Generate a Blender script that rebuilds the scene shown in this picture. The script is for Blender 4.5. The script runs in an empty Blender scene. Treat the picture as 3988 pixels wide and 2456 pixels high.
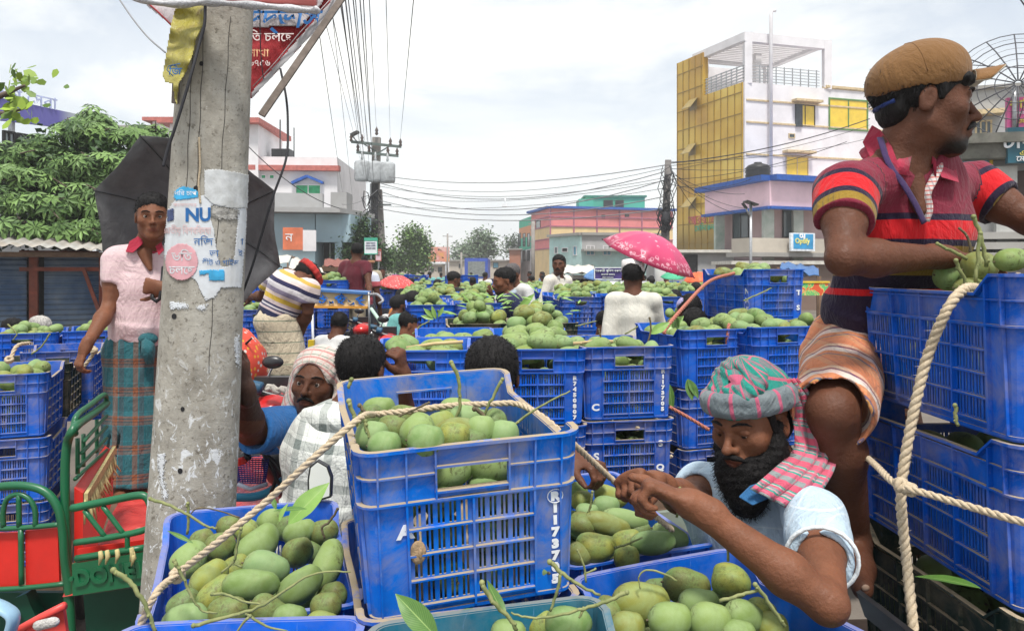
import bpy,bmesh,math,random
import numpy as np
from mathutils import Vector,Matrix,Euler
R=math.radians
PI=math.pi
rnd=random.Random(7)
SC=bpy.context.scene
COL=SC.collection
# ------------------------------------------------------------------ camera, sky, sun, exposure
F,CU,CV,CH=1850.0,1227.5,645.0,1.75
cam_d=bpy.data.cameras.new('camera');cam=bpy.data.objects.new('camera',cam_d);COL.objects.link(cam)
cam.location=(0,0,CH);cam.rotation_euler=(R(90),0,0)
cam_d.sensor_width=36;cam_d.lens=36*F/2455.0
cam_d.shift_y=-(756-CV)/2455.0
cam_d.clip_start=0.05;cam_d.clip_end=2000
SC.camera=cam
SUN_EL,SUN_AZ=66,172
W=bpy.data.worlds.new('World');SC.world=W;W.use_nodes=True
wn,wl=W.node_tree.nodes,W.node_tree.links
bg=wn['Background'];bg.inputs['Strength'].default_value=0.145
sky=wn.new('ShaderNodeTexSky');sky.sky_type='NISHITA';sky.sun_disc=False
sky.sun_elevation=R(SUN_EL);sky.sun_rotation=R(SUN_AZ);sky.air_density=1.0;sky.dust_density=1.5
tc=wn.new('ShaderNodeTexCoord');mp=wn.new('ShaderNodeMapping');mp.inputs['Scale'].default_value=(1,1,2.6)
wl.new(tc.outputs['Generated'],mp.inputs['Vector'])
n1=wn.new('ShaderNodeTexNoise');n1.inputs['Scale'].default_value=2.3;n1.inputs['Detail'].default_value=9;n1.inputs['Roughness'].default_value=.55;n1.inputs['Distortion'].default_value=.35
wl.new(mp.outputs[0],n1.inputs['Vector'])
r1=wn.new('ShaderNodeValToRGB');r1.color_ramp.elements[0].position=.36;r1.color_ramp.elements[1].position=.58
wl.new(n1.outputs['Fac'],r1.inputs[0])
n2=wn.new('ShaderNodeTexNoise');n2.inputs['Scale'].default_value=3.6;n2.inputs['Detail'].default_value=7;n2.inputs['Distortion'].default_value=.5
wl.new(mp.outputs[0],n2.inputs['Vector'])
r2=wn.new('ShaderNodeValToRGB');e=r2.color_ramp.elements
e[0].position=.36;e[0].color=(6.3,6.6,6.8,1);e[1].position=.62;e[1].color=(8.3,8.3,8.0,1)
wl.new(n2.outputs['Fac'],r2.inputs[0])
# thicker cloud low over the horizon, thinner and bluer overhead
sp=wn.new('ShaderNodeSeparateXYZ');wl.new(tc.outputs['Generated'],sp.inputs[0])
mr=wn.new('ShaderNodeMapRange');mr.inputs[1].default_value=.02;mr.inputs[2].default_value=.42;mr.inputs[3].default_value=1;mr.inputs[4].default_value=.0
wl.new(sp.outputs[2],mr.inputs[0])
ad=wn.new('ShaderNodeMath');ad.operation='MAXIMUM';wl.new(r1.outputs[0],ad.inputs[0]);wl.new(mr.outputs[0],ad.inputs[1])
m2=wn.new('ShaderNodeMath');m2.operation='MULTIPLY_ADD';m2.inputs[1].default_value=.66;m2.inputs[2].default_value=.32;wl.new(ad.outputs[0],m2.inputs[0])
mx=wn.new('ShaderNodeMixRGB');wl.new(m2.outputs[0],mx.inputs[0]);wl.new(sky.outputs[0],mx.inputs[1]);wl.new(r2.outputs[0],mx.inputs[2])
wl.new(mx.outputs[0],bg.inputs['Color'])
sl=bpy.data.lights.new('sun','SUN');sl.energy=4.2;sl.angle=R(10);sl.color=(1,.96,.9)
sun=bpy.data.objects.new('sun',sl);COL.objects.link(sun)
_d=Vector((math.sin(R(SUN_AZ))*math.cos(R(SUN_EL)),math.cos(R(SUN_AZ))*math.cos(R(SUN_EL)),math.sin(R(SUN_EL))))
sun.rotation_euler=(-_d).to_track_quat('-Z','Y').to_euler()
SC.view_settings.view_transform='Standard';SC.view_settings.look='None'
SC.view_settings.exposure=0.10;SC.view_settings.gamma=1
# ------------------------------------------------------------------ placing helpers
def P(u,v,y):return Vector(((u-CU)/F*y,y,CH-(v-CV)/F*y))
def on(u,v,z):
 y=(CH-z)*F/(v-CV);return P(u,v,y)
def V3(*a):return Vector(a)
# ------------------------------------------------------------------ materials
MATS={}
class NT:
 def __init__(s,m):
  m.use_nodes=True;s.m=m;s.n=m.node_tree.nodes;s.l=m.node_tree.links
  s.b=s.n['Principled BSDF'];s.out=s.n['Material Output']
 def add(s,kind,**kw):
  nd=s.n.new('ShaderNode'+kind)
  for k,v in kw.items():
   if k.startswith('i_'):
    key=k[2:];key=int(key)if key.isdigit()else key
    s.set(nd,key,v)
   else:setattr(nd,k,v)
  return nd
 def set(s,nd,key,v):
  inp=nd.inputs[key]
  if isinstance(v,bpy.types.NodeSocket):s.l.new(v,inp)
  elif isinstance(v,bpy.types.Node):s.l.new(v.outputs[0],inp)
  else:
   if isinstance(v,tuple)and len(v)==3 and inp.type=='RGBA':v=v+(1,)
   inp.default_value=v
 def math(s,op,a,b=0.0,c=0.0,clamp=False):
  nd=s.add('Math',operation=op,use_clamp=clamp);s.set(nd,0,a);s.set(nd,1,b);s.set(nd,2,c);return nd.outputs[0]
 def noise(s,scale,detail=4,rough=.55,vec=None,dist=0):
  nd=s.add('TexNoise');nd.inputs['Scale'].default_value=scale;nd.inputs['Detail'].default_value=detail
  nd.inputs['Roughness'].default_value=rough;nd.inputs['Distortion'].default_value=dist
  s.l.new(vec or s.obj(),nd.inputs['Vector']);return nd.outputs['Fac']
 def obj(s):
  if not hasattr(s,'_o'):s._o=s.add('TexCoord').outputs['Object']
  return s._o
 def world(s):
  if not hasattr(s,'_w'):s._w=s.add('NewGeometry').outputs['Position']
  return s._w
 def scale(s,vec,sc):
  nd=s.add('Mapping');nd.inputs['Scale'].default_value=sc;s.l.new(vec,nd.inputs['Vector']);return nd.outputs[0]
 def ramp(s,fac,stops,const=False):
  nd=s.add('ValToRGB');cr=nd.color_ramp
  if const:cr.interpolation='CONSTANT'
  while len(cr.elements)<len(stops):cr.elements.new(.5)
  for e,(p,c)in zip(cr.elements,stops):
   e.position=p
   e.color=(c,c,c,1)if isinstance(c,(int,float))else tuple(c)+(1,)
  s.set(nd,0,fac);return nd.outputs[0]
 def mix(s,fac,a,b,mode='MIX'):
  nd=s.add('MixRGB',blend_type=mode);s.set(nd,0,fac);s.set(nd,1,a);s.set(nd,2,b);return nd.outputs[0]
 def attr(s,name,out='Fac'):
  nd=s.add('Attribute',attribute_name=name);return nd.outputs[out]
 def sep(s,vec,i):
  nd=s.add('SeparateXYZ');s.l.new(vec,nd.inputs[0]);return nd.outputs[i]
 def bump(s,h,strength=.3,dist=.01):
  nd=s.add('Bump');nd.inputs['Strength'].default_value=strength;nd.inputs['Distance'].default_value=dist
  s.set(nd,'Height',h);s.l.new(nd.outputs[0],s.b.inputs['Normal'])
 def fin(s,col=None,rough=None,metal=None,spec=None,**kw):
  if col is not None:s.set(s.b,'Base Color',col)
  if rough is not None:s.set(s.b,'Roughness',rough)
  if metal is not None:s.set(s.b,'Metallic',metal)
  if spec is not None:s.set(s.b,'Specular IOR Level',spec)
  for k,v in kw.items():s.set(s.b,k.replace('_',' '),v)
  return s.m
def newmat(name):
 m=bpy.data.materials.new(name);MATS[name]=m;return NT(m)
def M(name,col=None,rough=.7,var=.25,vs=6.0,bs=0,bstr=.2,metal=0,spec=.3,dirt=None,ds=3.0,damt=.4,world=False):
 """plain procedural material: base colour varied by noise, optional dirt blotches and bump"""
 if name in MATS:return MATS[name]
 t=newmat(name)
 vec=t.world()if world else t.obj()
 f=t.noise(vs,5,.6,vec)
 lo=tuple(c*(1-var)for c in col);hi=tuple(min(1,c*(1+var))for c in col)
 c=t.ramp(f,[(.3,lo),(.7,hi)])
 if dirt:
  d=t.ramp(t.noise(ds,7,.65,vec,.4),[(.5-damt*.25,0),(.5+.3*(1-damt*.5),1)])
  c=t.mix(t.math('MULTIPLY',d,damt*1.3,clamp=True),c,dirt)
 if bs:t.bump(t.noise(bs,5,.6,vec),bstr)
 return t.fin(c,rough,metal,spec)
 # ------------------------------------------------------------------ object bookkeeping
def tag(o,label=None,cat=None,group=None,kind=None):
 if label:o['label']=label
 if cat:o['category']=cat
 if group:o['group']=group
 if kind:o['kind']=kind
 return o
def empty(name,label,cat,loc=(0,0,0),rz=0,group=None):
 o=bpy.data.objects.new(name,None);COL.objects.link(o);o.empty_display_size=.1
 o.location=loc;o.rotation_euler=(0,0,rz)
 return tag(o,label,cat,group)
def fromdata(name,vs,fs,mats,mi=None,parent=None,smooth=False,loc=None,at=None):
 me=bpy.data.meshes.new(name);me.from_pydata([tuple(v)for v in vs],[],fs)
 for m in(mats if isinstance(mats,(list,tuple))else[mats]):me.materials.append(m)
 if mi is not None:me.polygons.foreach_set('material_index',mi)
 if smooth:me.polygons.foreach_set('use_smooth',[True]*len(me.polygons))
 me.update()
 o=bpy.data.objects.new(name,me);COL.objects.link(o)
 if parent:o.parent=parent
 if loc is not None:o.location=loc
 return o
def inst(src,parent=None,name=None):
 c=src.copy();COL.objects.link(c);c.parent=parent
 return c
def copytree(root):
 r=root.copy();COL.objects.link(r)
 for ch in root.children:
  c=ch.copy();COL.objects.link(c);c.parent=r;c.matrix_parent_inverse=ch.matrix_parent_inverse.copy()
  for g in ch.children:
   d=g.copy();COL.objects.link(d);d.parent=c;d.matrix_parent_inverse=g.matrix_parent_inverse.copy()
 return r
def un(o):o.matrix_parent_inverse=o.parent.matrix_basis.inverted();return o
class MB:
 def __init__(s):s.v=[];s.f=[];s.m=[];s.sm=[];s.cur=0;s.M=Matrix.Identity(4)
 def _add(s,vs,fs,sm=False):
  n=len(s.v)
  s.v+=[s.M@Vector(v)for v in vs]
  for f in fs:s.f.append([n+i for i in f]);s.m.append(s.cur);s.sm.append(sm)
  return s
 def box(s,x0,x1,y0,y1,z0,z1):
  return s._add([(x0,y0,z0),(x1,y0,z0),(x1,y1,z0),(x0,y1,z0),(x0,y0,z1),(x1,y0,z1),(x1,y1,z1),(x0,y1,z1)],[(0,3,2,1),(4,5,6,7),(0,1,5,4),(1,2,6,5),(2,3,7,6),(3,0,4,7)])
 def bar(s,a,b,w,h,up=(0,0,1)):
  a,b=Vector(a),Vector(b);d=(b-a).normalized();up=Vector(up)
  if abs(d.dot(up))>.98:up=Vector((0,1,0))
  x=d.cross(up).normalized();z=x.cross(d)
  vs=[p+x*sx*w/2+z*sz*h/2 for p in(a,b)for sx,sz in((-1,-1),(1,-1),(1,1),(-1,1))]
  return s._add(vs,[(3,2,1,0),(4,5,6,7),(0,1,5,4),(1,2,6,5),(2,3,7,6),(3,0,4,7)])
 def tube(s,pts,r,n=8,cap=True,sm=True,flat=1.0):
  pts=[Vector(p)for p in pts];k=len(pts)
  rs=r if isinstance(r,(list,tuple))else[r]*k
  vs,fs=[],[];prev=None
  for i,p in enumerate(pts):
   d=(pts[min(i+1,k-1)]-pts[max(i-1,0)])
   d=d.normalized()if d.length>1e-9 else Vector((0,0,1))
   if prev is None:
    up=Vector((0,0,1))if abs(d.z)<.9 else Vector((1,0,0));x=d.cross(up).normalized()
   else:
    x=prev-d*prev.dot(d)
    x=x.normalized()if x.length>1e-6 else d.orthogonal().normalized()
   prev=x;y=d.cross(x)
   for j in range(n):
    a=2*PI*j/n
    vs.append(p+(x*math.cos(a)+y*math.sin(a)*flat)*rs[i])
  for i in range(k-1):
   for j in range(n):
    a,b=i*n+j,i*n+(j+1)%n;fs.append((a,b,b+n,a+n))
  if cap:fs.append(tuple(range(n))[::-1]);fs.append(tuple((k-1)*n+j for j in range(n)))
  return s._add(vs,fs,sm)
 def lathe(s,prof,n=16,c=(0,0,0),sm=True,cap=True):
  vs,fs=[],[];k=len(prof)
  for(r,z)in prof:
   for j in range(n):
    a=2*PI*j/n;vs.append((c[0]+r*math.cos(a),c[1]+r*math.sin(a),c[2]+z))
  for i in range(k-1):
   for j in range(n):
    a,b=i*n+j,i*n+(j+1)%n;fs.append((a,b,b+n,a+n))
  if cap:fs.append(tuple(range(n))[::-1]);fs.append(tuple((k-1)*n+j for j in range(n)))
  return s._add(vs,fs,sm)
 def prism(s,poly,ext):
  """poly: list of 3d points (planar), ext: extrusion vector"""
  e=Vector(ext);a=[Vector(p)for p in poly];n=len(a)
  fs=[tuple(range(n))[::-1],tuple(range(n,2*n))]+[(i,(i+1)%n,n+(i+1)%n,n+i)for i in range(n)]
  return s._add(a+[p+e for p in a],fs)
 def quad(s,*p):return s._add(p,[tuple(range(len(p)))])
 def sphere(s,c,r,n=10,m=7,rot=None):
  vs,fs=[],[];c=Vector(c);r=r if isinstance(r,(tuple,list))else(r,r,r)
  for i in range(m+1):
   t=PI*i/m
   for j in range(n):
    a=2*PI*j/n;q=Vector((r[0]*math.sin(t)*math.cos(a),r[1]*math.sin(t)*math.sin(a),r[2]*math.cos(t)))
    vs.append(c+(rot@q if rot else q))
  for i in range(m):
   for j in range(n):fs.append((i*n+j,(i+1)*n+j,(i+1)*n+(j+1)%n,i*n+(j+1)%n))
  return s._add(vs,fs,True)
 def build(s,name,mats,parent=None,loc=None,smooth=None):
  o=fromdata(name,s.v,s.f,mats,s.m,parent,False,loc)
  o.data.polygons.foreach_set('use_smooth',s.sm if smooth is None else[smooth]*len(s.f))
  return o
def catmull(pts,n=8):
 pts=[Vector(p)for p in pts];out=[]
 q=[pts[0]*2-pts[1]]+pts+[pts[-1]*2-pts[-2]]
 for i in range(1,len(q)-2):
  for k in range(n):
   t=k/n;a,b,c,d=q[i-1],q[i],q[i+1],q[i+2]
   out.append(.5*((2*b)+(c-a)*t+(2*a-5*b+4*c-d)*t*t+(3*b-a-3*c+d)*t**3))
 out.append(pts[-1]);return out
def frame(px,py,origin=(0,0,0)):
 """matrix with columns px, py, px x py"""
 x=Vector(px).normalized();y=Vector(py);y=(y-x*y.dot(x)).normalized();z=x.cross(y)
 return Matrix(((x.x,y.x,z.x,origin[0]),(x.y,y.y,z.y,origin[1]),(x.z,y.z,z.z,origin[2]),(0,0,0,1)))
def textmesh(txt,size,mat,parent=None,Mw=None,ext=.0008,name='lettering',bold=0,wrap=None,align='CENTER',shear=0,flatten=False):
 cu=bpy.data.curves.new('t','FONT');cu.body=txt;cu.size=size;cu.extrude=ext;cu.offset=bold
 cu.align_x=align;cu.align_y='CENTER';cu.resolution_u=3;cu.shear=shear
 to=bpy.data.objects.new('t',cu);COL.objects.link(to)
 dg=bpy.context.evaluated_depsgraph_get();me=bpy.data.meshes.new_from_object(to.evaluated_get(dg))
 bpy.data.objects.remove(to)
 me.name=name;me.materials.clear();me.materials.append(mat)
 if wrap:
  for v in me.vertices:v.co=wrap(v.co)
 elif Mw is not None:me.transform(Mw)
 o=bpy.data.objects.new(name,me);COL.objects.link(o)
 if parent:o.parent=parent
 return o
 # ------------------------------------------------------------------ signed-distance modelling (bodies, clothes) meshed with surface nets
class SDF:
 def __init__(s,res):s.res=res;s.ops=[]
 def cone(s,a,b,ra,rb=None,k=.02,op='add'):
  s.ops.append(('cone',np.array(a,float),np.array(b,float),ra,ra if rb is None else rb,k,op));return s
 def chain(s,pts,rs,k=.02,op='add'):
  for i in range(len(pts)-1):s.cone(pts[i],pts[i+1],rs[i],rs[i+1],k,op)
  return s
 def ell(s,c,r,rot=None,k=.02,op='add'):
  s.ops.append(('ell',np.array(c,float),np.array(r,float),np.array(rot if rot is not None else Matrix.Identity(3),float),k,op));return s
 def ecap(s,a,b,wa,wb,right,k=.03,op='add',flat=False):
  """capsule with elliptic section; wa=(half width along right, half depth)"""
  s.ops.append(('ecap',np.array(a,float),np.array(b,float),wa,wb,np.array(right,float),k,op,flat));return s
 def bounds(s):
  lo=np.full(3,1e9);hi=-lo
  for o in s.ops:
   if o[-1]=='sub' or(o[0]=='ecap' and o[7]=='sub'):continue
   l,h=s.bb(o);lo=np.minimum(lo,l);hi=np.maximum(hi,h)
  return lo,hi
 def bb(s,o):
  if o[0]=='ell':r=o[2].max()*1.0;return o[1]-r,o[1]+r
  if o[0]=='cone':r=max(o[3],o[4])
  else:r=max(o[3]+o[4])
  return np.minimum(o[1],o[2])-r,np.maximum(o[1],o[2])+r
 def dist(s,o,X,Y,Z):
  if o[0]=='cone':
   a,b=o[1],o[2];ab=b-a;L=max(1e-9,ab@ab)
   dx,dy,dz=X-a[0],Y-a[1],Z-a[2]
   t=np.clip((dx*ab[0]+dy*ab[1]+dz*ab[2])/L,0,1)
   return np.sqrt((dx-t*ab[0])**2+(dy-t*ab[1])**2+(dz-t*ab[2])**2)-(o[3]+(o[4]-o[3])*t)
  if o[0]=='ell':
   c,r,m=o[1],o[2],o[3]
   dx,dy,dz=X-c[0],Y-c[1],Z-c[2]
   u=m[0,0]*dx+m[1,0]*dy+m[2,0]*dz;v=m[0,1]*dx+m[1,1]*dy+m[2,1]*dz;w=m[0,2]*dx+m[1,2]*dy+m[2,2]*dz
   k0=np.sqrt((u/r[0])**2+(v/r[1])**2+(w/r[2])**2)+1e-9
   k1=np.sqrt((u/r[0]**2)**2+(v/r[1]**2)**2+(w/r[2]**2)**2)+1e-9
   return k0*(k0-1)/k1
  a,b,wa,wb,rt=o[1],o[2],o[3],o[4],o[5]
  ab=b-a;L=np.linalg.norm(ab);d=ab/L;x=rt-d*(rt@d);x=x/np.linalg.norm(x);y=np.cross(d,x)
  dx,dy,dz=X-a[0],Y-a[1],Z-a[2]
  h=dx*d[0]+dy*d[1]+dz*d[2];t=np.clip(h/L,0,1)
  W_=wa[0]+(wb[0]-wa[0])*t;D_=wa[1]+(wb[1]-wa[1])*t
  u=dx*x[0]+dy*x[1]+dz*x[2];v=dx*y[0]+dy*y[1]+dz*y[2]
  ex=h-t*L
  if o[8]:
   k0=np.sqrt((u/W_)**2+(v/D_)**2);dd=(k0-1)*np.minimum(W_,D_);return np.maximum(dd,np.abs(ex)-.0005)
  mn=np.minimum(W_,D_)
  return(np.sqrt((u/W_)**2+(v/D_)**2+(ex/mn)**2)-1)*mn
 def mesh(s,name,mats,parent=None,disp=None,smooth_iter=1,attrs=None,label=None):
  h=s.res;lo,hi=s.bounds();lo=lo-3*h;hi=hi+3*h
  n=np.ceil((hi-lo)/h).astype(int)+1
  ax=[(lo[i]+h*np.arange(n[i])).astype(np.float32)for i in range(3)]
  D=np.full(n,.2,np.float32)
  for o in s.ops:
   if o[0]=='ecap':k,op=o[6],o[7]
   else:k,op=o[-2],o[-1]
   l,u=s.bb(o);mg=k*1.2+3*h
   i0=np.clip(np.floor((l-mg-lo)/h).astype(int),0,n);i1=np.clip(np.ceil((u+mg-lo)/h).astype(int)+1,0,n)
   if(i1<=i0).any():continue
   sl=tuple(slice(i0[j],i1[j])for j in range(3))
   X=ax[0][sl[0]][:,None,None];Y=ax[1][sl[1]][None,:,None];Z=ax[2][sl[2]][None,None,:]
   d=s.dist(o,X,Y,Z);A=D[sl]
   if op=='sub':d=-d;A=-A;d=-d
   if op=='add':
    hh=np.maximum(k-np.abs(A-d),0)/max(k,1e-6);D[sl]=np.minimum(A,d)-hh*hh*k*.25
   else:
    A=D[sl];d=-s.dist(o,X,Y,Z)
    hh=np.maximum(k-np.abs(A-d),0)/max(k,1e-6);D[sl]=np.maximum(A,d)+hh*hh*k*.25
  if disp is not None:
   D=D+disp(ax[0][:,None,None],ax[1][None,:,None],ax[2][None,None,:]).astype(np.float32)
  D[0]=D[-1]=.1;D[:,0]=D[:,-1]=.1;D[:,:,0]=D[:,:,-1]=.1
  verts,quads=surfnets(D)
  verts=verts*h+lo
  # light laplacian smoothing
  if smooth_iter:
   e=np.concatenate([quads[:,[0,1]],quads[:,[1,2]],quads[:,[2,3]],quads[:,[3,0]]])
   e=np.concatenate([e,e[:,::-1]])
   cnt=np.bincount(e[:,0],minlength=len(verts))[:,None]+1e-9
   for _ in range(smooth_iter):
    acc=np.stack([np.bincount(e[:,0],verts[e[:,1],j],len(verts))for j in range(3)],1)
    verts=verts*.5+acc/cnt*.5
  me=bpy.data.meshes.new(name)
  me.vertices.add(len(verts));me.vertices.foreach_set('co',verts.astype(np.float32).ravel())
  me.loops.add(len(quads)*4);me.loops.foreach_set('vertex_index',quads.astype(np.int32).ravel())
  me.polygons.add(len(quads));me.polygons.foreach_set('loop_start',np.arange(len(quads),dtype=np.int32)*4)
  me.polygons.foreach_set('use_smooth',np.ones(len(quads),bool))
  me.update(calc_edges=True)
  for m in(mats if isinstance(mats,(list,tuple))else[mats]):me.materials.append(m)
  if attrs:
   for an,fn in attrs.items():
    val=np.asarray(fn(verts),np.float32)
    a=me.attributes.new(an,'FLOAT','POINT')if val.ndim==1 else me.attributes.new(an,'FLOAT_COLOR','POINT')
    if val.ndim==1:a.data.foreach_set('value',val)
    else:a.data.foreach_set('color',np.concatenate([val,np.ones((len(val),1),np.float32)],1).ravel())
  o=bpy.data.objects.new(name,me);COL.objects.link(o)
  if parent:
   o.parent=parent;o.matrix_parent_inverse=parent.matrix_basis.inverted()
  return o
def surfnets(D):
 S=D<0
 nx,ny,nz=D.shape
 c=np.zeros((nx-1,ny-1,nz-1),np.uint8)
 for i in(0,1):
  for j in(0,1):
   for k in(0,1):c+=S[i:nx-1+i,j:ny-1+j,k:nz-1+k]
 act=(c>0)&(c<8)
 I,J,K=np.nonzero(act);idx=np.full(act.shape,-1,np.int64);idx[I,J,K]=np.arange(len(I))
 acc=np.zeros((len(I),3));cnt=np.zeros(len(I))
 for a in range(3):
  for p in(0,1):
   for q in(0,1):
    o0=[0,0,0];oth=[x for x in range(3)if x!=a];o0[oth[0]]=p;o0[oth[1]]=q
    o1=list(o0);o1[a]=1
    d0=D[I+o0[0],J+o0[1],K+o0[2]];d1=D[I+o1[0],J+o1[1],K+o1[2]]
    m=(d0<0)!=(d1<0);t=np.where(m,d0/np.where(m,d0-d1,1),0)
    pos=np.zeros((len(I),3));pos[:,a]=t;pos[:,oth[0]]=p;pos[:,oth[1]]=q
    acc[m]+=pos[m];cnt[m]+=1
 verts=acc/cnt[:,None]+np.stack([I,J,K],1)
 quads=[]
 for a in range(3):
  b,cc=(a+1)%3,(a+2)%3
  sh=[slice(None)]*3;s0=list(sh);s1=list(sh);s0[a]=slice(0,-1);s1[a]=slice(1,None)
  A,B=S[tuple(s0)],S[tuple(s1)]
  X=np.stack(np.nonzero(A!=B),1)
  m=(X[:,b]>0)&(X[:,cc]>0)&(X[:,b]<D.shape[b]-1)&(X[:,cc]<D.shape[cc]-1);X=X[m]
  ins=A[X[:,0],X[:,1],X[:,2]]
  def g(db,dc):
   Y=X.copy();Y[:,b]+=db;Y[:,cc]+=dc;return idx[Y[:,0],Y[:,1],Y[:,2]]
  q=np.stack([g(-1,-1),g(0,-1),g(0,0),g(-1,0)],1)
  q[~ins]=q[~ins][:,::-1]
  quads.append(q)
 return verts,np.concatenate(quads)
def vnoise(X,Y,Z,seed=0):
 """cheap smooth pseudo-noise from summed sines, about -1..1"""
 r=np.random.RandomState(seed);out=0
 for i in range(5):
  k=r.normal(size=3);k/=np.linalg.norm(k);k*=1+i*.45
  out=out+np.sin(X*k[0]+Y*k[1]+Z*k[2]+r.rand()*7)/(1+i*.25)
 return out/2.6
 # ------------------------------------------------------------------ materials: plastic, mango
def plastic(name,base,hi,dust=.5):
 t=newmat(name)
 f=t.noise(9,6,.6);oi=t.add('ObjectInfo').outputs['Random']
 c=t.ramp(f,[(.25,base),(.75,hi)])
 c=t.mix(t.math('MULTIPLY',t.ramp(oi,[(.5,0),(1,1)]),.55),c,tuple(min(1,h*1.1+.02)for h in hi))
 sc_=t.ramp(t.noise(60,4,.7,t.scale(t.obj(),(1,1,.25)),1.5),[(.63,0),(.75,1)])
 c=t.mix(t.math('MULTIPLY',sc_,.35),c,(.22,.36,.66))
 geo=t.add('NewGeometry');nz=t.sep(geo.outputs['Normal'],2)
 up=t.ramp(nz,[(.35,0),(.8,1)])
 dn=t.ramp(t.noise(14,6,.7),[(.32,0),(.52,1)])
 d1=t.math('MULTIPLY',t.math('MULTIPLY',up,dn),dust*2.0)
 d2=t.math('MULTIPLY',t.ramp(t.noise(5.5,8,.72,None,.6),[(.46,0),(.72,1)]),dust)
 d=t.math('MAXIMUM',d1,d2,clamp=True)
 c=t.mix(d,c,(.36,.29,.20))
 t.bump(t.noise(70,4,.6),.10,.004)
 return t.fin(c,t.math('MULTIPLY_ADD',d,.40,.45),0,.12)
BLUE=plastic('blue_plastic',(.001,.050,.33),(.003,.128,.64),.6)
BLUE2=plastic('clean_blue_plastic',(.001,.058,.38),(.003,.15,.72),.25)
BLUEL=plastic('light_blue_plastic',(.002,.088,.44),(.006,.20,.78),.8)
DKG=plastic('black_green_plastic',(.006,.02,.018),(.012,.035,.03),.6)
TEAL=plastic('teal_plastic',(.008,.10,.17),(.02,.17,.26),.25)
WHT=M('white_paint',(.78,.8,.82),.6,.1,60)
def mango_mat():
 t=newmat('mango_skin')
 r=t.math('FRACT',t.math('ADD',t.attr('rnd'),t.add('ObjectInfo').outputs['Random']))
 n=t.noise(17,6,.6,None,.3)
 g=t.ramp(r,[(0,(.19,.29,.09)),(.25,(.27,.38,.12)),(.5,(.24,.38,.17)),(.72,(.17,.29,.09)),(.86,(.31,.34,.07)),(.95,(.19,.20,.06)),(1,(.22,.25,.07))])
 c=t.mix(t.ramp(n,[(.38,0),(.66,.7)]),g,(.34,.47,.23))
 bl=t.ramp(t.noise(9,5,.6,None,.8),[(.5,0),(.66,1)])
 c=t.mix(t.math('MULTIPLY',bl,t.math('MULTIPLY',t.ramp(r,[(.3,.12),(.8,.55),(.9,.9)]),1.0)),c,(.24,.21,.045))
 br=t.ramp(t.noise(34,8,.8,None,1.2),[(.50,0),(.60,1)])
 br2=t.ramp(t.noise(8,3,.5),[(.44,0),(.56,1)])
 c=t.mix(t.math('MULTIPLY',t.math('MULTIPLY',br,br2),.75),c,(.06,.05,.022))
 vo=t.add('TexVoronoi');vo.inputs['Scale'].default_value=330;t.l.new(t.obj(),vo.inputs['Vector'])
 dots=t.ramp(vo.outputs['Distance'],[(.12,1),(.22,0)])
 c=t.mix(t.math('MULTIPLY',dots,.22),c,(.5,.55,.32))
 t.bump(t.math('ADD',t.math('MULTIPLY',dots,.3),t.noise(90,4,.6)),.12,.003)
 c=t.mix(1.0,c,(.80,.78,.72),'MULTIPLY')
 return t.fin(c,t.ramp(n,[(.3,.5),(.7,.66)]),0,.25)
MANGO=mango_mat()
def stemmat(name,a,b):
 t=newmat(name);return t.fin(t.ramp(t.noise(60,5),[(.3,a),(.7,b)]),.7)
STEM=stemmat('stem_green',(.13,.16,.05),(.27,.28,.11))
STEMB=stemmat('stem_brown',(.06,.05,.03),(.16,.12,.06))
def leafmat(name,a,b):
 t=newmat(name)
 s_=t.attr('s');u_=t.attr('t')
 vein=t.math('SINE',t.math('MULTIPLY',t.math('SUBTRACT',s_,t.math('MULTIPLY',t.math('ABSOLUTE',u_),.35)),95))
 v=t.ramp(vein,[(.82,0),(.98,.35)])
 mid=t.ramp(t.math('ABSOLUTE',u_),[(.0,1),(.07,0)])
 c=t.ramp(t.noise(25,4),[(.3,a),(.7,b)])
 c=t.mix(t.math('MAXIMUM',v,mid),c,(.28,.40,.12))
 return t.fin(c,.42,0,.5)
LEAF=leafmat('mango_leaf',(.045,.12,.018),(.09,.20,.035))
LEAFL=leafmat('mango_leaf_light',(.14,.28,.05),(.22,.38,.08))
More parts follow.
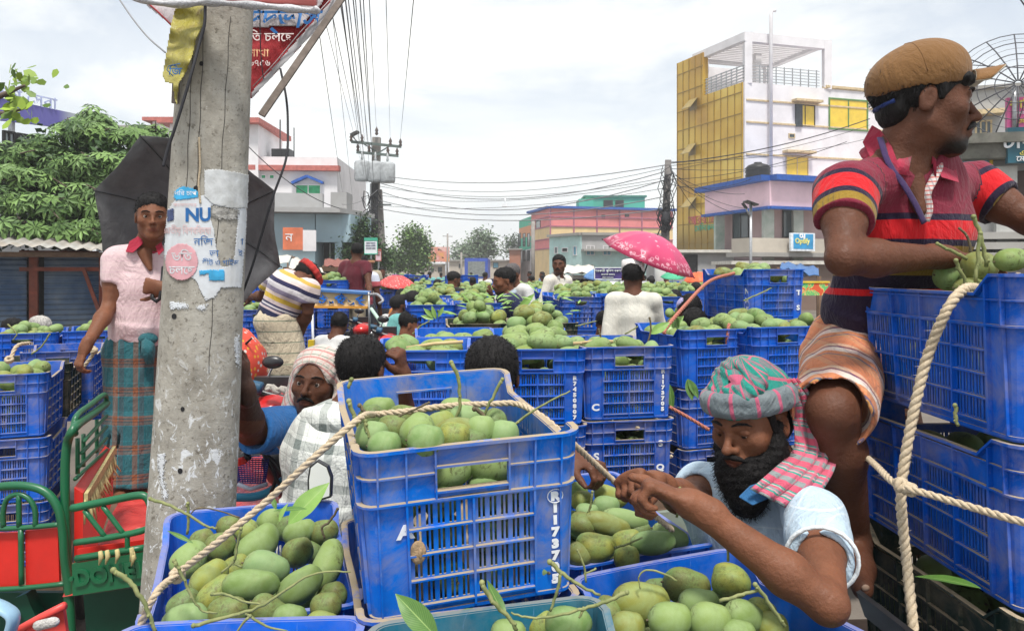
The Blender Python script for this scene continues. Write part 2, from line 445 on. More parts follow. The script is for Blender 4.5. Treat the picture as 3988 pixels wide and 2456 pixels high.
# ------------------------------------------------------------------ crates
CW,CL,CHH,CR=.38,.54,.30,.03
def crate_shell(mb,full=True):
 """ventilated stackable crate, origin at the middle of its base"""
 off=lambda z:-(1-z/CHH)*.013
 st=[]
 hw,hl=CW/2,CL/2
 def us(L,cells,hole):
  pts=set([-L,L]);cw_=cells
  x0=-len(cw_)*.112/2 if L<.2 else-len(cw_)*.1/2
  cwid=.112 if L<.2 else .1
  slots=[]
  npair=5 if full else 3
  for i in range(len(cw_)):
   a=x0+i*cwid+.005;w=(cwid-.010)/npair
   for j in range(npair):
    c=a+w*(j+.5)
    if full:
     slots+=[(c-.0062,c-.0017),(c+.0017,c+.0062)]
    else:slots+=[(c-.0075,c+.0065)]
  for a,b in slots:pts|={round(a,5),round(b,5)}
  if hole:pts|={-.062,.062}
  else:pts|={-.215,-.175,.175,.215}
  return sorted(pts),slots
 segs=[]
 for side in range(4):
  short=side%2==0
  L=(hw if short else hl)-CR
  u,slots=us(L,[0]*(2 if short else 4),short)
  for i in range(len(u)-1):
   um=(u[i]+u[i+1])/2
   segs.append((side,short,u[i],u[i+1],any(a-1e-5<=um<=b+1e-5 for a,b in slots),short and abs(um)<.062))
  segs.append((side,short,None,None,False,False))
 ang=[-PI/2,0,PI/2,PI]
 def pos(side,u,z,o):
  short=side%2==0;half=hl if short else hw
  d=half+off(z)+o
  if side==0:return(u,-d,z)
  if side==1:return(d,u,z)
  if side==2:return(-u,d,z)
  return(-d,-u,z)
 cc=[(hw-CR,-hl+CR),(hw-CR,hl-CR),(-hw+CR,hl-CR),(-hw+CR,-hl+CR)]
 def cpos(side,a,z,o):
  x,y=cc[side];th=ang[side]+a;r=CR+off(z)+o
  return(x+r*math.cos(th),y+r*math.sin(th),z)
 def top(short,u):
  if short:return CHH
  a=abs(u)
  return CHH-.036*min(1,max(0,(.215-a)/.04))
 def hexa(f0,f1,z0a,z1a,z0b,z1b,o0,o1,ends=False):
  vs=[f0(z0a,o0),f1(z0b,o0),f1(z0b,o1),f0(z0a,o1),f0(z1a,o0),f1(z1b,o0),f1(z1b,o1),f0(z1a,o1)]
  fs=[(4,5,6,7)[::-1],(0,1,5,4)[::-1],(2,3,7,6)[::-1],(0,3,2,1)[::-1]]
  if ends:fs+=[(1,2,6,5)[::-1],(3,0,4,7)[::-1]]
  mb._add(vs,fs)
 T=.0032
 rows=[.022+i*.0455 for i in range(5)]
 for side,short,u0,u1,slot,hole in segs:
  if u0 is None:
   for k in range(4):
    a0,a1=PI/2*k/4,PI/2*(k+1)/4
    f0=lambda z,o,s=side,a=a0:cpos(s,a,z,o);f1=lambda z,o,s=side,a=a1:cpos(s,a,z,o)
    hexa(f0,f1,0,CHH,0,CHH,-T,0)
    for z,o,th in((.205,.009,.004),(.252,.007,.003),(CHH-.004,.011,.006),(.004,.004,.006)):hexa(f0,f1,z,z+th,z,z+th,-.001,o)
   continue
  f0=lambda z,o,s=side,u=u0:pos(s,u,z,o);f1=lambda z,o,s=side,u=u1:pos(s,u,z,o)
  t0,t1=top(short,u0),top(short,u1)
  if slot:
   hexa(f0,f1,0,rows[0]+.004,0,rows[0]+.004,-T,0)
   for r in rows[1:-1]:hexa(f0,f1,r-.004,r+.004,r-.004,r+.004,-T,0)
   lo=rows[-1]-.004
  else:lo=0
  if hole:
   hexa(f0,f1,lo,.222,lo,.222,-T,0);hexa(f0,f1,.262,t0,.262,t1,-T,0)
  else:hexa(f0,f1,lo,t0,lo,t1,-T,0)
  hexa(f0,f1,t0-.004,t0+.002,t1-.004,t1+.002,-.001,.011)
  hexa(f0,f1,.205,.209,.205,.209,-.001,.009)
  if not hole:hexa(f0,f1,.252,.255,.252,.255,-.001,.007)
  hexa(f0,f1,.004,.010,.004,.010,-.001,.004)
  # ribs
 for side in range(4):
  short=side%2==0
  n=2 if short else 4;cw_=.112 if short else .1
  xs=[(-n/2+i)*cw_ for i in range(n+1)]
  for x in xs:
   f0=lambda z,o,s=side,u=x-.002:pos(s,u,z,o);f1=lambda z,o,s=side,u=x+.002:pos(s,u,z,o)
   hexa(f0,f1,.01,.205,.01,.205,-.001,.008,True)
  for r in rows:
   for i in range(n):
    f0=lambda z,o,s=side,u=xs[i]:pos(s,u,z,o);f1=lambda z,o,s=side,u=xs[i+1]:pos(s,u,z,o)
    hexa(f0,f1,r-.0017,r+.0017,r-.0017,r+.0017,-.001,.0075,True)
  L=(hw if short else hl)-CR
  up=[-L,-.064,.064,L]+([-.112,.112]if short else[-.17,.17])if short else[-L,-.2,-.1,0,.1,.2,L]
  for x in up:
   zt=top(short,x)-.003
   f0=lambda z,o,s=side,u=x-.0016:pos(s,u,z,o);f1=lambda z,o,s=side,u=x+.0016:pos(s,u,z,o)
   hexa(f0,f1,.207,zt,.207,zt,-.001,.0085,True)
  for x in(-L,L):
   f0=lambda z,o,s=side,u=x-.0016:pos(s,u,z,o);f1=lambda z,o,s=side,u=x+.0016:pos(s,u,z,o)
   hexa(f0,f1,.01,.206,.01,.206,-.001,.005,True)
  if short:
   for xa,xb,z0,z1 in((-.066,.066,.218,.222),(-.066,.066,.262,.266)):
    f0=lambda z,o,s=side,u=xa:pos(s,u,z,o);f1=lambda z,o,s=side,u=xb:pos(s,u,z,o)
    hexa(f0,f1,z0,z1,z0,z1,-.008,.008,True)
 mb.box(-hw+.02,hw-.02,-hl+.02,hl-.02,.006,.010)
def crate_mesh(name,mat,full):
 mb=MB();crate_shell(mb,full)
 o=mb.build(name,mat);me=o.data;bpy.data.objects.remove(o)
 rs=random.Random(5)
 # the moulded plastic is never quite straight
 for v in me.vertices:
  x,y,z=v.co
  v.co.x+=.003*math.sin(y*11+z*9)*(abs(x)>.1)-.004*(x>0)*math.cos(y/CL*PI)*(z/CHH)
  v.co.y+=.0025*math.sin(x*13+z*7)*(abs(y)>.2)
 return me
_cm={}
def cmesh(mat,full):
 k=(mat.name,full)
 if k not in _cm:
  base=_cm.get(('base',full))
  if base is None:base=_cm[('base',full)]=crate_mesh('crate_shell',BLUE,full)
  me=base.copy();me.materials.clear();me.materials.append(mat);_cm[k]=me
 return _cm[k]
CRATES=[]
def crate(pos,yaw,label,mat=None,full=True,tilt=(0,0),group=None):
 """pos: middle of the base"""
 o=empty('plastic_crate',label,'crate',pos,0,group)
 o.rotation_euler=(R(tilt[0]),R(tilt[1]),R(yaw))
 s=bpy.data.objects.new('shell',cmesh(mat or BLUE,full));COL.objects.link(s);s.parent=o
 bpy.context.view_layer.update()if False else None
 o['_z']=0;del o['_z']
 CRATES.append(o);return o
def crate_at(u,v,ztop,corner,yaw,label,**kw):
 """crate whose top corner (FL, FR, BL, BR in its own frame) shows at picture point u, v and height ztop"""
 p=on(u,v,ztop);a=R(yaw)
 lx={'L':-CW/2,'R':CW/2}[corner[1]];ly={'F':-CL/2,'B':CL/2}[corner[0]]
 ox=lx*math.cos(a)-ly*math.sin(a);oy=lx*math.sin(a)+ly*math.cos(a)
 return crate(Vector((p.x-ox,p.y-oy,ztop-CHH)),yaw,label,**kw)
def cmat(o):
 return Matrix.Translation(o.location)@o.rotation_euler.to_matrix().to_4x4()
def letters(o,side,txt,u,z0,dz,size,mat=None,bold=.0015):
 """stacked upright characters on a crate's wall, side 0 = short front, 1 = long right, 2 short back, 3 long left"""
 mb_objs=[]
 for i,ch in enumerate(txt):
  z=z0-i*dz;half=(CL if side%2==0 else CW)/2-(1-z/CHH)*.013+.0016
  B=Matrix.Rotation(side*PI/2,4,'Z')@Matrix.Translation((u,-half,z))@Matrix.Rotation(PI/2,4,'X')@Matrix.Diagonal((1.25,1,1,1))
  textmesh(ch,size,mat or WHT,o,B,.0006,'lettering',bold)
 return o
 # ------------------------------------------------------------------ mangoes
ORD=['leftmost','second from left','third from left','fourth from left','fifth from left','sixth from left','seventh from left','eighth from left','ninth from left','tenth from left','eleventh from left','twelfth from left','thirteenth from left','fourteenth from left','fifteenth from left']
def uv(p):return CU+F*p[0]/p[1],CV-(p[2]-CH)*F/p[1]
def rowlabels(objs,where,rows=3):
 """tell the fruit of one crate apart by row and by place in the row"""
 it=[(uv(o.matrix_world.translation),o)for o in objs];it.sort(key=lambda a:a[0][1]);n=len(it);nm={3:['back row','middle row','front row'],1:['row'],2:['back row','front row'],4:['back row','second row','third row','front row']}[rows]
 for r in range(rows):
  seg=sorted(it[r*n//rows:(r+1)*n//rows],key=lambda a:a[0][0])
  for k,(_,o)in enumerate(seg):o['label']=o['label'].split(',')[0]+', '+ORD[min(k,14)]+' in the '+nm[r]+' '+where
def mango_mesh(i):
 rs=random.Random(i);mb=MB();n,m=18,13
 L,w,d=.057*rs.uniform(.93,1.07),.0405*rs.uniform(.95,1.06),.038*rs.uniform(.95,1.04)
 vs,fs=[],[];bend=rs.uniform(.0,.009);taper=rs.uniform(.06,.2)
 for a in range(m+1):
  t=PI*a/m;x=-math.cos(t);rr=max(0,math.sin(t))**.92*(1-taper*x)
  for j in range(n):
   b=2*PI*j/n
   q=Vector((x*L,rr*w*math.cos(b)+bend*(x*x-.3)+(.006*math.exp(-((x-.75)/.25)**2)*(math.cos(b)>0)),rr*d*math.sin(b)))
   vs.append(q)
 for a in range(m):
  for j in range(n):fs.append((a*n+j,(a+1)*n+j,(a+1)*n+(j+1)%n,a*n+(j+1)%n)[::-1])
 mb._add(vs,fs,True)
 mb.cur=1;mb.tube([(-L*1.0,bend*.7,0),(-L*1.09,bend*.7,.001)],[.0035,.002],6)
 o=mb.build('mango',[MANGO,STEMB]);me=o.data;bpy.data.objects.remove(o)
 a=me.attributes.new('rnd','FLOAT','POINT');a.data.foreach_set('value',[i*.1371%1*0]*len(me.vertices))
 return me
MG=[mango_mesh(i)for i in range(7)]
NIND=[0];STUFF=[]
def mango(loc,rot,scale,label,group,mi=None,hue=None):
 me=MG[rnd.randrange(7)if mi is None else mi]
 o=bpy.data.objects.new('mango',me);COL.objects.link(o)
 o.matrix_world=Matrix.Translation(loc)@rot.to_matrix().to_4x4()@(Matrix.Diagonal(tuple(scale)+(1,))if isinstance(scale,tuple)else Matrix.Scale(scale,4))
 tag(o,label,'mango',group);NIND[0]+=1
 if hue is not None:pass
 return o
def pile(o,n,top,label=None,group=None,rim=None,seed=0,keep=.0,heap=.0,fill=False,half=None,ind=True):
 """let mangoes settle in crate o; those near the surface stay, deeper ones go to the common heap when fill is set"""
 rs=random.Random(seed+100);r=.039;got=[]
 hx,hy=(CW/2-.058,CL/2-.062)if half is None else half
 base=top-.12
 for i in range(n):
  best=None
  for c in range(26):
   x,y=rs.uniform(-hx,hx),rs.uniform(-hy,hy);z=base
   for(a,b,h)in got:
    d2=(a-x)**2+(b-y)**2
    if d2<4*r*r:z=max(z,h+math.sqrt(4*r*r-d2)*.86)
   z2=z-heap*(1-(x/hx)**2)*(1-(y/hy)**2)
   if best is None or z2<best[0]:best=(z2,x,y,z)
  got.append(best[1:])
 Mx=cmat(o);mine=[]
 zmax=top+.05+heap
 for(x,y,z)in got:
  if z>zmax:continue
  if(abs(x)>CW/2-.075 or abs(y)>CL/2-.08)and z<top:pass
  cover=sum(1 for(a,b,h)in got if h>z+.03 and(a-x)**2+(b-y)**2<.002)
  rot=Euler((rs.uniform(0,6.3),rs.uniform(-.35,.35),rs.uniform(0,6.3)))
  p=Mx@Vector((x,y,z));s=rs.uniform(.9,1.06)
  vis=z>top-.035 and cover==0
  if vis and ind and label:mine.append(mango(p,(Mx.to_3x3()@rot.to_matrix()).to_euler(),s,'green mango',group))
  elif vis or fill:STUFF.append((Matrix.Translation(p)@rot.to_matrix().to_4x4()@Matrix.Scale(s,4),rs.randrange(7),rs.random()))
 if mine:rowlabels(mine,label)
def fillcrate(o,seed):
 """what is seen of a crate's load through its slots"""
 rs=random.Random(seed);Mx=cmat(o)
 for k in range(3):
  for i in range(4):
   for j in range(5):
    if not(i in(0,3)or j in(0,4)):continue
    x=(i-1.5)*.083+rs.uniform(-.005,.005);y=(j-2)*.1+rs.uniform(-.01,.01);z=.045+k*.07
    rot=Euler((rs.uniform(0,6.3),rs.uniform(-.2,.2),PI/2+rs.uniform(-.3,.3)))
    STUFF.append((Mx@Matrix.Translation((x,y,z))@rot.to_matrix().to_4x4()@Matrix.Scale(rs.uniform(.86,.95),4),rs.randrange(7),rs.random()))
def flush_stuff(name,label):
 vs=[];fs=[];rn=[];mi=[]
 base=[]
 for me in MG:
  a=np.empty(len(me.vertices)*3,np.float32);me.vertices.foreach_get('co',a)
  base.append((a.reshape(-1,3),[tuple(p.vertices)for p in me.polygons],[p.material_index for p in me.polygons]))
 n=0
 for(Mx,k,r)in STUFF:
  co,pf,pm=base[k];A=np.array(Mx)
  w=co@A[:3,:3].T+A[:3,3]
  vs.append(w);fs+=[tuple(i+n for i in f)for f in pf];mi+=pm;rn.append(np.full(len(co),r));n+=len(co)
 vs=np.concatenate(vs);o=fromdata(name,vs.tolist(),fs,[MANGO,STEMB],mi,None,True)
 a=o.data.attributes.new('rnd','FLOAT','POINT');a.data.foreach_set('value',np.concatenate(rn))
 tag(o,label,'mangoes',None,'stuff')
 # ------------------------------------------------------------------ ground
def gmat():
 t=newmat('road_dust')
 c=t.ramp(t.noise(.8,8,.65,t.world()),[(.3,(.10,.085,.07)),(.7,(.17,.145,.12))])
 t.bump(t.noise(30,5,.6,t.world()),.3,.02);return t.fin(c,.9)
g=MB()
g._add([(x,y,0)for y in(-6,40,600)for x in(-500,0,500)],[(0,1,4,3),(1,2,5,4),(3,4,7,6),(4,5,8,7)])
tag(g.build('ground',gmat()),'dusty trodden market road',kind='structure')
# ------------------------------------------------------------------ rope, twigs, leaves
def ropemat(name,a,b):
 t=newmat(name);return t.fin(t.ramp(t.noise(220,4,.7),[(.3,a),(.7,b)]),.9)
ROPE=ropemat('jute_rope',(.36,.28,.18),(.60,.50,.36))
ROPER=ropemat('red_rope',(.33,.10,.07),(.50,.20,.14))
def rope(pts,r,label,mat=ROPE,knots=(),n=6,cat='rope',fuzz=True,group=None,pitch=7.0):
 c=catmull(pts,10);mb=MB();rr=random.Random(len(c))
 # resample evenly
 L=[0]
 for a,b in zip(c,c[1:]):L.append(L[-1]+(b-a).length)
 step=r*.9;m=max(2,int(L[-1]/step));q=[];j=0
 for i in range(m+1):
  t=L[-1]*i/m
  while j<len(L)-2 and L[j+1]<t:j+=1
  q.append(c[j].lerp(c[j+1],(t-L[j])/max(1e-9,L[j+1]-L[j])))
 for s in range(3):
  path=[]
  for i,p in enumerate(q):
   d=(q[min(i+1,m)]-q[max(i-1,0)]).normalized();x=d.cross(Vector((.1,.2,1))).normalized();y=d.cross(x)
   a=i*step/(r*pitch)*2*PI+s*2*PI/3
   path.append(p+(x*math.cos(a)+y*math.sin(a))*r*.5)
  mb.tube(path,r*.56,n)
 if fuzz:
  for p in q:
   for _ in range(2):
    v=Vector((rr.gauss(0,1),rr.gauss(0,1),rr.gauss(0,1))).normalized()
    a=p+v*r*.8;b=a+v*r*.7+Vector((rr.gauss(0,r*.5),rr.gauss(0,r*.5),0));sx=v.orthogonal().normalized()*r*.05
    mb._add([a-sx,a+sx,b],[(0,1,2)])
 o=mb.build('rope',mat);tag(o,label,cat,group)
 for kp in knots:
  k=MB();kp=Vector(kp)
  for s in range(3):
   ax=Vector((rr.gauss(0,1),rr.gauss(0,1),rr.gauss(0,1))).normalized();x=ax.orthogonal().normalized();y=ax.cross(x)
   k.tube([kp+(x*math.cos(a*PI/5)+y*math.sin(a*PI/5))*r*1.5 for a in range(11)],r*.8,7)
  k.build('knot',mat,o)
 return o
def twig(pts,r0,r1,label,mat=None,branches=(),cat='twig',group=None):
 mb=MB();rr=random.Random(int(abs(pts[0][0])*9999))
 def one(pts,r0,r1):
  c=catmull(pts,5);k=len(c);rs=[r0+(r1-r0)*i/k for i in range(k)]
  c=[p+Vector((rr.gauss(0,1),rr.gauss(0,1),rr.gauss(0,1)))*r0*.22 for p in c]
  mb.tube(c,rs,7)
  for i in range(1,k-1,2):
   mb.sphere(c[i]+Vector((rr.uniform(-1,1),rr.uniform(-1,1),0))*rs[i]*.8,rs[i]*rr.uniform(.55,1.0),6,4)
  mb.sphere(c[0],r0*1.25,7,5)
 one(pts,r0,r1)
 for b in branches:one(b,r0*.75,r1)
 return tag(mb.build('mango_twig',mat or STEM),label,cat,group)
def leafgrid(mb_lists,base,tip,width,up,bendv=.15,fold=.25,n=12):
 """adds one lanceolate leaf; mb_lists = (verts, faces, s, t)"""
 vs,fs,S,T=mb_lists;b,t=Vector(base),Vector(tip);d=t-b;L=d.length;d.normalize()
 side=d.cross(Vector(up)).normalized();nrm=side.cross(d)
 n0=len(vs)
 for i in range(n+1):
  s=i/n;w=width*(math.sin(PI*min(1,s*1.02+.0))**.8*(1-.25*s))*.5 if 0<i<n else .0006
  c=b+d*L*s-nrm*(bendv*L*(s-.45)**2)
  for j in(-2,-1,0,1,2):
   q=c+side*w*j/2+nrm*(abs(j)/2*w*fold+.02*w*math.sin(s*22+j))
   vs.append(q);S.append(s);T.append(j/2)
 for i in range(n):
  for j in range(4):a=n0+i*5+j;fs.append((a,a+1,a+6,a+5))
def leaf_obj(leaves,label,mat,name='mango_leaf',cat='leaf',group=None,parent=None):
 ls=([],[],[],[])
 for l in leaves:leafgrid(ls,*l)
 o=fromdata(name,ls[0],ls[1],mat,None,parent,True)
 a=o.data.attributes.new('s','FLOAT','POINT');a.data.foreach_set('value',ls[2])
 a=o.data.attributes.new('t','FLOAT','POINT');a.data.foreach_set('value',ls[3])
 if not parent:tag(o,label,cat,group)
 return o
 # ------------------------------------------------------------------ crates close to the camera
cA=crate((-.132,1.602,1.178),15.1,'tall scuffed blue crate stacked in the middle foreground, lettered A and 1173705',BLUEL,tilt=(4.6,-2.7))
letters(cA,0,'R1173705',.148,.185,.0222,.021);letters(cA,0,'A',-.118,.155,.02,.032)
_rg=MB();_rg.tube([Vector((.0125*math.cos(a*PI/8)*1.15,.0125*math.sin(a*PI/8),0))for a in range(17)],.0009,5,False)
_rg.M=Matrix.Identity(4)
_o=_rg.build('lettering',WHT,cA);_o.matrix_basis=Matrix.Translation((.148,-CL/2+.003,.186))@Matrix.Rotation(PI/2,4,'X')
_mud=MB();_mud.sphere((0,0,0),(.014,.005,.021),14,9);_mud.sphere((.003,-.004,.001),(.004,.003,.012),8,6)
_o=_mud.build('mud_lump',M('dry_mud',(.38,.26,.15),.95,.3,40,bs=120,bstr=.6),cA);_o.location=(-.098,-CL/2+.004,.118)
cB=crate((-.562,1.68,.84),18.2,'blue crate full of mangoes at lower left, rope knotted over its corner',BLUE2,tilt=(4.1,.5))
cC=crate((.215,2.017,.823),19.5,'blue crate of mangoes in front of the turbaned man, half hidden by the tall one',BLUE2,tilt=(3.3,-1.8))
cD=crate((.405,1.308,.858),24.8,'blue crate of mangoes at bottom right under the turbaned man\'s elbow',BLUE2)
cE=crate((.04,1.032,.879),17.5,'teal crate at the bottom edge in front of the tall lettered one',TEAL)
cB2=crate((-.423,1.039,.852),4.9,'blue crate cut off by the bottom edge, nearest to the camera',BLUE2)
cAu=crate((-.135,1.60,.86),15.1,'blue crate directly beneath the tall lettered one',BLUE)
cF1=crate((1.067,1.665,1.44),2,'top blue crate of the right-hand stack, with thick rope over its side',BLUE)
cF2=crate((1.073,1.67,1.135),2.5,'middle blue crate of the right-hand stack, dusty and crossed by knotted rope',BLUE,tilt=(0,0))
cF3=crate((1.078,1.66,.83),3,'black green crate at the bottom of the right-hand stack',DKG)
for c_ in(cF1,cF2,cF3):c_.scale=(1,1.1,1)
for c_ in(cA,cC,cD):fillcrate(c_,3)
def fscale(M_):return M_@Matrix.Diagonal((1,1.1,1,1))
_cm0=cmat
def cmat(o):return Matrix.Translation(o.location)@o.rotation_euler.to_matrix().to_4x4()@Matrix.Diagonal(tuple(o.scale)+(1,))
fillcrate(cF2,5);fillcrate(cF3,6);fillcrate(cF1,7)
def placed(lst,z,cx,cy,ax,ay,label,group,rows=3):
 mine=[]
 """mangoes laid where the photograph shows them on the load's surface; each: centre, long, short (crop pixels), tilt, kind"""
 for it in lst:
  x,y,a,b,ang,hue=it[:6];zz=z+(it[6]if len(it)>6 else 0)
  p=on(cx+x*ax,cy+y*ay,zz)
  A=a*ax*p.y/F/2;B=b*ax*p.y/F/2
  mi=MG[rnd.randrange(7)]
  o=bpy.data.objects.new('mango',mi);COL.objects.link(o)
  # mesh long axis x -> picture direction, tipped partly into depth
  e=R(ang);d=Vector((math.cos(e),-.25*math.sin(e)*(1 if b>.6*a else .4),math.sin(e)))
  if abs(ang)>30:d=Vector((math.cos(e),.75*abs(math.sin(e)),math.sin(e)*.7))
  fr=frame(d,(0,0,1)if abs(e)<1 else(-1,0,0)).to_3x3()
  LA=min(max(A,.030),.068);LB=min(max(B,.028),.052)
  sc=Matrix.Diagonal((LA/.057,LB/.0405,LB/.040))
  o.matrix_world=Matrix.Translation(p)@(fr@sc).to_4x4()
  tag(o,HUE[hue][0],'mango',group);mine.append(o)
  if hue!='g':o.data=tinted(mi,hue)
  NIND[0]+=1
 rowlabels(mine,label,rows)
HUE={'g':('green mango',0),'b':('brown freckled mango',.93),'y':('yellowish mango',.86),'d':('dull olive mango',.97)}
_tm={}
def tinted(me,hue):
 k=(me.name,hue)
 if k not in _tm:
  m=me.copy();mat=MATS.get('mango_'+hue)
  if mat is None:
   t=newmat('mango_'+hue)
   base={'b':(.15,.15,.04),'y':(.27,.27,.05),'d':(.10,.13,.045)}[hue]
   c=t.mix(t.ramp(t.noise(14,5),[(.35,0),(.65,1)]),base,(.17,.27,.09))
   br=t.ramp(t.noise(42,8,.8,None,1),[(.5,0),(.62,1)])
   c=t.mix(t.math('MULTIPLY',br,.6),c,(.07,.055,.02))
   vo=t.add('TexVoronoi');vo.inputs['Scale'].default_value=280;t.l.new(t.obj(),vo.inputs['Vector'])
   c=t.mix(t.math('MULTIPLY',t.ramp(vo.outputs['Distance'],[(.15,1),(.25,0)]),.3),c,(.45,.42,.2))
   t.bump(t.noise(110,4,.6),.15,.003);mat=t.fin(c,.55,0,.3)
  m.materials[0]=mat;_tm[k]=m
 return _tm[k]
g_,b_,y_,d_='g','b','y','d'
placed([(1295,1010,250,215,60,g_),(1385,890,170,130,30,b_),(1510,925,215,200,20,b_),(1765,920,320,230,50,g_),(1850,735,200,170,70,g_),(2050,830,230,170,20,g_),(2210,825,200,150,10,b_),(2035,965,225,205,20,b_),(2240,1040,340,195,80,g_),(1820,1075,300,220,-15,g_,.01),(1430,1140,290,210,45,g_),(1715,1190,375,215,0,g_,.02),(2050,1195,350,230,38,g_,.01),(1480,1250,300,190,50,y_),(1555,1385,270,235,10,b_,.01),(1270,1450,320,260,20,g_),(1830,1365,270,190,-30,b_),(2230,1340,220,170,15,b_),(2270,1270,150,120,30,b_,-.02),(1260,1330,250,150,45,d_,-.02),(1980,1430,190,90,0,g_),(1560,790,150,110,0,b_),(1690,820,160,140,60,g_,-.01),(1615,1075,120,90,40,y_,-.02),(1950,800,170,140,30,d_,-.02),(1400,1020,180,140,40,d_,-.04),(1620,1010,200,140,20,d_,-.04),(1900,1250,200,150,20,d_,-.04),(2130,950,160,140,60,d_,-.04),(1400,1300,200,150,0,d_,-.05),(1700,1330,200,150,0,d_,-.05),(2120,1300,200,150,0,d_,-.05),(1440,830,150,130,0,d_,-.04)],1.125,0,985,.351,.351,'of the lower left crate','mangoes in the lower left crate',4)
placed([(240,330,185,125,5,g_),(655,335,190,130,0,g_),(315,440,150,150,0,b_),(450,445,215,175,62,g_,.02),(490,500,190,120,0,g_,.02),(270,530,165,80,0,g_,.01),(205,475,110,90,0,g_),(705,385,205,130,0,g_,.01),(575,420,160,130,30,g_),(640,480,150,110,0,y_,.01),(785,445,170,125,10,g_,.01),(855,400,120,95,60,d_),(370,380,150,70,0,b_),(200,380,100,80,30,d_),(730,520,150,80,0,d_,-.01),(580,510,140,80,0,d_,-.02),(900,470,110,60,0,g_)],1.438,800,831,.4503,.4503,'of the tall lettered crate','mangoes in the tall lettered crate')
for(hx_,hy_,hz_,ha_)in((-.035,-.19,.232,.1),(.06,-.195,.236,-.1),(-.11,-.18,.235,1.2),(.0,-.14,.27,.4)):
 mango(cmat(cA)@Vector((hx_,hy_,hz_)),Euler((.3,0,ha_+R(15))),1.0,['left green mango seen through the tall crate\'s handle hole','right green mango seen through the tall crate\'s handle hole','upright mango just left of the tall crate\'s handle hole','mango above and behind the tall crate\'s handle hole'][[-.035,.06,-.11,.0].index(hx_)],'mangoes behind the handle hole')
placed([(1320,818,125,105,0,y_),(1475,800,185,115,-20,g_),(1450,850,155,90,0,g_),(1325,945,125,150,80,b_),(1455,948,250,120,-18,g_),(1550,920,265,115,-12,g_),(1395,1068,215,155,-5,y_,.01),(1560,1040,165,125,20,y_),(1700,1042,255,125,3,g_,.02),(1790,1010,200,95,-25,g_),(1310,1105,130,110,-30,g_),(1560,1125,120,60,0,y_),(1300,770,80,60,0,g_),(1350,890,100,70,0,g_),(1620,985,150,80,0,d_,-.03),(1480,1010,160,80,0,d_,-.03)],1.12,800,831,.4503,.4503,'before the turbaned man','mangoes before the turbaned man')
placed([(235,1385,265,195,-5,g_,.01),(450,1300,215,155,-10,b_),(655,1275,165,180,80,y_,.03),(372,1462,215,175,0,g_,.02),(508,1385,200,115,0,g_),(560,1465,190,165,0,g_,.02),(722,1450,220,150,-35,g_,.01),(80,1425,100,80,60,b_),(170,1500,160,70,0,g_),(795,1435,120,90,-20,y_),(290,1320,130,70,0,d_,-.03),(620,1380,150,90,20,d_,-.03),(850,1500,150,80,0,g_,-.01),(690,1540,150,90,0,g_)],1.135,1416,739,.5112,.5112,'of the bottom right crate','mangoes in the bottom right crate')
placed([(740,1480,215,120,-8,g_),(1250,1475,240,130,0,g_,.01),(1110,1480,150,110,30,y_),(930,1540,200,120,0,g_)],1.14,800,831,.4503,.4503,'of the teal crate','mangoes in the teal crate',1)
placed([(2200,1480,200,150,0,g_)],1.12,0,985,.351,.351,'of the crate cut off by the bottom edge',None,1)
FM=[]
for(u,v,w,h,hue,ang,Y)in[(2194,660,92,60,'d',2,1.86),(2281,663,84,70,'g',-6,1.76),(2350,640,88,78,'g',10,1.68),(2428,622,90,56,'g',8,1.6),(2148,672,60,40,'g',0,1.9),(2330,690,90,50,'g',0,1.66)]:
 o=bpy.data.objects.new('mango',MG[1]if hue=='g' else tinted(MG[2],'d'));COL.objects.link(o)
 o.matrix_world=Matrix.Translation(P(u,v,Y))@Matrix.Rotation(R(-ang),4,'Y')@Matrix.Diagonal((w*Y/F/2/.057,h*Y/F/2/.04,h*Y/F/2/.039,1))
 tag(o,HUE[hue][0],'mango','mangoes on the right-hand stack');FM.append(o);NIND[0]+=1
rowlabels(FM,'on the right-hand stack',1)
# middle row of crates on the next van
MID=dict(seed=0)
cG3=crate((.435,3.448,1.13),10.5,'blue crate lettered C and 1173705 behind the tall foreground crate',BLUE)
letters(cG3,0,'R1173705',.148,.195,.0225,.021);letters(cG3,0,'C',-.142,.052,.02,.038)
cG4=crate((.437,3.45,.825),10.5,'blue crate lettered S with rope round it, under the one lettered C',BLUE)
letters(cG4,0,'SQ',.135,.20,.1,.034);letters(cG4,0,'S',-.142,.155,.02,.042)
cG2=crate((.082,3.324,1.132),4.0,'blue crate numbered 7450807 left of the one lettered C',BLUE2)
letters(cG2,0,'R7450807',.150,.185,.0225,.021)
cG2b=crate((.085,3.33,.827),4,'blue crate under the one numbered 7450807',BLUE)
cG1=crate((-.37,3.22,1.138),3,'low blue crate beside the black haired man\'s raised hand',BLUE2)
cG1b=crate((-.37,3.22,.83),3,'blue crate beneath the one by the raised hand',BLUE)
pile(cG3,46,.27,'on the crate lettered C','mangoes on the crate lettered C',seed=1,heap=.01)
pile(cG2,60,.27,'on the crate numbered 7450807','mangoes on the crate numbered 7450807',seed=2,heap=.03)
pile(cG1,50,.26,'by the raised hand','mangoes by the raised hand',seed=3,heap=.02)
for c_ in(cG3,cG2,cG4):fillcrate(c_,8)
row2=[]
for i,(x,y)in enumerate([(.12,3.92),(-.27,3.80)]):
 c_=crate((x,y,1.13+.01*i),8,['blue crate behind the one numbered 7450807, heaped highest','blue crate behind the low one by the raised hand'][i],BLUE2)
 pile(c_,(62,46)[i],(.28,.25)[i],['behind the crate numbered 7450807','behind the crate by the raised hand'][i],'mangoes behind the lettered crates',seed=20+i,heap=.08 if i==0 else .0)
cJ=[]
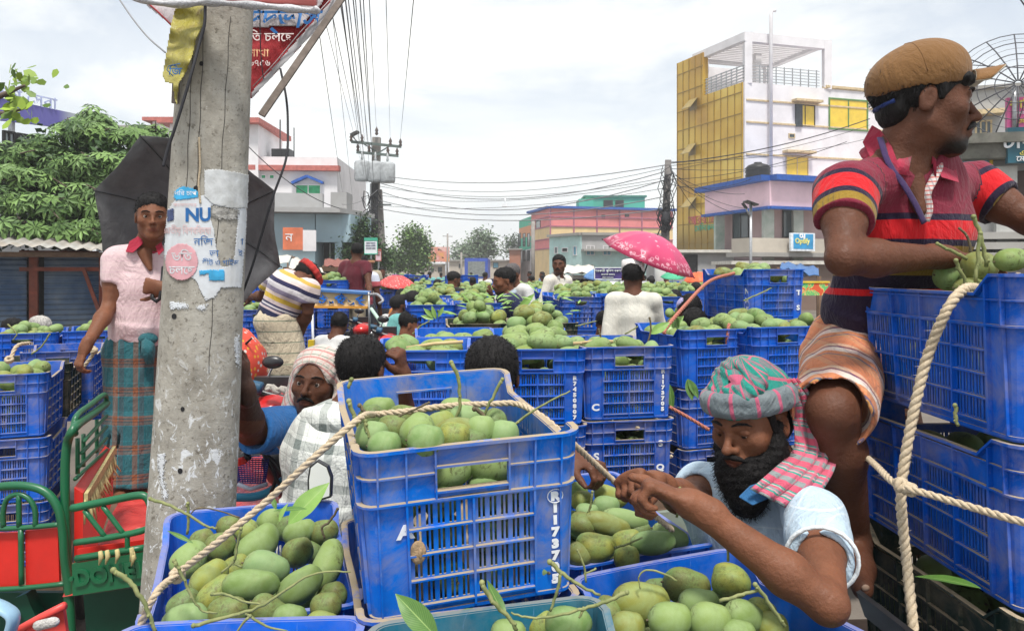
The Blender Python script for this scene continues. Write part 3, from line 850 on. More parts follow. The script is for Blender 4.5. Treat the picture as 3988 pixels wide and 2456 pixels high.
for i,(x,y)in enumerate([(.02,5.15),(-.27+.02,5.05)]):
 c_=crate((-.22+i*.41,5.05+i*.06,1.11),8,'black crate with leafy mangoes %s'%['beyond the middle heap, left one','beyond the middle heap, right one'][i],DKG)
 pile(c_,62,.28,'green mango among leaves on the black crates','mangoes on the black crates',seed=30+i,heap=.08,ind=False);cJ.append(c_)
 crate((-.22+i*.41,5.05+i*.06,.8),8,'dark crate under the %s black crate'%['left','right'][i],BLUE,full=False)
 # right-middle stacks
cH3=crate((1.501,4.839,1.448),17.7,'top blue crate lettered NMF above the turban, rope across',BLUE)
letters(cH3,3,'NMF',.222,.17,.055,.045);letters(cH3,0,'TS',.145,.16,.09,.04)
cH2=crate((1.315,4.172,1.157),17.9,'wide blue crate of mangoes just above the turban',BLUE2)
letters(cH2,0,'R11',.148,.185,.03,.022)
cH1=crate_at(1640,792,1.44,'FL',17.9,'blue crate of mangoes left of the one above the turban',mat=BLUE2)
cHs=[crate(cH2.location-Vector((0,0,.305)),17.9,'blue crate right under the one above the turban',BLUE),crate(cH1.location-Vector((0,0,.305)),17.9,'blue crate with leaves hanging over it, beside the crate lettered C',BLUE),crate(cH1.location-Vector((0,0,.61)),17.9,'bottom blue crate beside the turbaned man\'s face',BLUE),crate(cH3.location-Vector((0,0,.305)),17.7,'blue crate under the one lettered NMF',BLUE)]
cHr=crate(cH2.location+Vector((.41,.13,-.02)),17.9,'blue crate between the turban and the striped shirt',BLUE2)
pile(cH3,50,.27,'green mango on the crate lettered NMF','mangoes on the crate lettered NMF',seed=41,heap=.03,ind=False)
pile(cH2,55,.28,'above the turban','mangoes above the turban',seed=42,heap=.04)
pile(cH1,50,.27,'of the crate left of the turban','mangoes left of the turban',seed=43,heap=.03)
pile(cHr,50,.27,'green mango by the striped shirt','mangoes by the striped shirt',seed=44,heap=.03,ind=False)
for c_ in(cH3,cH2,cH1):fillcrate(c_,9)
# left stacks
cI1=crate((-2.50,3.86,.955),22,'dusty blue crate at the left edge under the man\'s hand',BLUE)
for k in(1,2):crate((-2.50+.01*k,3.86,.955-.305*k),22-k,['','middle blue crate of the left edge stack','bottom blue crate of the left edge stack'][k],BLUE)
pile(cI1,50,.265,'of the left edge crate','mangoes in the left edge crate',seed=51,heap=.03);fillcrate(cI1,11)
a_=Vector((math.cos(R(22)),math.sin(R(22)),0));b2_=Vector((-math.sin(R(22)),math.cos(R(22)),0))
p_=Vector((-2.50,3.86,.955))+b2_*.56
crate(p_+a_*.02+Vector((0,0,-.02)),22,'black green crate just behind the left edge stack',DKG)
crate(p_+b2_*.5+a_*.08,22,'blue crate behind the black green one at left',BLUE)
q_=Vector((-3.32,5.35,1.03))
for i in range(3):
 c_=crate(q_+a_*.41*i+b2_*(-.08*(i==0)),22,['blue crate of mangoes before the two seated heads at left','blue crate with red mark behind the man\'s hand','blue crate behind the pink shirted man'][i],BLUE2)
 pile(c_,52,.28,'green mango in the left rear row','mangoes in the left rear row',seed=60+i,heap=.05,ind=False)
 crate(q_+a_*.41*i-Vector((0,0,.305)),22,['blue crate under the row before the seated heads','blue crate under the one with the red mark','blue crate low behind the pink shirted man'][i],BLUE)
c_=crate(q_-a_*.41,22,'blue crate of mangoes at the far left edge, rear row',BLUE2);pile(c_,52,.28,'green mango in the left rear row','mangoes in the left rear row',seed=66,heap=.05,ind=False)
# ------------------------------------------------------------------ the sea of crates down the road
SEA=[]
def van_load(x,y,nx,ny,ztop,yaw,seed,layers=2,mat=None,lab=None,grp='crates in the rows down the road',heap=.09,big=False):
 lab=lab or 'blue crate, load %s'%{5:'seen past the orange wrap',6:'beyond the off white shirt',7:'behind the red umbrella',8:'in mid road',9:'below the slender tree',10:'behind the pink umbrella',11:'farthest left',12:'farthest right',13:'stacked high at left',14:'stacked high in front of the truck'}[seed]
 rs=random.Random(seed);a=R(yaw);ax=Vector((math.cos(a),math.sin(a),0));ay=Vector((-math.sin(a),math.cos(a),0))
 for i in range(nx):
  for j in range(ny):
   p=Vector((x,y,0))+ax*.40*i+ay*.57*j
   for k in range(layers):
    c_=crate(p+Vector((0,0,ztop-CHH-.305*k+rs.uniform(-.01,.01))),yaw+rs.uniform(-3,3),lab+', '+ORD[i]+', '+['nearest','second','third'][j]+' rank'+('' if k==0 else[' lower',' lowest'][k-1]+' layer'),mat or(BLUE2 if rs.random()<.5 else BLUE),full=False,group=grp)
    SEA.append(c_)
    if k==0:pile(c_,52 if y<17 else 36,.28,seed=seed*31+i*7+j,heap=heap,ind=False,fill=False)
    if j>0 or y>11:break
    # a plain deck with side boards under the load
van_load(.62,7.35,3,3,1.50,3,1,lab='strapped blue crate by the navy shirt',grp='crates strapped behind the navy shirt')
van_load(.55,9.6,5,3,1.48,2,2,lab='blue crate by the off white shirt',grp='crates by the white shirted man')
van_load(-.70,6.6,2,3,1.46,8,3,lab='blue crate beyond the black ones',grp='crates beyond the black crates')
van_load(-1.2,9.2,4,3,1.45,5,4,lab='blue crate in the middle rows',grp='crates in the middle rows')
van_load(-2.0,12.6,7,3,1.42,3,5);van_load(1.6,12.9,6,3,1.42,-2,6);van_load(-4.6,15.5,8,2,1.44,4,7)
van_load(-.6,16.5,9,3,1.38,2,8);van_load(-3.5,20.5,12,2,1.36,0,9);van_load(2.6,20.0,8,2,1.38,0,10)
van_load(-6,26,14,2,1.36,0,11);van_load(1.2,27,12,2,1.34,0,12)
van_load(-2.5,17.2,2,2,1.62,3,13,3);van_load(-1.4,18.4,2,1,1.60,3,14,3)
van_load(-3.45,9.6,4,2,1.62,10,15,3,lab='blue crate behind the rickshaw roof',grp='crates behind the rickshaw roof')
van_load(-2.55,6.75,2,2,1.40,6,16,3,lab='blue crate behind the bending man',grp='crates behind the bending man',big=True)
van_load(1.62,6.3,2,2,1.30,12,17,lab='blue crate beside the white kurta',grp='crates beside the white kurta')
# ------------------------------------------------------------------ materials of the buildings
def wall(name,c,dirt=(.22,.20,.17),amt=.35,bs=18):return M(name,c,.85,.08,1.2,bs=bs,bstr=.15,dirt=dirt,ds=.9,damt=amt*.55)
WW=wall('white_wall',(.72,.70,.71),amt=.25);PK=wall('pink_wall',(.78,.55,.62),amt=.2);SAL=wall('salmon_wall',(.70,.22,.22),amt=.2)
CRM=wall('cream_wall',(.74,.55,.28),amt=.2);GRN=wall('green_wall',(.06,.42,.28),amt=.2);TEALW=wall('pale_teal_wall',(.45,.66,.64),amt=.5)
GREYW=wall('grey_wall',(.38,.38,.38),amt=.6);BLW=wall('blue_grey_wall',(.34,.46,.52),amt=.3);CONC=wall('concrete_wall',(.33,.32,.30),amt=.6)
BRK=wall('brick_wall',(.36,.15,.09),amt=.4);BEI=wall('beige_wall',(.50,.45,.38),amt=.4)
NAVY=M('blue_trim',(.02,.09,.36),.6);REDT=M('red_trim',(.42,.13,.11),.7);DARK=M('dark_interior',(.018,.018,.02),.8)
YEL=M('yellow_glass',(.72,.50,.03),.25,.12,2.5,spec=.6);GRNW=M('green_window',(.03,.33,.14),.4);MET=M('galvanised_metal',(.42,.43,.44),.45,.2,20,metal=.6)
BLK=M('black_plastic',(.018,.018,.02),.45,.2,20);GLS=M('dark_glass',(.04,.06,.07),.12,.2,3,spec=.7);WIRE=M('wire_black',(.03,.03,.035),.6)
WOODD=M('dark_wood',(.13,.08,.05),.8,.3,14,bs=60);RUST=M('rusty_red_paint',(.20,.05,.03),.75,.35,8,dirt=(.08,.04,.03));TARP=M('blue_tarp',(.05,.14,.34),.5,.2,6)
CANV=M('pale_canvas',(.62,.60,.54),.85,.15,5,dirt=(.35,.3,.25),damt=.3)
class Face:
 """a wall plane between two ground points; parts are placed on it by distance along and height"""
 def __init__(s,a,b):
  s.a=Vector((a[0],a[1],0));s.b=Vector((b[0],b[1],0));s.L=(s.b-s.a).length;s.d=(s.b-s.a)/s.L
  s.n=Vector((s.d.y,-s.d.x,0))
 def p(s,t,z,o=0):return s.a+s.d*t+s.n*o+Vector((0,0,z))
 def slab(s,mb,t0,t1,z0,z1,o0,o1):
  vs=[s.p(t,z,o)for z in(z0,z1)for t,o in((t0,o1),(t1,o1),(t1,o0),(t0,o0))]
  mb._add(vs,[(0,3,2,1),(4,5,6,7),(0,1,5,4),(1,2,6,5),(2,3,7,6),(3,0,4,7)]);return mb
 def hit(s,u,v):
  """(t, z) where the view ray through a picture point meets the wall"""
  r=P(u,v,1)-Vector((0,0,CH));k=((s.a-Vector((0,0,0))).dot(s.n))/r.dot(s.n)
  q=Vector((0,0,CH))+r*k;return(q-s.a).dot(s.d),q.z
def window(f,parent,u0,v0,u1,v1,pane,frame_m,ledge=None,bars=1,name='window',hor=0):
 t0,z1=f.hit(u0,v0);t1,z0=f.hit(u1,v1);w=MB()
 b=.05*max(1,abs(t1-t0)/1.6)
 for a,c,d,e in((t0,t1,z0,z0+b),(t0,t1,z1-b,z1),(t0,t0+b,z0+b,z1-b),(t1-b,t1,z0+b,z1-b)):f.slab(w,a,c,d,e,-.01,.06)
 for i in range(1,bars+1):
  t=t0+(t1-t0)*i/(bars+1);f.slab(w,t-b*.4,t+b*.4,z0+b,z1-b,-.01,.05)
 for i in range(1,hor+1):
  z=z0+(z1-z0)*i/(hor+1);f.slab(w,t0+b,t1-b,z-b*.3,z+b*.3,-.01,.045)
 o=un(w.build(name,frame_m,parent))
 f.slab(MB(),t0+b,t1-b,z0+b,z1-b,-.02,.02).build('pane',pane,o)
 if ledge is not None:f.slab(MB(),t0-.25,t1+.25,z1+.12,z1+.26,-.01,.5).build('sill',ledge,o)
 return o
def block(mb,pts,z0,z1):
 mb.prism([(x,y,z0)for x,y in pts],(0,0,z1-z0))
def back(f,t,dep):q=f.a+f.d*t-f.n*dep;return(q.x,q.y)
# --- tall building with the gold glass side and roof pergola
bg_=empty('office_building','white four storey building with gold glass side and open roof pergola','building',(13.87,46,0))
gf=Face((11.3,52.4),(13.87,46));wf=Face((13.87,46),(30,51))
m=MB();A_,B_=(13.87,46),(11.3,52.4)
block(m,[A_,(30,51),(27.5,57.5),B_],0,12.9)
un(m.build('wall',WW,bg_))
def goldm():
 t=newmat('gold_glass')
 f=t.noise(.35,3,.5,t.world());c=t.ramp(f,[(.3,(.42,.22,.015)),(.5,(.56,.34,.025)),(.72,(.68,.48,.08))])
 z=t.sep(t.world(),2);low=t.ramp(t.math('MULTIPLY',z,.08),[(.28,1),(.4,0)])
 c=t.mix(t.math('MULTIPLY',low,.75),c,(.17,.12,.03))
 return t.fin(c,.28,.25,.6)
GOLD=goldm()
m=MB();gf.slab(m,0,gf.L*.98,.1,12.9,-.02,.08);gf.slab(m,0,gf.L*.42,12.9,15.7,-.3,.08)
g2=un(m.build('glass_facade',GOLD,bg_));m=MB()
ncol=10
for i in range(ncol+1):t=gf.L*.98*i/ncol;gf.slab(m,t-.02,t+.02,.1,15.7 if i<=4 else 12.9,.08,.12)
for j in range(12):
 z=.9+j*1.27;gf.slab(m,0,gf.L*(.98 if z<12.9 else .42),z-.03,z+.03,.075,.115)
un(m.build('mullions',M('gold_mullion',(.30,.19,.03),.5),g2))
for(u,v)in((1663,356),(1663,484),(1666,248)):
 t,z=gf.hit(u,v);m=MB()
 m._add([gf.p(t-.45,z+.3,.13),gf.p(t+.45,z+.3,.13),gf.p(t+.5,z-.35,.7),gf.p(t-.5,z-.35,.7),gf.p(t-.45,z+.26,.13),gf.p(t+.45,z+.26,.13),gf.p(t+.5,z-.39,.7),gf.p(t-.5,z-.39,.7)],[(0,1,2,3),(7,6,5,4),(2,1,5,6),(0,3,7,4),(3,2,6,7)])
 gf.slab(m,t-.4,t+.4,z-.45,z+.25,.12,.125);o=un(m.build('vent_window',M('vent_flap',(.30,.22,.07),.4),bg_))
m=MB();H0,H1=12.9,15.9
for q,w_ in((A_,.45),((19.3,47.65),.45)):
 m.box(q[0]-w_/2+.25,q[0]+w_/2+.25,q[1]+.05,q[1]+.5,H0-.05,H1)
fb=Face(A_,(19.3,47.65));fb.slab(m,0,fb.L,H1-.55,H1,-.4,0);fb.slab(m,0,fb.L,H1-.5,H1-.02,-5.4,-5.0)
gf2=Face((11.9,50.9),A_);gf2.slab(m,0,gf2.L,H1-.5,H1-.01,-.4,.01)
fb.slab(m,2.3,2.7,H0,H1-.5,-2.6,-2.2);fb.slab(m,.2,.6,H0,H1-.5,-5.4,-5);fb.slab(m,5,5.4,H0,H1-.5,-5.4,-5)
fb.slab(m,5.3,5.7,H1-.5,H1-.02,-5.2,-.3)
for i in range(13):fb.slab(m,.3,fb.L-.2,H1-.32,H1-.06,-.75-i*.36,-.6-i*.36)
un(m.build('pergola',WW,bg_))
m=MB();fb.slab(m,.6,5.2,H0,H1-.5,-6.4,-6.0);un(m.build('stair_wall',WW,bg_))
m=MB()
for k in range(6):fb.slab(m,.5,fb.L-.3,H0+.18*k+.12,H0+.18*k+.16,-.12,-.07);gf2.slab(m,.4,gf2.L-.1,H0+.18*k+.12,H0+.18*k+.17,-.12,-.05)
for k in range(9):fb.slab(m,.5+k*.58,.54+k*.58,H0,H0+1.1,-.13,-.06);gf2.slab(m,.4+k*.5,.44+k*.5,H0,H0+1.1,-.13,-.06)
un(m.build('railing',MET,bg_))
BEIT=M('beige_trim',(.55,.43,.25),.7)
m=MB();wf.slab(m,fb.L+.1,wf.L,12.95,13.1,-.3,.1);wf.slab(m,fb.L,wf.L,12.9,12.95,-.3,.05)
for v in(240,293,370):t,z=wf.hit(1800,v);wf.slab(m,.1,wf.L,z-.05,z+.05,.0,.06)
un(m.build('cornice',BEIT,bg_))
window(wf,bg_,1906,250,1953,305,YEL,DARK,BEIT);window(wf,bg_,1986,234,2080,316,YEL,M('green_frame',(.10,.22,.06),.6),None,1)
window(wf,bg_,1884,372,1937,432,YEL,BEIT,BEIT);window(wf,bg_,1890,320,1905,332,GLS,BEIT,None,0)
t,z=wf.hit(1906,250);t2,z2=wf.hit(1921,305);m=MB();wf.slab(m,t,t2,z2,z,.06,.12)
for k in range(14):wf.slab(m,t,t2,z2+(z-z2)*k/14,z2+(z-z2)*(k+.35)/14,.11,.15)
un(m.build('louvre_shutter',M('louvre_dark',(.07,.08,.09),.5),bg_))
m=MB();t,z=wf.hit(1841,30);t0,z0=wf.hit(1848,440)
m.tube([wf.p(t,z0,.3),wf.p(t,z-.3,.3),wf.p(t+.05,z,.3),wf.p(t+.3,z+.05,.3)],.11,8);un(m.build('vent_pipe',WW,bg_))
PKT=M('sign_pink_letters',(.5,.12,.12),.6)
def wtxt(f,u,v,size,txt,mat,parent,o=.14,bold=.0,name='lettering',align='CENTER'):
 t,z=f.hit(u,v);Mw=Matrix(((f.d.x,0,f.n.x,0),(f.d.y,0,f.n.y,0),(0,1,0,0),(0,0,0,1)))
 Mw.translation=f.p(t,z,o);ob=textmesh(txt,size,mat,parent,Mw,.01,name,bold,align=align)
 if parent:un(ob)
 return ob
wtxt(gf,1700,526,.85,'আরব িমহার',PKT,bg_);wtxt(gf,1703,546,.55,'েমিডেকল হল',GRN,bg_)
# --- pink shop building with blue roof edge
bp=empty('shop_building','pink two storey shop with blue roof edge and dark glass front','building',(12.7,38,0))
p1,p2,p3=(11.0,44),(12.7,38),(19.5,40.6);lf=Face(p1,p2);rf=Face(p2,p3)
m=MB();block(m,[p2,(24,42.4),(22,47),(15.6,44.6),p1],4.85,6.1);un(m.build('upper_wall',PK,bp))
m=MB();lf.slab(m,-.3,lf.L,6.1,6.38,-6,.5);rf.slab(m,0,rf.L,6.102,6.382,-4,.5);un(m.build('roof',NAVY,bp))
m=MB();lf.slab(m,-.2,lf.L,4.72,4.86,-.3,.12);rf.slab(m,0,rf.L,4.722,4.862,-.3,.12);un(m.build('blue_band',NAVY,bp))
m=MB();block(m,[(13.4,39.4),(24,42.9),(22,46.5),(12.0,43.8)],0,4.85);un(m.build('lower_wall',wall('pink_brown_wall',(.42,.30,.30)),bp))
ri=Face((13.3,39.3),(24,42.8));li=Face((11.9,43.9),(13.4,39.3))
for u0,u1 in((1758,1796),(1876,1925)):window(ri if u0>1800 else li,bp,u0,503,u1,570,GLS,DARK,None,1,'shop_window')
for(x,y)in((12.9,38.9),(14.6,39.5),(11.6,43.2),(17.4,40.5)):m=MB();m.box(x-.25,x+.25,y-.2,y+.2,0,4.85);un(m.build('column',wall('marbled_column',(.45,.47,.44),(.10,.2,.14),.9),bp))
m=MB();rf.slab(m,-1.6,rf.L,2.55,3.25,-.9,.6);un(m.build('balcony_front',BEI,bp));m=MB();rf.slab(m,-1.7,rf.L,2.35,2.552,-1.2,.75);un(m.build('balcony_slab',CONC,bp))
sg=Face((13.2,37.2),(20,39.7));t0,z1=sg.hit(1896,558);t1,z0=sg.hit(1954,602)
so=empty('shop_sign','light blue and white shop sign with yellow lettering under the pink building','sign',tuple(sg.p(t0,z0)))
m=MB();sg.slab(m,t0,t1,z0,z1,-.12,0);un(m.build('board',M('sign_white',(.7,.75,.8),.4),so))
m=MB();sg.slab(m,t0+.15,t1-.12,z0+.1,z1-.05,0,.01);un(m.build('blue_panel',M('sign_blue',(.03,.28,.55),.4,.3,1.5),so))
wtxt(sg,1923,578,.34,'Optify',M('sign_yellow',(.75,.7,.2),.5),so,.02,.01);wtxt(sg,1923,566,.26,'O.J',WHT,so,.02,.02)
tk=MB();tk.lathe([(.62,0),(.66,.1),(.62,.2),(.66,.3),(.62,.4),(.66,.5),(.62,.6),(.66,.7),(.5,.85),(.2,.95),(.2,1.0)],20);tank=tk.build('water_tank',BLK,None,(13.0,40.8,6.385));tag(tank,'black ribbed water tank on the pink shop roof','water tank')
# --- pastel building down the road on the right
bc=empty('market_building','long pink and cream banded building with navy roof edge in the distance','building',(3.9,80,0))
c1,c2,c3=(2.2,88),(3.9,80),(17.5,84);f1=Face(c1,c2);f2=Face(c2,c3)
for i,(z0,z1,mt)in enumerate(((7.25,8.05,SAL),(6.25,7.25,SAL),(4.9,6.25,CRM),(3.9,4.9,SAL),(0,3.9,CRM))):
 m=MB();block(m,[c2,c3,(16,92),c1],z0,z1);un(m.build('wall_band',mt,bc))
m=MB();f1.slab(m,-.3,f1.L,8.05,8.3,-8,.35);f2.slab(m,0,f2.L+.3,8.052,8.302,-8,.35);un(m.build('roof_edge',NAVY,bc))
m=MB()
for z in(7.2,6.2,4.9,3.9):f2.slab(m,0,f2.L,z-.06,z+.06,0,.1);f1.slab(m,0,f1.L,z-.06,z+.06,0,.1)
for i in range(6):f2.slab(m,i*2.6,i*2.6+.15,3.9,8.0,0,.08)
un(m.build('trim',M('mauve_trim',(.35,.12,.18),.7),bc))
window(f2,bc,1442,515,1450,524,GLS,DARK,None,0);window(f2,bc,1498,514,1508,520,GLS,DARK,None,0);window(f1,bc,1285,530,1296,548,GLS,DARK,None,0)
bgr=empty('stair_tower','green roof block with dark tank on the long pink building','building',(8,84,8.3))
m=MB();m.box(8.2,14.8,86,90,8.3,9.75);m.box(7.4,9,85.3,89,8.3,9.5);un(m.build('wall',GRN,bgr));m=MB();m.box(8.0,15,85.8,90.2,9.75,9.95);un(m.build('roof',M('dark_green_roof',(.03,.2,.14),.7),bgr))
m=MB();m.box(10.2,11.2,85.6,85.99,8.4,9.4);m.box(11.5,12.4,85.6,85.99,8.4,9.4);un(m.build('tank',BLK,bgr))
bt=empty('banded_house','narrow green and orange banded house with white shop windows far down the road','building',(1.0,92,0))
ft=Face((.9,98),(2.45,88.5))
for z0,z1,mt in((6.9,7.9,GRN),(5.6,6.9,wall('orange_wall',(.62,.28,.14),amt=.2)),(4.1,5.6,GRN),(0,4.1,WW)):
 m=MB();ft.slab(m,0,ft.L,z0,z1,-5,0);un(m.build('wall_band',mt,bt))
for u in(1246,1257,1268):window(ft,bt,u-3,560,u+3,590,GLS,DARK,None,0);window(ft,bt,u-3,600,u+3,625,GLS,DARK,None,0)
bl=empty('teal_house','faded pale teal single storey house with grey stained parapet','building',(3.3,62,0))
t1_,t2_,t3_=(3.0,62),(5.2,58),(12.0,59.5);fa,fbx=Face(t1_,t2_),Face(t2_,t3_)
m=MB();block(m,[t2_,t3_,(11,66),t1_],0,4.3);un(m.build('wall',TEALW,bl));m=MB();fa.slab(m,0,fa.L,4.3,4.5,-5,.25);fbx.slab(m,0,fbx.L,4.302,4.502,-5,.25);fbx.slab(m,0,fbx.L,3.1,3.25,0,.7);un(m.build('roof',CONC,bl))
m=MB();fbx.slab(m,.05,fbx.L,3.25,4.3,0,.04);un(m.build('parapet',GREYW,bl))
window(fa,bl,1330,592,1338,608,GLS,WW,None,0);window(fa,bl,1348,594,1362,604,DARK,WW,None,0);window(fa,bl,1375,590,1383,612,M('blue_shutter',(.1,.3,.42),.6),WW,None,0)
window(fbx,bl,1405,588,1425,612,MATS['blue_shutter'],WW,None,1);window(fbx,bl,1445,588,1465,612,MATS['blue_shutter'],WW,None,1)
# --- left: white house with red bands, blue-grey building before it
bw=empty('white_house','white house with red tiled band and blue gabled green window','building',(-12,38,0))
fw=Face((-14.6,37.6),(-8.6,38));m=MB();block(m,[(-14.6,37.6),(-8.6,38),(-8.9,47),(-15,47)],0,7.25);un(m.build('wall',WW,bw))
m=MB();block(m,[(-16.5,37.2),(-12.3,37.4),(-12.5,42),(-16.5,42)],0,8.75);un(m.build('tower',WW,bw))
m=MB();m.box(-17,-12.1,36.9,42.3,8.75,9.0);fw.slab(m,-1,fw.L+.15,6.55,6.8,-.1,.35);un(m.build('red_band',REDT,bw))
window(fw,bw,708,442,770,472,GRNW,WW,None,1);t,z=fw.hit(739,424);t0,z0=fw.hit(702,440);t1,z1=fw.hit(777,440)
m=MB();m.bar(fw.p(t0,z0,.2),fw.p(t,z,.2),.35,.12);m.bar(fw.p(t,z,.2),fw.p(t1,z1,.2),.35,.12);un(m.build('gable_hood',NAVY,bw))
for u in(606,632,652):window(fw,bw,u-7,418,u+7,430,GRNW,WW,None,0)
m=MB();m.box(-12.1,-11.2,38.8,39.6,7.25,7.8);m.box(-11.6,-11.55,38.5,38.55,7.25,9.2);m.box(-10.9,-10.86,38.5,38.54,7.25,8.8);un(m.build('roof_tank',BLK,bw))
bb2=empty('blue_grey_building','pale blue grey single storey building with stained parapet and orange poster','building',(-9,33,0))
fbb=Face((-11.5,32.2),(-7.9,33));fbr=Face((-7.9,33.02),(-6.9,36))
m=MB();block(m,[(-11.5,32.2),(-8.4,32.9),(-8.4,37),(-11.8,37)],0,4.1);m.box(-8.4,-7.1,34.2,38,0,4.1);un(m.build('wall',BLW,bb2))
m=MB();m.prism([(-11.9,31.4,4.12),(-7.2,32.3,4.12),(-6.4,36,4.12),(-12.2,38,4.12)],(0,0,.2));m.prism([(-11.2,32.4,4.33),(-8.1,33,4.33),(-8.1,33.25,4.33),(-11.2,32.65,4.33)],(0,0,.65));m.box(-7.9,-7.2,33.6,34.8,4.33,5.1);un(m.build('roof',GREYW,bb2))
m=MB();m.box(-7.6,-7.3,33.1,33.4,0,4.1);m.prism([(-8.35,32.85,2.9),(-6.95,33.2,2.9),(-6.5,35.6,2.9),(-8.35,35.6,2.9)],(0,0,1.2));un(m.build('balcony',BLW,bb2))
m=MB();m.box(-8.3,-7.4,34.0,34.18,0,2.9);un(m.build('dark_opening',DARK,bb2));window(Face((-8.4,34),(-7,34.2)),bb2,790,560,803,640,MET,MET,None,2,'shutter_door')
fs_=Face((-10.6,31.6),(-7.9,32.2));t0,z1=fs_.hit(678,545);t1,z0=fs_.hit(758,602)
so=empty('poster_board','curved hoarding with orange left third and white right part on the blue grey building','sign',tuple(fs_.p(t0,z0)))
m=MB();fs_.slab(m,t0,t0+.8,z0+.05,z1,-.1,0);un(m.build('orange_panel',M('orange_poster',(.62,.17,.08),.6,.2,3),so));m=MB();fs_.slab(m,t0+.8,t1,z0,z1-.1,-.1,-.003);un(m.build('white_panel',WW,so));wtxt(fs_,693,570,.5,'ন',WHT,so,.01)
bm=empty('white_roof_house','white upper storey with red trim seen left of the pole','building',(-19,40,0))
m=MB();m.box(-18.4,-14.5,39.5,45,0,9.3);m.box(-20,-18.4,40,45,0,8.9);un(m.build('wall',WW,bm));m=MB();m.box(-18.8,-14.3,39.2,45.3,9.3,9.48);un(m.build('red_band',REDT,bm));m=MB();m.box(-20.6,-18.5,39.4,45,8.9,9.1);un(m.build('roof',CONC,bm))
# --- left billboard and the building under it
bbl=empty('billboard','long purple and pale grey billboard above the trees at upper left','billboard',(-10,16,0))
fl=Face((-12.6,15.2),(-10.55,20.6));m=MB()
m._add([fl.p(-.5,4.95,0),fl.p(fl.L,5.35,0),fl.p(fl.L,5.66,0),fl.p(-.5,5.66,0),fl.p(-.5,4.95,-.1),fl.p(fl.L,5.35,-.1),fl.p(fl.L,5.66,-.1),fl.p(-.5,5.66,-.1)],[(0,1,2,3),(7,6,5,4),(0,3,7,4),(1,5,6,2),(3,2,6,7),(0,4,5,1)])
t_=newmat('billboard_print');x_=t_.sep(t_.world(),1);t_.fin(t_.ramp(t_.math('MULTIPLY',x_,.05),[(.0,(.10,.08,.33)),(.950,(.13,.12,.40)),(.968,(.42,.46,.50)),(1,(.42,.46,.50))]),.5)
un(m.build('panel',MATS['billboard_print'],bbl));wtxt(fl,42,232,.42,'িবকাশ েসবা',M('pale_letters',(.45,.5,.75),.5),bbl,.02)
m=MB()
for t in(.5,3,5.4):m.bar(fl.p(t,0,-.2),fl.p(t,5.4,-.2),.1,.1)
un(m.build('post',MET,bbl))
bbd=empty('arcade_building','building with dark framed windows behind the tree at the left edge','building',(-12,18,0))
fd=Face((-12.2,15.5),(-10.6,19.8));m=MB();fd.slab(m,-2,fd.L,0,4.4,-3,-.4);un(m.build('wall',GREYW,bbd));m=MB();fd.slab(m,-2.2,fd.L+.2,4.4,4.55,-3,.2);un(m.build('roof',M('dark_roof',(.06,.06,.06),.7),bbd))
for i in range(4):window(fd,bbd,5+i*34,312+i*6,34+i*34,352+i*4,M('pale_glass',(.35,.40,.42),.2,spec=.7),DARK,None,1)
m=MB();fd.slab(m,-2,.9,.6,3.0,-.2,.1);un(m.build('painted_panel',M('light_blue_panel',(.25,.50,.66),.5,.3,1),bbd))
# --- tin roofed shop with roller shutters, left
ts=empty('roller_shop','closed shop with blue grey roller shutters under a corrugated tin roof','shop',(-6.5,11,0))
fs2=Face((-8.2,11.2),(-5.6,12.3))
def shut():
 t=newmat('roller_shutter');z=t.sep(t.world(),2)
 s_=t.math('SINE',t.math('MULTIPLY',z,78));c=t.ramp(t.noise(2.2,5,.6,t.world()),[(.35,(.05,.10,.19)),(.6,(.13,.18,.25)),(.8,(.26,.27,.28))])
 t.bump(s_,1.0,.012);return t.fin(c,.5,.3)
SHU=shut()
m=MB();fs2.slab(m,-.6,4.5,0,2.0,-2.5,-.25);un(m.build('wall',DARK,ts))
for a,b in((-.6,.97),(1.2,2.15)):m=MB();fs2.slab(m,a,b,0,1.93,-.2,-.12);un(m.build('roller_shutter',SHU,ts))
m=MB()
for t in(1.02,1.95,2.3):fs2.slab(m,t,t+.11,0,1.95,-.12,.0)
fs2.slab(m,.9,1.95,1.72,1.78,.0,.03);fs2.slab(m,.9,1.95,1.98,2.03,.0,.03);m.bar(fs2.p(1.75,1.75,.06),fs2.p(2.15,.5,.06),.09,.05)
un(m.build('post',RUST,ts))
vs,fs=[],[];n=90
for i in range(n+1):
 t=-1+4.2*i/n;w_=.022*math.sin(i*1.6)
 for o_,z in((.55,2.06),(-2.2,2.42)):vs.append(fs2.p(t,z+w_+.03*math.sin(t*2),o_))
fs=[(2*i,2*i+2,2*i+3,2*i+1)for i in range(n)]
o=fromdata('tin_roof',vs,fs,M('tin_sheet',(.30,.30,.28),.6,.2,3,metal=.3,dirt=(.28,.18,.10),ds=1.2),None,ts,True);sd=o.modifiers.new('s','SOLIDIFY');sd.thickness=.006;un(o)
m=MB();fs2.slab(m,-1,3.1,1.93,2.0,-.1,.35);un(m.build('beam',WOODD,ts))
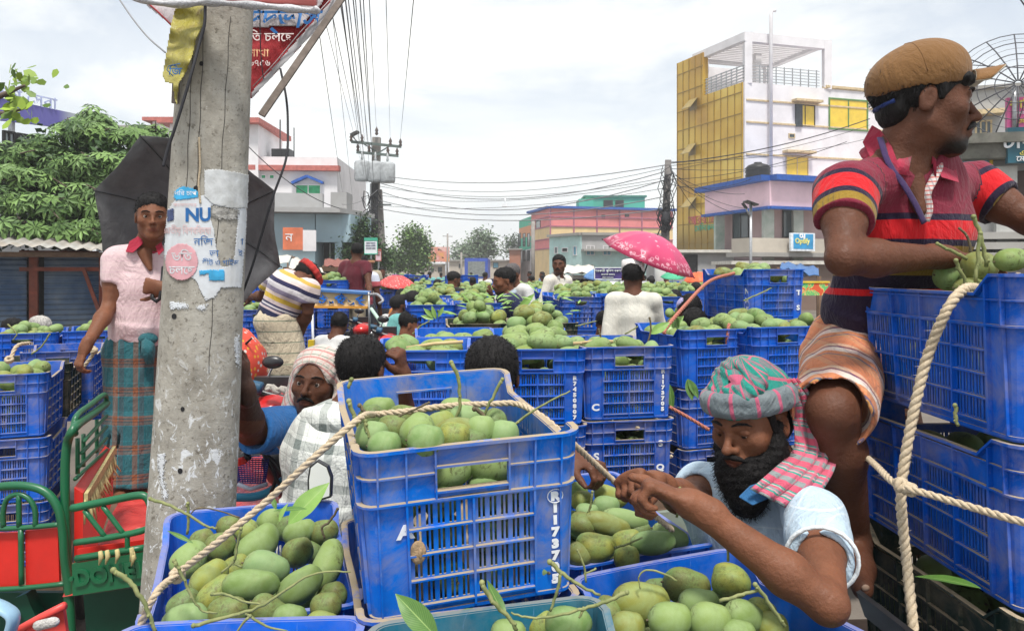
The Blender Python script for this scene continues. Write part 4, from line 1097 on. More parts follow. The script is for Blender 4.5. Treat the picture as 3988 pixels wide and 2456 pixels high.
# --- right edge building, signs, dish
be=empty('corner_shop','weathered shop with yellow framed blue shutter at the right edge','building',(8.5,14,0))
fe=Face((8.05,14),(12,13.0));m=MB();fe.slab(m,0,fe.L,0,4.05,-3,-.1);un(m.build('wall',GREYW,be));m=MB();fe.slab(m,.1,.75,0,4.0,-.1,.1);un(m.build('wall_end',PK,be))if False else None
m=MB();fe.slab(m,-.1,fe.L,3.95,4.12,-3,.5);fe.slab(m,0,1.0,3.7,3.95,-.1,.35);un(m.build('roof',M('mossy_concrete',(.12,.12,.10),.9,.4,4,dirt=(.3,.28,.25)),be))
window(fe,be,2297,347,2378,475,M('blue_shutter_panel',(.16,.32,.42),.6,.1,3),M('yellow_frame',(.55,.36,.04),.6,.3),None,0,'shutter')
t0,z1=fe.hit(2385,400);t1,z0=fe.hit(2435,560);m=MB();fe.slab(m,t0,t1,0,z1,-.1,.08);un(m.build('pillar',wall('stained_white',(.6,.6,.58),(.08,.08,.07),.9),be))
t0,z1=fe.hit(2436,410);t1,z0=fe.hit(2455,545);m=MB();fe.slab(m,t0,t1+1,z0,z1,-.1,.02);un(m.build('dark_window',M('dark_red_brown',(.05,.03,.025),.6),be))
for k in range(3):
 t0,z1=fe.hit(2290,560+k*24);m=MB();fe.slab(m,-.2,fe.L,z1-.12,z1,-.05,.5+.2*k);un(m.build('ledge',CONC,be))
t0,z1=fe.hit(2395,316);t1,z0=fe.hit(2480,396)
so=empty('shop_sign','dark teal shop sign with white Bengali lettering at the right edge','sign',tuple(fe.p(t0,z0)))
m=MB();fe.slab(m,t0,t1+.3,z0,z1,.3,.42);un(m.build('board',M('teal_sign',(.02,.10,.14),.4,.3,2),so));wtxt(fe,2446,348,.36,'চায়ের',WHT,so,.43,.006);wtxt(fe,2448,375,.13,'এখানে',M('sign_yellow2',(.7,.6,.1),.5),so,.43);wtxt(fe,2450,388,.13,'েমাঃ েমাঃ',WHT,so,.43)
t0,z1=fe.hit(2412,236);t1,z0=fe.hit(2480,309)
so=empty('shop_sign','pink signboard with yellow Bengali lettering above the teal one','sign',tuple(fe.p(t0,z0)))
m=MB();fe.slab(m,t0,t1+.3,z0,z1,-.05,.05);un(m.build('board',M('pink_sign',(.55,.10,.26),.5,.1),so));wtxt(fe,2450,252,.19,'কািজ',MATS['sign_yellow2'],so,.06,.003);wtxt(fe,2450,272,.07,'েফানঃ ০১৭',WHT,so,.06);wtxt(fe,2452,292,.1,'েমাড়',MATS['sign_yellow2'],so,.06)
m=MB()
for t in(t0+.1,t1):m.bar(fe.p(t,4.1,0),fe.p(t,z0+.05,0),.04,.04)
un(m.build('post',MET,so))
bf_=empty('grey_house','grey rendered house with small ledged window behind the dish','building',(14,24,0))
fg=Face((14.2,24),(18,22.6));m=MB();fg.slab(m,0,fg.L,0,7.3,-4,0);un(m.build('wall',GREYW,bf_));window(fg,bf_,2337,290,2378,322,GLS,BEIT,BEIT,2)
m=MB();fg.slab(m,0,fg.L,7.3,7.4,-4,.15);un(m.build('cornice',CONC,bf_))
dish=empty('satellite_dish','large open mesh satellite dish on the roof at the right edge','satellite dish',(8.9,13.7,4.12))
def dq(r,a):return Vector((8.92,13.6,5.02))+(Matrix.Rotation(R(-28),3,'Z')@Matrix.Rotation(R(-12),3,'X')@Vector((r*math.cos(a),.32*r*r,r*math.sin(a))))
m=MB()
for k in range(16):m.tube([dq(r,k*PI/8)for r in(.05,.4,.8,1.15)],.012,5)
for r in(.35,.62,.9,1.15):m.tube([dq(r,a*PI/16)for a in range(33)],.009,5)
for r in(.2,.5,.76,1.02):m.tube([dq(r,a*PI/16)for a in range(33)],.004,4)
un(m.build('mesh_bowl',M('dark_metal',(.08,.08,.09),.5,metal=.4),dish));fp=Vector((8.75,12.9,5.1));m=MB()
for k in range(3):m.tube([dq(1.1,k*2.1+.4),fp],.009,5)
m.sphere(fp,(.09,.09,.06));m.bar(fp-Vector((.15,0,0)),fp+Vector((.15,0,0)),.05,.04);un(m.build('feed_horn',MATS['dark_metal'],dish));m=MB();m.tube([(8.92,13.7,4.1),(8.92,13.7,5.0)],.04,8);un(m.build('mast',MET,dish))
# --- far end of the road
def simple_house(name,label,x0,x1,y,h,mat,roof=CONC,dep=6,wins=()):
 b=empty(name,label,'building',(x0,y,0));m=MB();m.box(x0,x1,y,y+dep,0,h);un(m.build('wall',mat,b));m=MB();m.box(x0-.2,x1+.2,y-.3,y+dep,h,h+.15);un(m.build('roof',roof,b))
 f=Face((x0,y),(x1,y))
 for(u0,v0,u1,v1,pm)in wins:window(f,b,u0,v0,u1,v1,pm,DARK,None,0)
 return b
simple_house('low_house','long low beige house with blue window at the end of the road',-7.5,.5,92,2.7,BEI,wins=((1182,629,1195,642,MATS['blue_shutter']),(1100,632,1108,642,GLS),(1150,632,1156,642,GLS)))
simple_house('brick_house','small brick house left of the banded house',-.3,1.0,90,4.0,BRK)
simple_house('low_wall_house','low pale wall with columns under the orange hoarding',-14,-7.8,84,2.2,BEI,wins=((1030,640,1040,652,GLS),(1050,640,1060,652,GLS)))
simple_house('arcade_shop','grey ground floor shop front beside the gold building',8.0,11.5,40,2.6,GREYW,CANV,wins=((1640,610,1672,650,DARK),))
simple_house('brown_shop','brown market shops under the pink building',9.5,17.0,33,1.95,wall('brown_wall',(.22,.15,.12)),CANV,3)
hb=empty('billboard','orange and pink hoarding far down the road','billboard',(-8.6,80,0));m=MB();m.box(-8.8,-6.5,80,80.1,2.5,4.05)
t_=newmat('orange_hoarding');t_.fin(t_.ramp(t_.noise(.9,3,.5,t_.world(),1.5),[(.3,(.66,.34,.08)),(.5,(.62,.22,.18)),(.62,(.70,.45,.40)),(.75,(.7,.4,.1))]),.5)
un(m.build('panel',t_.m,hb));m=MB();m.box(-8.5,-8.4,80.1,80.2,0,3.5);m.box(-6.9,-6.8,80.1,80.2,0,3.5);un(m.build('post',MET,hb))
tr=empty('truck','blue fronted truck parked at the end of the road','truck',(-3.6,70,0));m=MB();m.box(-4.3,-2.2,70,78,.9,2.75);un(m.build('cargo_body',M('truck_blue',(.04,.09,.42),.5),tr));m=MB();m.box(-4.0,-2.45,69.95,69.99,1.1,2.45);un(m.build('windscreen',M('dusty_glass',(.20,.22,.22),.4),tr))
for x in(-4.1,-2.5):m=MB();m.M=Matrix.Translation((x,71,.5))@Matrix.Rotation(PI/2,4,'Y');m.lathe([(.2,-.15),(.5,-.15),(.5,.15),(.2,.15)],16);un(m.build('wheel',BLK,tr))
# stalls and canopies along both sides
def canopy(label,pts,mat,posts=True,cat='canopy',name='canopy'):
 b=empty(name,label,cat,tuple(pts[0]));m=MB();pts=[Vector(p)for p in pts]
 nx=8;vs=[]
 for i in range(nx+1):
  for j in range(nx+1):
   a,c=i/nx,j/nx;q=pts[0].lerp(pts[1],a).lerp(pts[3].lerp(pts[2],a),c);vs.append(q-Vector((0,0,.12*math.sin(a*PI)*math.sin(c*PI)+.03*math.sin(i*2.3+j))))
 o=fromdata('sheet',vs,[(i*(nx+1)+j,(i+1)*(nx+1)+j,(i+1)*(nx+1)+j+1,i*(nx+1)+j+1)for i in range(nx)for j in range(nx)],mat,None,b,True);sd=o.modifiers.new('s','SOLIDIFY');sd.thickness=.01;un(o)
 for p in pts:m.tube([(p.x,p.y,0),p],.025,6)
 un(m.build('post',WOODD,b));return b
canopy('white sloping canopy left of the purple signboard',[P(1338,655,20),P(1430,652,20),P(1420,635,24),P(1352,636,24)],CANV)
canopy('tan canopy sheet left of the maroon shirted man',[P(690,640,14),P(782,655,14),P(765,640,17),P(705,615,17)],CANV)
canopy('blue tarpaulin canopy beside the top right stack',[P(1866,640,13),P(1965,662,13),P(1960,640,16),P(1880,628,16)],TARP)
canopy('long pale canopy over the stalls behind the bending man',[P(600,632,24),P(690,630,24),P(700,612,28),P(610,610,28)],CANV)
canopy('red brown tin awning behind the maroon shirted man',[P(775,636,20),P(850,640,20),P(840,622,26),P(780,620,26)],M('red_brown_tin',(.25,.09,.07),.7))
sb=empty('signboard','purple signboard with white Bengali writing behind the white kurta','sign',tuple(P(1457,655,11)))
fz=Face((1.17,11),(1.58,11.02));m=MB();fz.slab(m,0,fz.L,P(0,670,11).z,P(0,641,11).z,-.04,0);un(m.build('board',M('purple_board',(.06,.04,.17),.5),sb))
m=MB()
for a,c,d,e in((0,fz.L,0,.012),(0,fz.L,.163,.175),(0,.012,0,.17),(fz.L-.012,fz.L,0,.17)):fz.slab(m,a,c,P(0,670,11).z+d,P(0,670,11).z+e,0,.01)
un(m.build('frame',WHT,sb));wtxt(fz,1457,649,.045,'সরকারী পুিলশ বকস',WHT,sb,.01);wtxt(fz,1457,658,.032,'কানসাট বাজার',WHT,sb,.01);wtxt(fz,1457,665,.022,'চাঁপাই নবাবগঞ্জ',WHT,sb,.01)
m=MB();m.box(1.2,1.23,11.03,11.06,0,1.7);m.box(1.52,1.55,11.03,11.06,0,1.7);un(m.build('post',MET,sb))
bn=empty('banner','red and green patterned cloth banner behind the cap man','banner',tuple(P(1945,690,9)));m=MB();a,b=P(1922,708,9),P(1985,678,9);m.box(a.x,b.x,9,9.03,a.z,b.z)
t_=newmat('patterned_banner');t_.fin(t_.ramp(t_.noise(9,3,.5,t_.world(),2),[(.35,(.65,.10,.03)),(.47,(.65,.10,.03)),(.5,(.7,.6,.2)),(.56,(.10,.45,.12)),(.7,(.15,.5,.2))]),.7);un(m.build('cloth',t_.m,bn));m=MB();m.box(a.x-.02,b.x+.02,8.99,9.04,b.z,b.z+.02);un(m.build('edge',M('yellow_edge',(.7,.5,.05),.6),bn))
# ------------------------------------------------------------------ power poles and wires
INS=M('insulator',(.10,.07,.06),.3);PCON=M('pole_concrete',(.27,.25,.23),.9,.2,4,bs=30)
up=empty('power_pole','concrete power pole with crossarms and three grey transformers','power pole',tuple(P(900,645,38)*1));up.location.z=0
def pm(mb,name,mat):return un(mb.build(name,mat,up))
m=MB();b0=P(895,640,38);m.bar((b0.x,38,0),P(903,330,38),.38,.34);pm(m,'pole',PCON);m=MB();m.bar((b0.x+.55,38.1,0),P(907,455,38.1),.34,.3);pm(m,'second_pole',PCON)
AG=M('arm_green_grey',(.10,.13,.12),.6)
for a_,b_ in(((842,340),(962,352)),((855,365),(955,374)),((850,405),(945,410))):m=MB();m.bar(P(*a_,37.7),P(*b_,37.7),.12,.12);pm(m,'crossarm',AG)
m=MB();m.bar(P(868,343,37.7),P(900,362,37.8),.05,.05);m.bar(P(935,350,37.7),P(905,368,37.8),.05,.05);m.bar(P(905,490,37.8),P(938,491,37.8),.06,.06);pm(m,'brace',AG)
for(u,v)in((842,338),(868,340),(936,348),(960,350),(903,322),(858,362),(885,364),(930,370),(952,372)):m=MB();q=P(u,v,37.7);m.lathe([(.03,-.05),(.09,.02),(.05,.12),(.09,.18),(.04,.3),(.02,.36)],8,q);pm(m,'insulator',INS)
for(u,v)in((868,420),(900,422),(929,424)):
 m=MB();q=P(u,v+14,37.4);m.lathe([(.34,0),(.38,.1),(.38,.85),(.34,.95),(.15,1.0)],14,q);m.lathe([(.04,1.0),(.07,1.1),(.04,1.2),(.06,1.3),(.02,1.45)],7,q);pm(m,'transformer',M('transformer_grey',(.38,.40,.41),.5))
m=MB();rr=random.Random(4)
for k in range(26):
 c=P(893+rr.uniform(-14,14),rr.choice([rr.uniform(515,545),rr.uniform(450,600)]),37.6);m.tube([c+Vector((math.cos(a)*rr.uniform(.1,.35),-.1,math.sin(a)*rr.uniform(.2,.5)))for a in(0,1.2,2.4,3.6,4.8,6.1)],.025,4)
for k in range(8):m.tube([P(888+k*2.5,440,37.6),P(886+k*3,640,37.6)],.02,4)
m.sphere(P(888,535,37.5),(.4,.25,.35),8,6);pm(m,'cable_bundle',WIRE)
lamp=MB();q=P(843,324,37.5);lamp.bar(q,q+Vector((.35,-.2,.12)),.22,.12);lamp.bar(q,P(860,345,37.7),.04,.04);tag(lamp.build('street_lamp',M('lamp_dark',(.05,.05,.05),.5)),'small dark street lamp on the transformer pole','street lamp')
def signp(label,u0,v0,u1,v1,Y,mats,txt,tm):
 b=empty('signboard',label,'sign',tuple(P(u0,v1,Y)));p,q=P(u0,v1,Y),P(u1,v0,Y);m=MB();m.box(p.x,q.x,Y,Y+.05,p.z,q.z);m.box(p.x,q.x,Y-.02,Y-.001,q.z-(q.z-p.z)*.16,q.z+.02)
 m.box(p.x,q.x,Y-.02,Y-.001,p.z,p.z+.04);un(m.build('board',mats[0],b));m=MB();m.box(p.x+.02,q.x-.02,Y-.01,Y-.003,p.z+.04,q.z-(q.z-p.z)*.18);un(m.build('panel',mats[1],b))
 f=Face((p.x,Y),(q.x,Y))
 for i,t in enumerate(txt):wtxt(f,(u0+u1)/2,v0+(v1-v0)*(.3+.16*i),(q.z-p.z)*.11,t,tm,b,.02)
 m=MB();m.box((p.x+q.x)/2-.03,(p.x+q.x)/2+.03,Y+.06,Y+.1,0,q.z);un(m.build('post',MET,b))
signp('white notice board with green top on the transformer pole',873,571,905,610,30,(GRN,WHT),['গ্রাম সমবায়','বাজার কিমিট','কানসাট েমাড়'],M('grey_letters',(.2,.2,.3),.6))
signp('small pale red printed notice below the green topped one',900,598,914,626,30.5,(REDT,PK),['েনািটশ','বাজার'],REDT)
p2o=empty('power_pole','leaning dark power pole tangled in black cable left of the gold building','power pole',(P(1590,645,27).x,27,0))
m=MB();m.tube([(P(1590,0,27).x,27,0),P(1595,560,27),P(1602,384,27)],[.17,.15,.11],10);un(m.build('pole',M('pole_dark',(.14,.13,.125),.9,.3,5),p2o));m=MB()
for k in range(34):
 c=P(1597+rr.uniform(-9,9),rr.choice([rr.uniform(500,545),rr.uniform(400,560)]),26.8);w_=rr.uniform(.08,.24);m.tube([c+Vector((math.cos(a)*w_,-.1*math.sin(a*2),math.sin(a)*w_*rr.uniform(1,2.2)))for a in(0,1.05,2.1,3.15,4.2,5.25,6.3)],.014,4)
m.sphere(P(1596,522,26.8),(.16,.12,.3),8,6);un(m.build('cable_coils',WIRE,p2o));m=MB();m.tube([(P(1583,0,26.6).x,26.6,0),P(1583,590,26.6)],.2,10);un(m.build('base_pole',wall('pale_pole',(.5,.5,.48)),p2o))
nw=[0]
def wire(a,b,sag,r,label,group='overhead wires',mat=WIRE):
 a,b=Vector(a),Vector(b);m=MB();n=14 if sag else 1
 m.tube([a.lerp(b,i/n)-Vector((0,0,sag*4*(i/n)*(1-i/n)))for i in range(n+1)],r,5);nw[0]+=1
 return tag(m.build('wire',mat),label,'wire',group)
WG=M('wire_grey',(.22,.22,.23),.5)
for i,(ut,uy,ub,vb,r)in enumerate([(765,90,822,470,.005),(790,30,862,345,.006),(812,0,868,343,.009),(818,0,872,420,.006),(828,0,880,440,.009),(833,0,876,352,.007),(845,0,885,365,.007),(852,0,888,430,.006),(862,0,893,380,.008),(872,0,900,520,.006),(884,0,903,322,.006),(925,0,936,350,.005),(993,0,958,352,.006),(785,100,868,400,.004),(800,60,850,520,.004)]):
 wire(P(ut+(ut-ub)*.25,uy-110,7.5),P(ub,vb,37.7),.0,r,'grey power line overhead, '+ORD[i]+' of those reaching the transformer pole','power lines overhead',WG if i%3 else WIRE)
for i,(v0,v1,sg_)in enumerate([(420,395,.5),(432,402,.7),(438,410,.9),(446,425,.6),(458,430,1.0),(468,432,.5),(480,470,.7),(492,450,.4),(500,500,.5)]):
 wire(P(908,v0,37.6),P(1600,v1,27),sg_,.012 if i%2 else .018,'cable slung to the leaning pole, '+['topmost','second','third','fourth','fifth','sixth','seventh','eighth','lowest'][i]+' at the transformer pole','cables across the road',WG)
for i,(u0,v0,u1,v1,y1)in enumerate([(1602,392,2085,285,40),(1602,398,2085,300,42),(1602,404,1960,380,44),(1600,410,1785,465,40),(1602,415,1790,500,40),(1600,420,1700,470,40),(1602,430,2030,340,30),(1602,388,2090,330,42),(1600,440,1800,430,37),(1602,395,1690,520,38),(1602,400,1760,510,37)]):
 wire(P(u0,v0,27),P(u1,v1,y1-8),.25,.010 if i else .02,'thin cable from the leaning pole to '+['the top right of the white building','the big yellow window','the small yellow window','the gold corner','the black water tank','the gold side','the cap man','the white wall above the cap man','the pink shop roof','the lettering on the gold side','the gold side\'s foot'][i],'cables over the gold building',WIRE)
wire(P(596,352,26),P(815,500,30),.3,.016,'cable drooping across the white house',None);wire(P(2440,-10,20),P(2475,40,20),0,.02,'short dark wire at the upper right corner',None)
wire(P(820,490,30),P(905,455,37),.2,.012,'cable from the blue grey building to the transformer pole',None,WG)
# distant thin poles
for(u,vt,Y,lab)in((1098-25,560,70,'thin distant pole with small crossarm right of the transformer pole'),(1106,605,60,'thin grey post left of the blue truck'),(1278,530,55,'pale post before the banded house')):
 m=MB();m.tube([(P(u,0,Y).x,Y,0),P(u,vt,Y)],.08 if Y>58 else .14,7);m.bar(P(u-12,vt+6,Y),P(u+12,vt+7,Y),.06,.06);tag(m.build('post',PCON),lab,'post')
sl_=empty('solar_lamp','grey solar street lamp in front of the pink shop','street lamp',(P(1795,0,26).x,26,0));m=MB();q=P(1800,484,26);m.tube([(q.x,26,0),q],.05,8);m.tube([P(1799,520,26),P(1787,498,25.8)],.03,6);un(m.build('pole',MET,sl_));m=MB();m.bar(P(1786,482,26),P(1814,492,26),.5,.04);un(m.build('solar_panel',BLK,sl_));m=MB();m.bar(P(1780,487,25.8),P(1790,500,25.8),.16,.06);un(m.build('lamp_head',DARK,sl_))
lant=MB();q=P(1211,491,30);lant.box(q.x-.12,q.x+.12,29.9,30.1,q.z-.08,q.z+.05);lant.tube([q,q+Vector((0,0,.25))],.02,5);tag(lant.build('cable_box',WHT),'small pale box hanging from the cables over the road','cable box')
# ------------------------------------------------------------------ trees
def leafm(name,a,b):
 t=newmat(name);c=t.ramp(t.attr('rnd'),[(0,a),(1,b)]);t.m.use_backface_culling=False
 return t.fin(c,.55,0,.35,Transmission_Weight=0.0)
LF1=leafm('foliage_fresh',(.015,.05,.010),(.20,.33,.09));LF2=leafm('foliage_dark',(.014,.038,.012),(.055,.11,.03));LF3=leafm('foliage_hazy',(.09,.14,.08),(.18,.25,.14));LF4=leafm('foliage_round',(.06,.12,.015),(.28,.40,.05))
BARK=M('bark',(.12,.09,.07),.9,.3,12,bs=30)
def tree(label,base,h,crowns,nleaf,size,mat,seed,name='tree',kind='leaf',trunk=.12,limbs=True):
 """crowns: list of (centre, radii)"""
 rs=random.Random(seed);e_=empty(name,label,'tree',tuple(base));b=Vector(base);m=MB()
 top=b+Vector((0,0,h))
 if limbs:
  m.tube([b,b.lerp(top,.5)+Vector((trunk*.8,0,0)),top],[trunk,trunk*.75,trunk*.4],9)
  for c,r in crowns:
   c=Vector(c);s=b.lerp(top,rs.uniform(.45,.9));m.tube([s,s.lerp(c,.5)+Vector((0,0,-.1*r[2])),c,c+Vector((0,0,r[2]*.5))],[trunk*.45,trunk*.3,trunk*.2,trunk*.08],6)
   for k in range(5):q=c+Vector((rs.gauss(0,.5)*r[0],rs.gauss(0,.5)*r[1],rs.gauss(0,.5)*r[2]));m.tube([c,q],[trunk*.15,trunk*.05],4)
  un(m.build('trunk',BARK,e_))
 vs,fs,rn=[],[],[]
 tot=sum(r[0]*r[2]for _,r in crowns)
 for c,r in crowns:
  c=Vector(c);ncl=max(6,int(nleaf*r[0]*r[2]/tot/(14 if kind=='leaf' else 1)))
  for k in range(ncl):
   v=Vector((rs.gauss(0,1),rs.gauss(0,1),rs.gauss(0,1))).normalized()*(rs.uniform(.05,1.0)**.5)*rs.choice([.8,.95,1.0,1.2])
   q=c+Vector((v.x*r[0],v.y*r[1],v.z*r[2]));tone=rs.uniform(0,.35)
   for _ in range(14 if kind=='leaf' else 1):
    if kind=='leaf':
     p=q+Vector((rs.gauss(0,1),rs.gauss(0,1),rs.gauss(0,.7)))*size*2.0;ax=Vector((rs.gauss(0,1),rs.gauss(0,1),rs.gauss(-.2,.6))).normalized();sd=ax.cross(Vector((rs.gauss(0,.5),rs.gauss(0,.5),1))).normalized();L=size*rs.uniform(.7,1.3);w_=L*.38;n=len(vs)
     vs+=[p,p+ax*L*.5+sd*w_,p+ax*L,p+ax*L*.5-sd*w_];fs.append((n,n+1,n+2,n+3));rn+=[tone+rs.uniform(0,.65)]*4
    else:
     nrm=(v*.8+Vector((0,-.35,.75))).normalized();X=nrm.orthogonal().normalized();Y_=nrm.cross(X);nl=rs.randint(6,9);a0=rs.uniform(0,6);S_=size*rs.uniform(.65,1.25);tn=rs.uniform(0,1)
     for j in range(nl):
      a=a0+j*2*PI/nl;d=X*math.cos(a)+Y_*math.sin(a);sd=nrm.cross(d);n=len(vs)
      L=S_*rs.uniform(.8,1.1);dr=-nrm*L*rs.uniform(.15,.45);w_=L*.15
      vs+=[q+d*L*.08,q+d*L*.55+sd*w_+dr*.35+nrm*.01,q+d*L+dr,q+d*L*.55-sd*w_+dr*.35+nrm*.01,q+d*L*.55+dr*.25-nrm*L*.04]
      fs+=[(n,n+1,n+4),(n+1,n+2,n+4),(n+4,n+2,n+3),(n,n+4,n+3)];rn+=[min(1,tn*.7+rs.uniform(0,.3))]*5
 o=fromdata('crown',vs,fs,mat,None,e_);a=o.data.attributes.new('rnd','FLOAT','POINT');a.data.foreach_set('value',rn);un(o);return e_
def cr(u,v,Y,ru,rv,d=1.0):return(P(u,v,Y),(ru*Y/F,ru*Y/F*d,rv*Y/F))
tree('broad tree with hand shaped leaf whorls behind the black umbrella',(P(190,0,14).x,14,0),3.6,[cr(20,375,13.4,60,36),cr(95,350,13.8,60,30),cr(170,320,14.2,62,34),cr(240,318,14,70,36),cr(320,335,14.2,62,30),cr(372,318,14.6,36,22),cr(60,425,12.9,70,34),cr(150,400,13.4,66,34),cr(235,395,13.1,70,40),cr(320,400,13.2,60,44),cr(30,480,12.6,60,34),cr(110,490,12.4,66,34),cr(195,470,12.8,66,40),cr(270,475,12.6,60,44),cr(60,545,12.3,70,30),cr(150,550,12.4,66,30),cr(230,545,12.4,56,34),cr(340,470,13,44,40)],1150,.185,LF1,3,kind='palm',trunk=.16)
tree('dark inner boughs of the broad tree at left',(P(150,0,15).x,15,0),3.4,[cr(60,440,13.9,100,80),cr(200,410,14.2,130,80),cr(310,440,14,90,90),cr(150,530,13.4,150,50)],10000,.12,LF2,5,trunk=.14)  # added crown: shade between the whorls put into dark leaf colour
tree('feathery sprigs rising from the top of the broad tree',(P(205,0,15).x,15,0),4.4,[cr(215,280,14.5,36,26),cr(240,300,14.2,40,26),cr(175,300,14.2,32,20),cr(335,312,15,40,16)],170,.2,LF1,9,kind='palm',trunk=.05)
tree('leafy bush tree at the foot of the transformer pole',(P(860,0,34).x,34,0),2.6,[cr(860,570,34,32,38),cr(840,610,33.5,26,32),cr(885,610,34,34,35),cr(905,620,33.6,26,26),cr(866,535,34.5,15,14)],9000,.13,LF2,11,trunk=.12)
tree('tall slender tree standing mid road in the distance',(P(985,0,60).x,60,0),4.2,[cr(990,565,60,20,20),cr(1005,600,60,20,34),cr(980,590,60,15,15),cr(1000,632,60,16,22)],6000,.22,LF1,12,trunk=.14)
tree('low green tree left of the tall slender one',(P(950,0,62).x,62,0),2.6,[cr(945,618,62,22,18),cr(962,628,62,24,16),cr(925,630,60,16,16)],3500,.22,LF1,13,trunk=.1)
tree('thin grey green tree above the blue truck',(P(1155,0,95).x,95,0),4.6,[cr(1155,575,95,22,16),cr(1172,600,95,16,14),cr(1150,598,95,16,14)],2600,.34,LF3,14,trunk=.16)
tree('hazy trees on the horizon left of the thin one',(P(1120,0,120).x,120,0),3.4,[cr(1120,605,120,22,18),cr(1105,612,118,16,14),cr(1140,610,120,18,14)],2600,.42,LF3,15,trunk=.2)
tree('small dark tree beside the banded house',(P(1232,0,100).x,100,0),4,[cr(1230,582,100,12,12),cr(1226,600,100,10,12)],900,.3,LF2,16,trunk=.15)
# round-leafed branch reaching in at the top left
br=empty('overhanging_branch','bright round leafed branch reaching in at the upper left corner','branch',tuple(P(-60,260,5)))
m=MB();m.tube([P(-90,300,5),P(-10,235,5),P(60,205,5)],[.03,.02,.008],6);m.tube([P(-60,280,5),P(20,270,5),P(55,262,5)],[.02,.012,.006],6);un(m.build('twig',BARK,br))
vs,fs,rn=[],[],[];rs=random.Random(3)
for k in range(70):
 u,v=rs.choice([(rs.gauss(45,36),rs.gauss(190,15)),(rs.gauss(30,26),rs.gauss(255,20))]);q=P(u,v,rs.uniform(4.8,5.2));ax=Vector((rs.gauss(.4,.7),rs.gauss(0,.5),rs.gauss(0,.7))).normalized();sd=ax.cross(Vector((rs.gauss(0,.4),-1,rs.gauss(.6,.5)))).normalized();L=rs.uniform(.06,.10);w_=L*.3;n=len(vs)
 vs+=[q,q+ax*L*.35+sd*w_*.8,q+ax*L*.75+sd*w_,q+ax*L,q+ax*L*.75-sd*w_,q+ax*L*.35-sd*w_*.8];fs.append(tuple(range(n,n+6)));rn+=[rs.random()]*6
o=fromdata('leaves',vs,fs,LF4,None,br);a=o.data.attributes.new('rnd','FLOAT','POINT');a.data.foreach_set('value',rn);un(o)
# ------------------------------------------------------------------ people
def skinmat(name,c):
 t=newmat(name)
 f=t.noise(16,6,.6,t.world());f2=t.noise(160,3,.6,t.world())
 lo=tuple(x*.8 for x in c);hi=tuple(min(1,x*1.22)for x in c)
 col=t.ramp(f,[(.3,lo),(.7,hi)])
 col=t.mix(t.attr('lip'),col,(c[0]*.75,c[1]*.48,c[2]*.5))
 col=t.mix(t.attr('stub'),col,(.012,.010,.009))
 t.bump(t.math('ADD',f2,t.math('MULTIPLY',t.noise(45,4,.6,t.world()),2.0)),.34,.005)
 return t.fin(col,t.ramp(t.noise(70,5,.7,t.world()),[(.35,.46),(.65,.72)]),0,.28,Subsurface_Weight=.06,Subsurface_Scale=.02)
SK1=skinmat('skin_brown',(.165,.064,.032));SK2=skinmat('skin_dark',(.105,.040,.021));SK3=skinmat('skin_tan',(.34,.16,.09))
def hairmat(name,c,sc=(1,1,.25)):
 t=newmat(name);n=t.noise(150,4,.6,t.scale(t.world(),sc),.6)
 t.bump(n,.9,.006);return t.fin(t.ramp(n,[(.35,tuple(x*.5 for x in c)),(.7,tuple(x*1.7 for x in c))]),.6,0,.18)
HAIR=hairmat('hair_black',(.011,.010,.010));HAIRG=hairmat('hair_white',(.45,.43,.40));BEARD=hairmat('beard_black',(.009,.008,.008),(1,1,1))
EYEW=M('eye_white',(.36,.31,.27),.3,.05,60);EYED=M('eye_iris',(.02,.012,.008),.1,.05,60)
def cloth(name,c,var=.12,rough=.85,sheen=True,weave=500,ramp=None,fold=.5,extra=None):
 t=newmat(name);w=t.world()
 col=t.ramp(t.noise(5,4,.5,w),[(.3,tuple(x*(1-var)for x in c)),(.7,tuple(min(1,x*(1+var))for x in c))])
 if extra:col=extra(t,col)
 f=t.noise(11,4,.6,t.scale(w,(1,1,.55)),1.2)
 f2=t.noise(26,3,.6,t.scale(w,(1.4,1.4,.5)),1.8);f=t.math('ADD',f,t.math('MULTIPLY',f2,.35));h=t.math('ADD',t.math('MULTIPLY',f,3*fold),t.math('MULTIPLY',t.noise(weave,2,.5,w),.12))
 t.bump(h,.55,.014);return t.fin(col,rough,0,.15,Sheen_Weight=.12)
def stripes(stops,attr='s',span=1.0):
 """cloth whose colour follows a coordinate stored on the mesh"""
 def ex(t,col):return t.ramp(t.math('DIVIDE',t.attr(attr),span),stops,True)
 return ex
def hm(pos,fwd,up=(0,0,1),roll=0):
 """head frame: local -y is where the face looks"""
 f=Vector(fwd).normalized();u=Vector(up);u=(u-f*u.dot(f)).normalized()
 if roll:u=Matrix.Rotation(R(roll),3,f)@u
 Y=-f;X=Y.cross(u);Mx=Matrix(((X.x,Y.x,u.x,pos[0]),(X.y,Y.y,u.y,pos[1]),(X.z,Y.z,u.z,pos[2]),(0,0,0,1)));return Mx
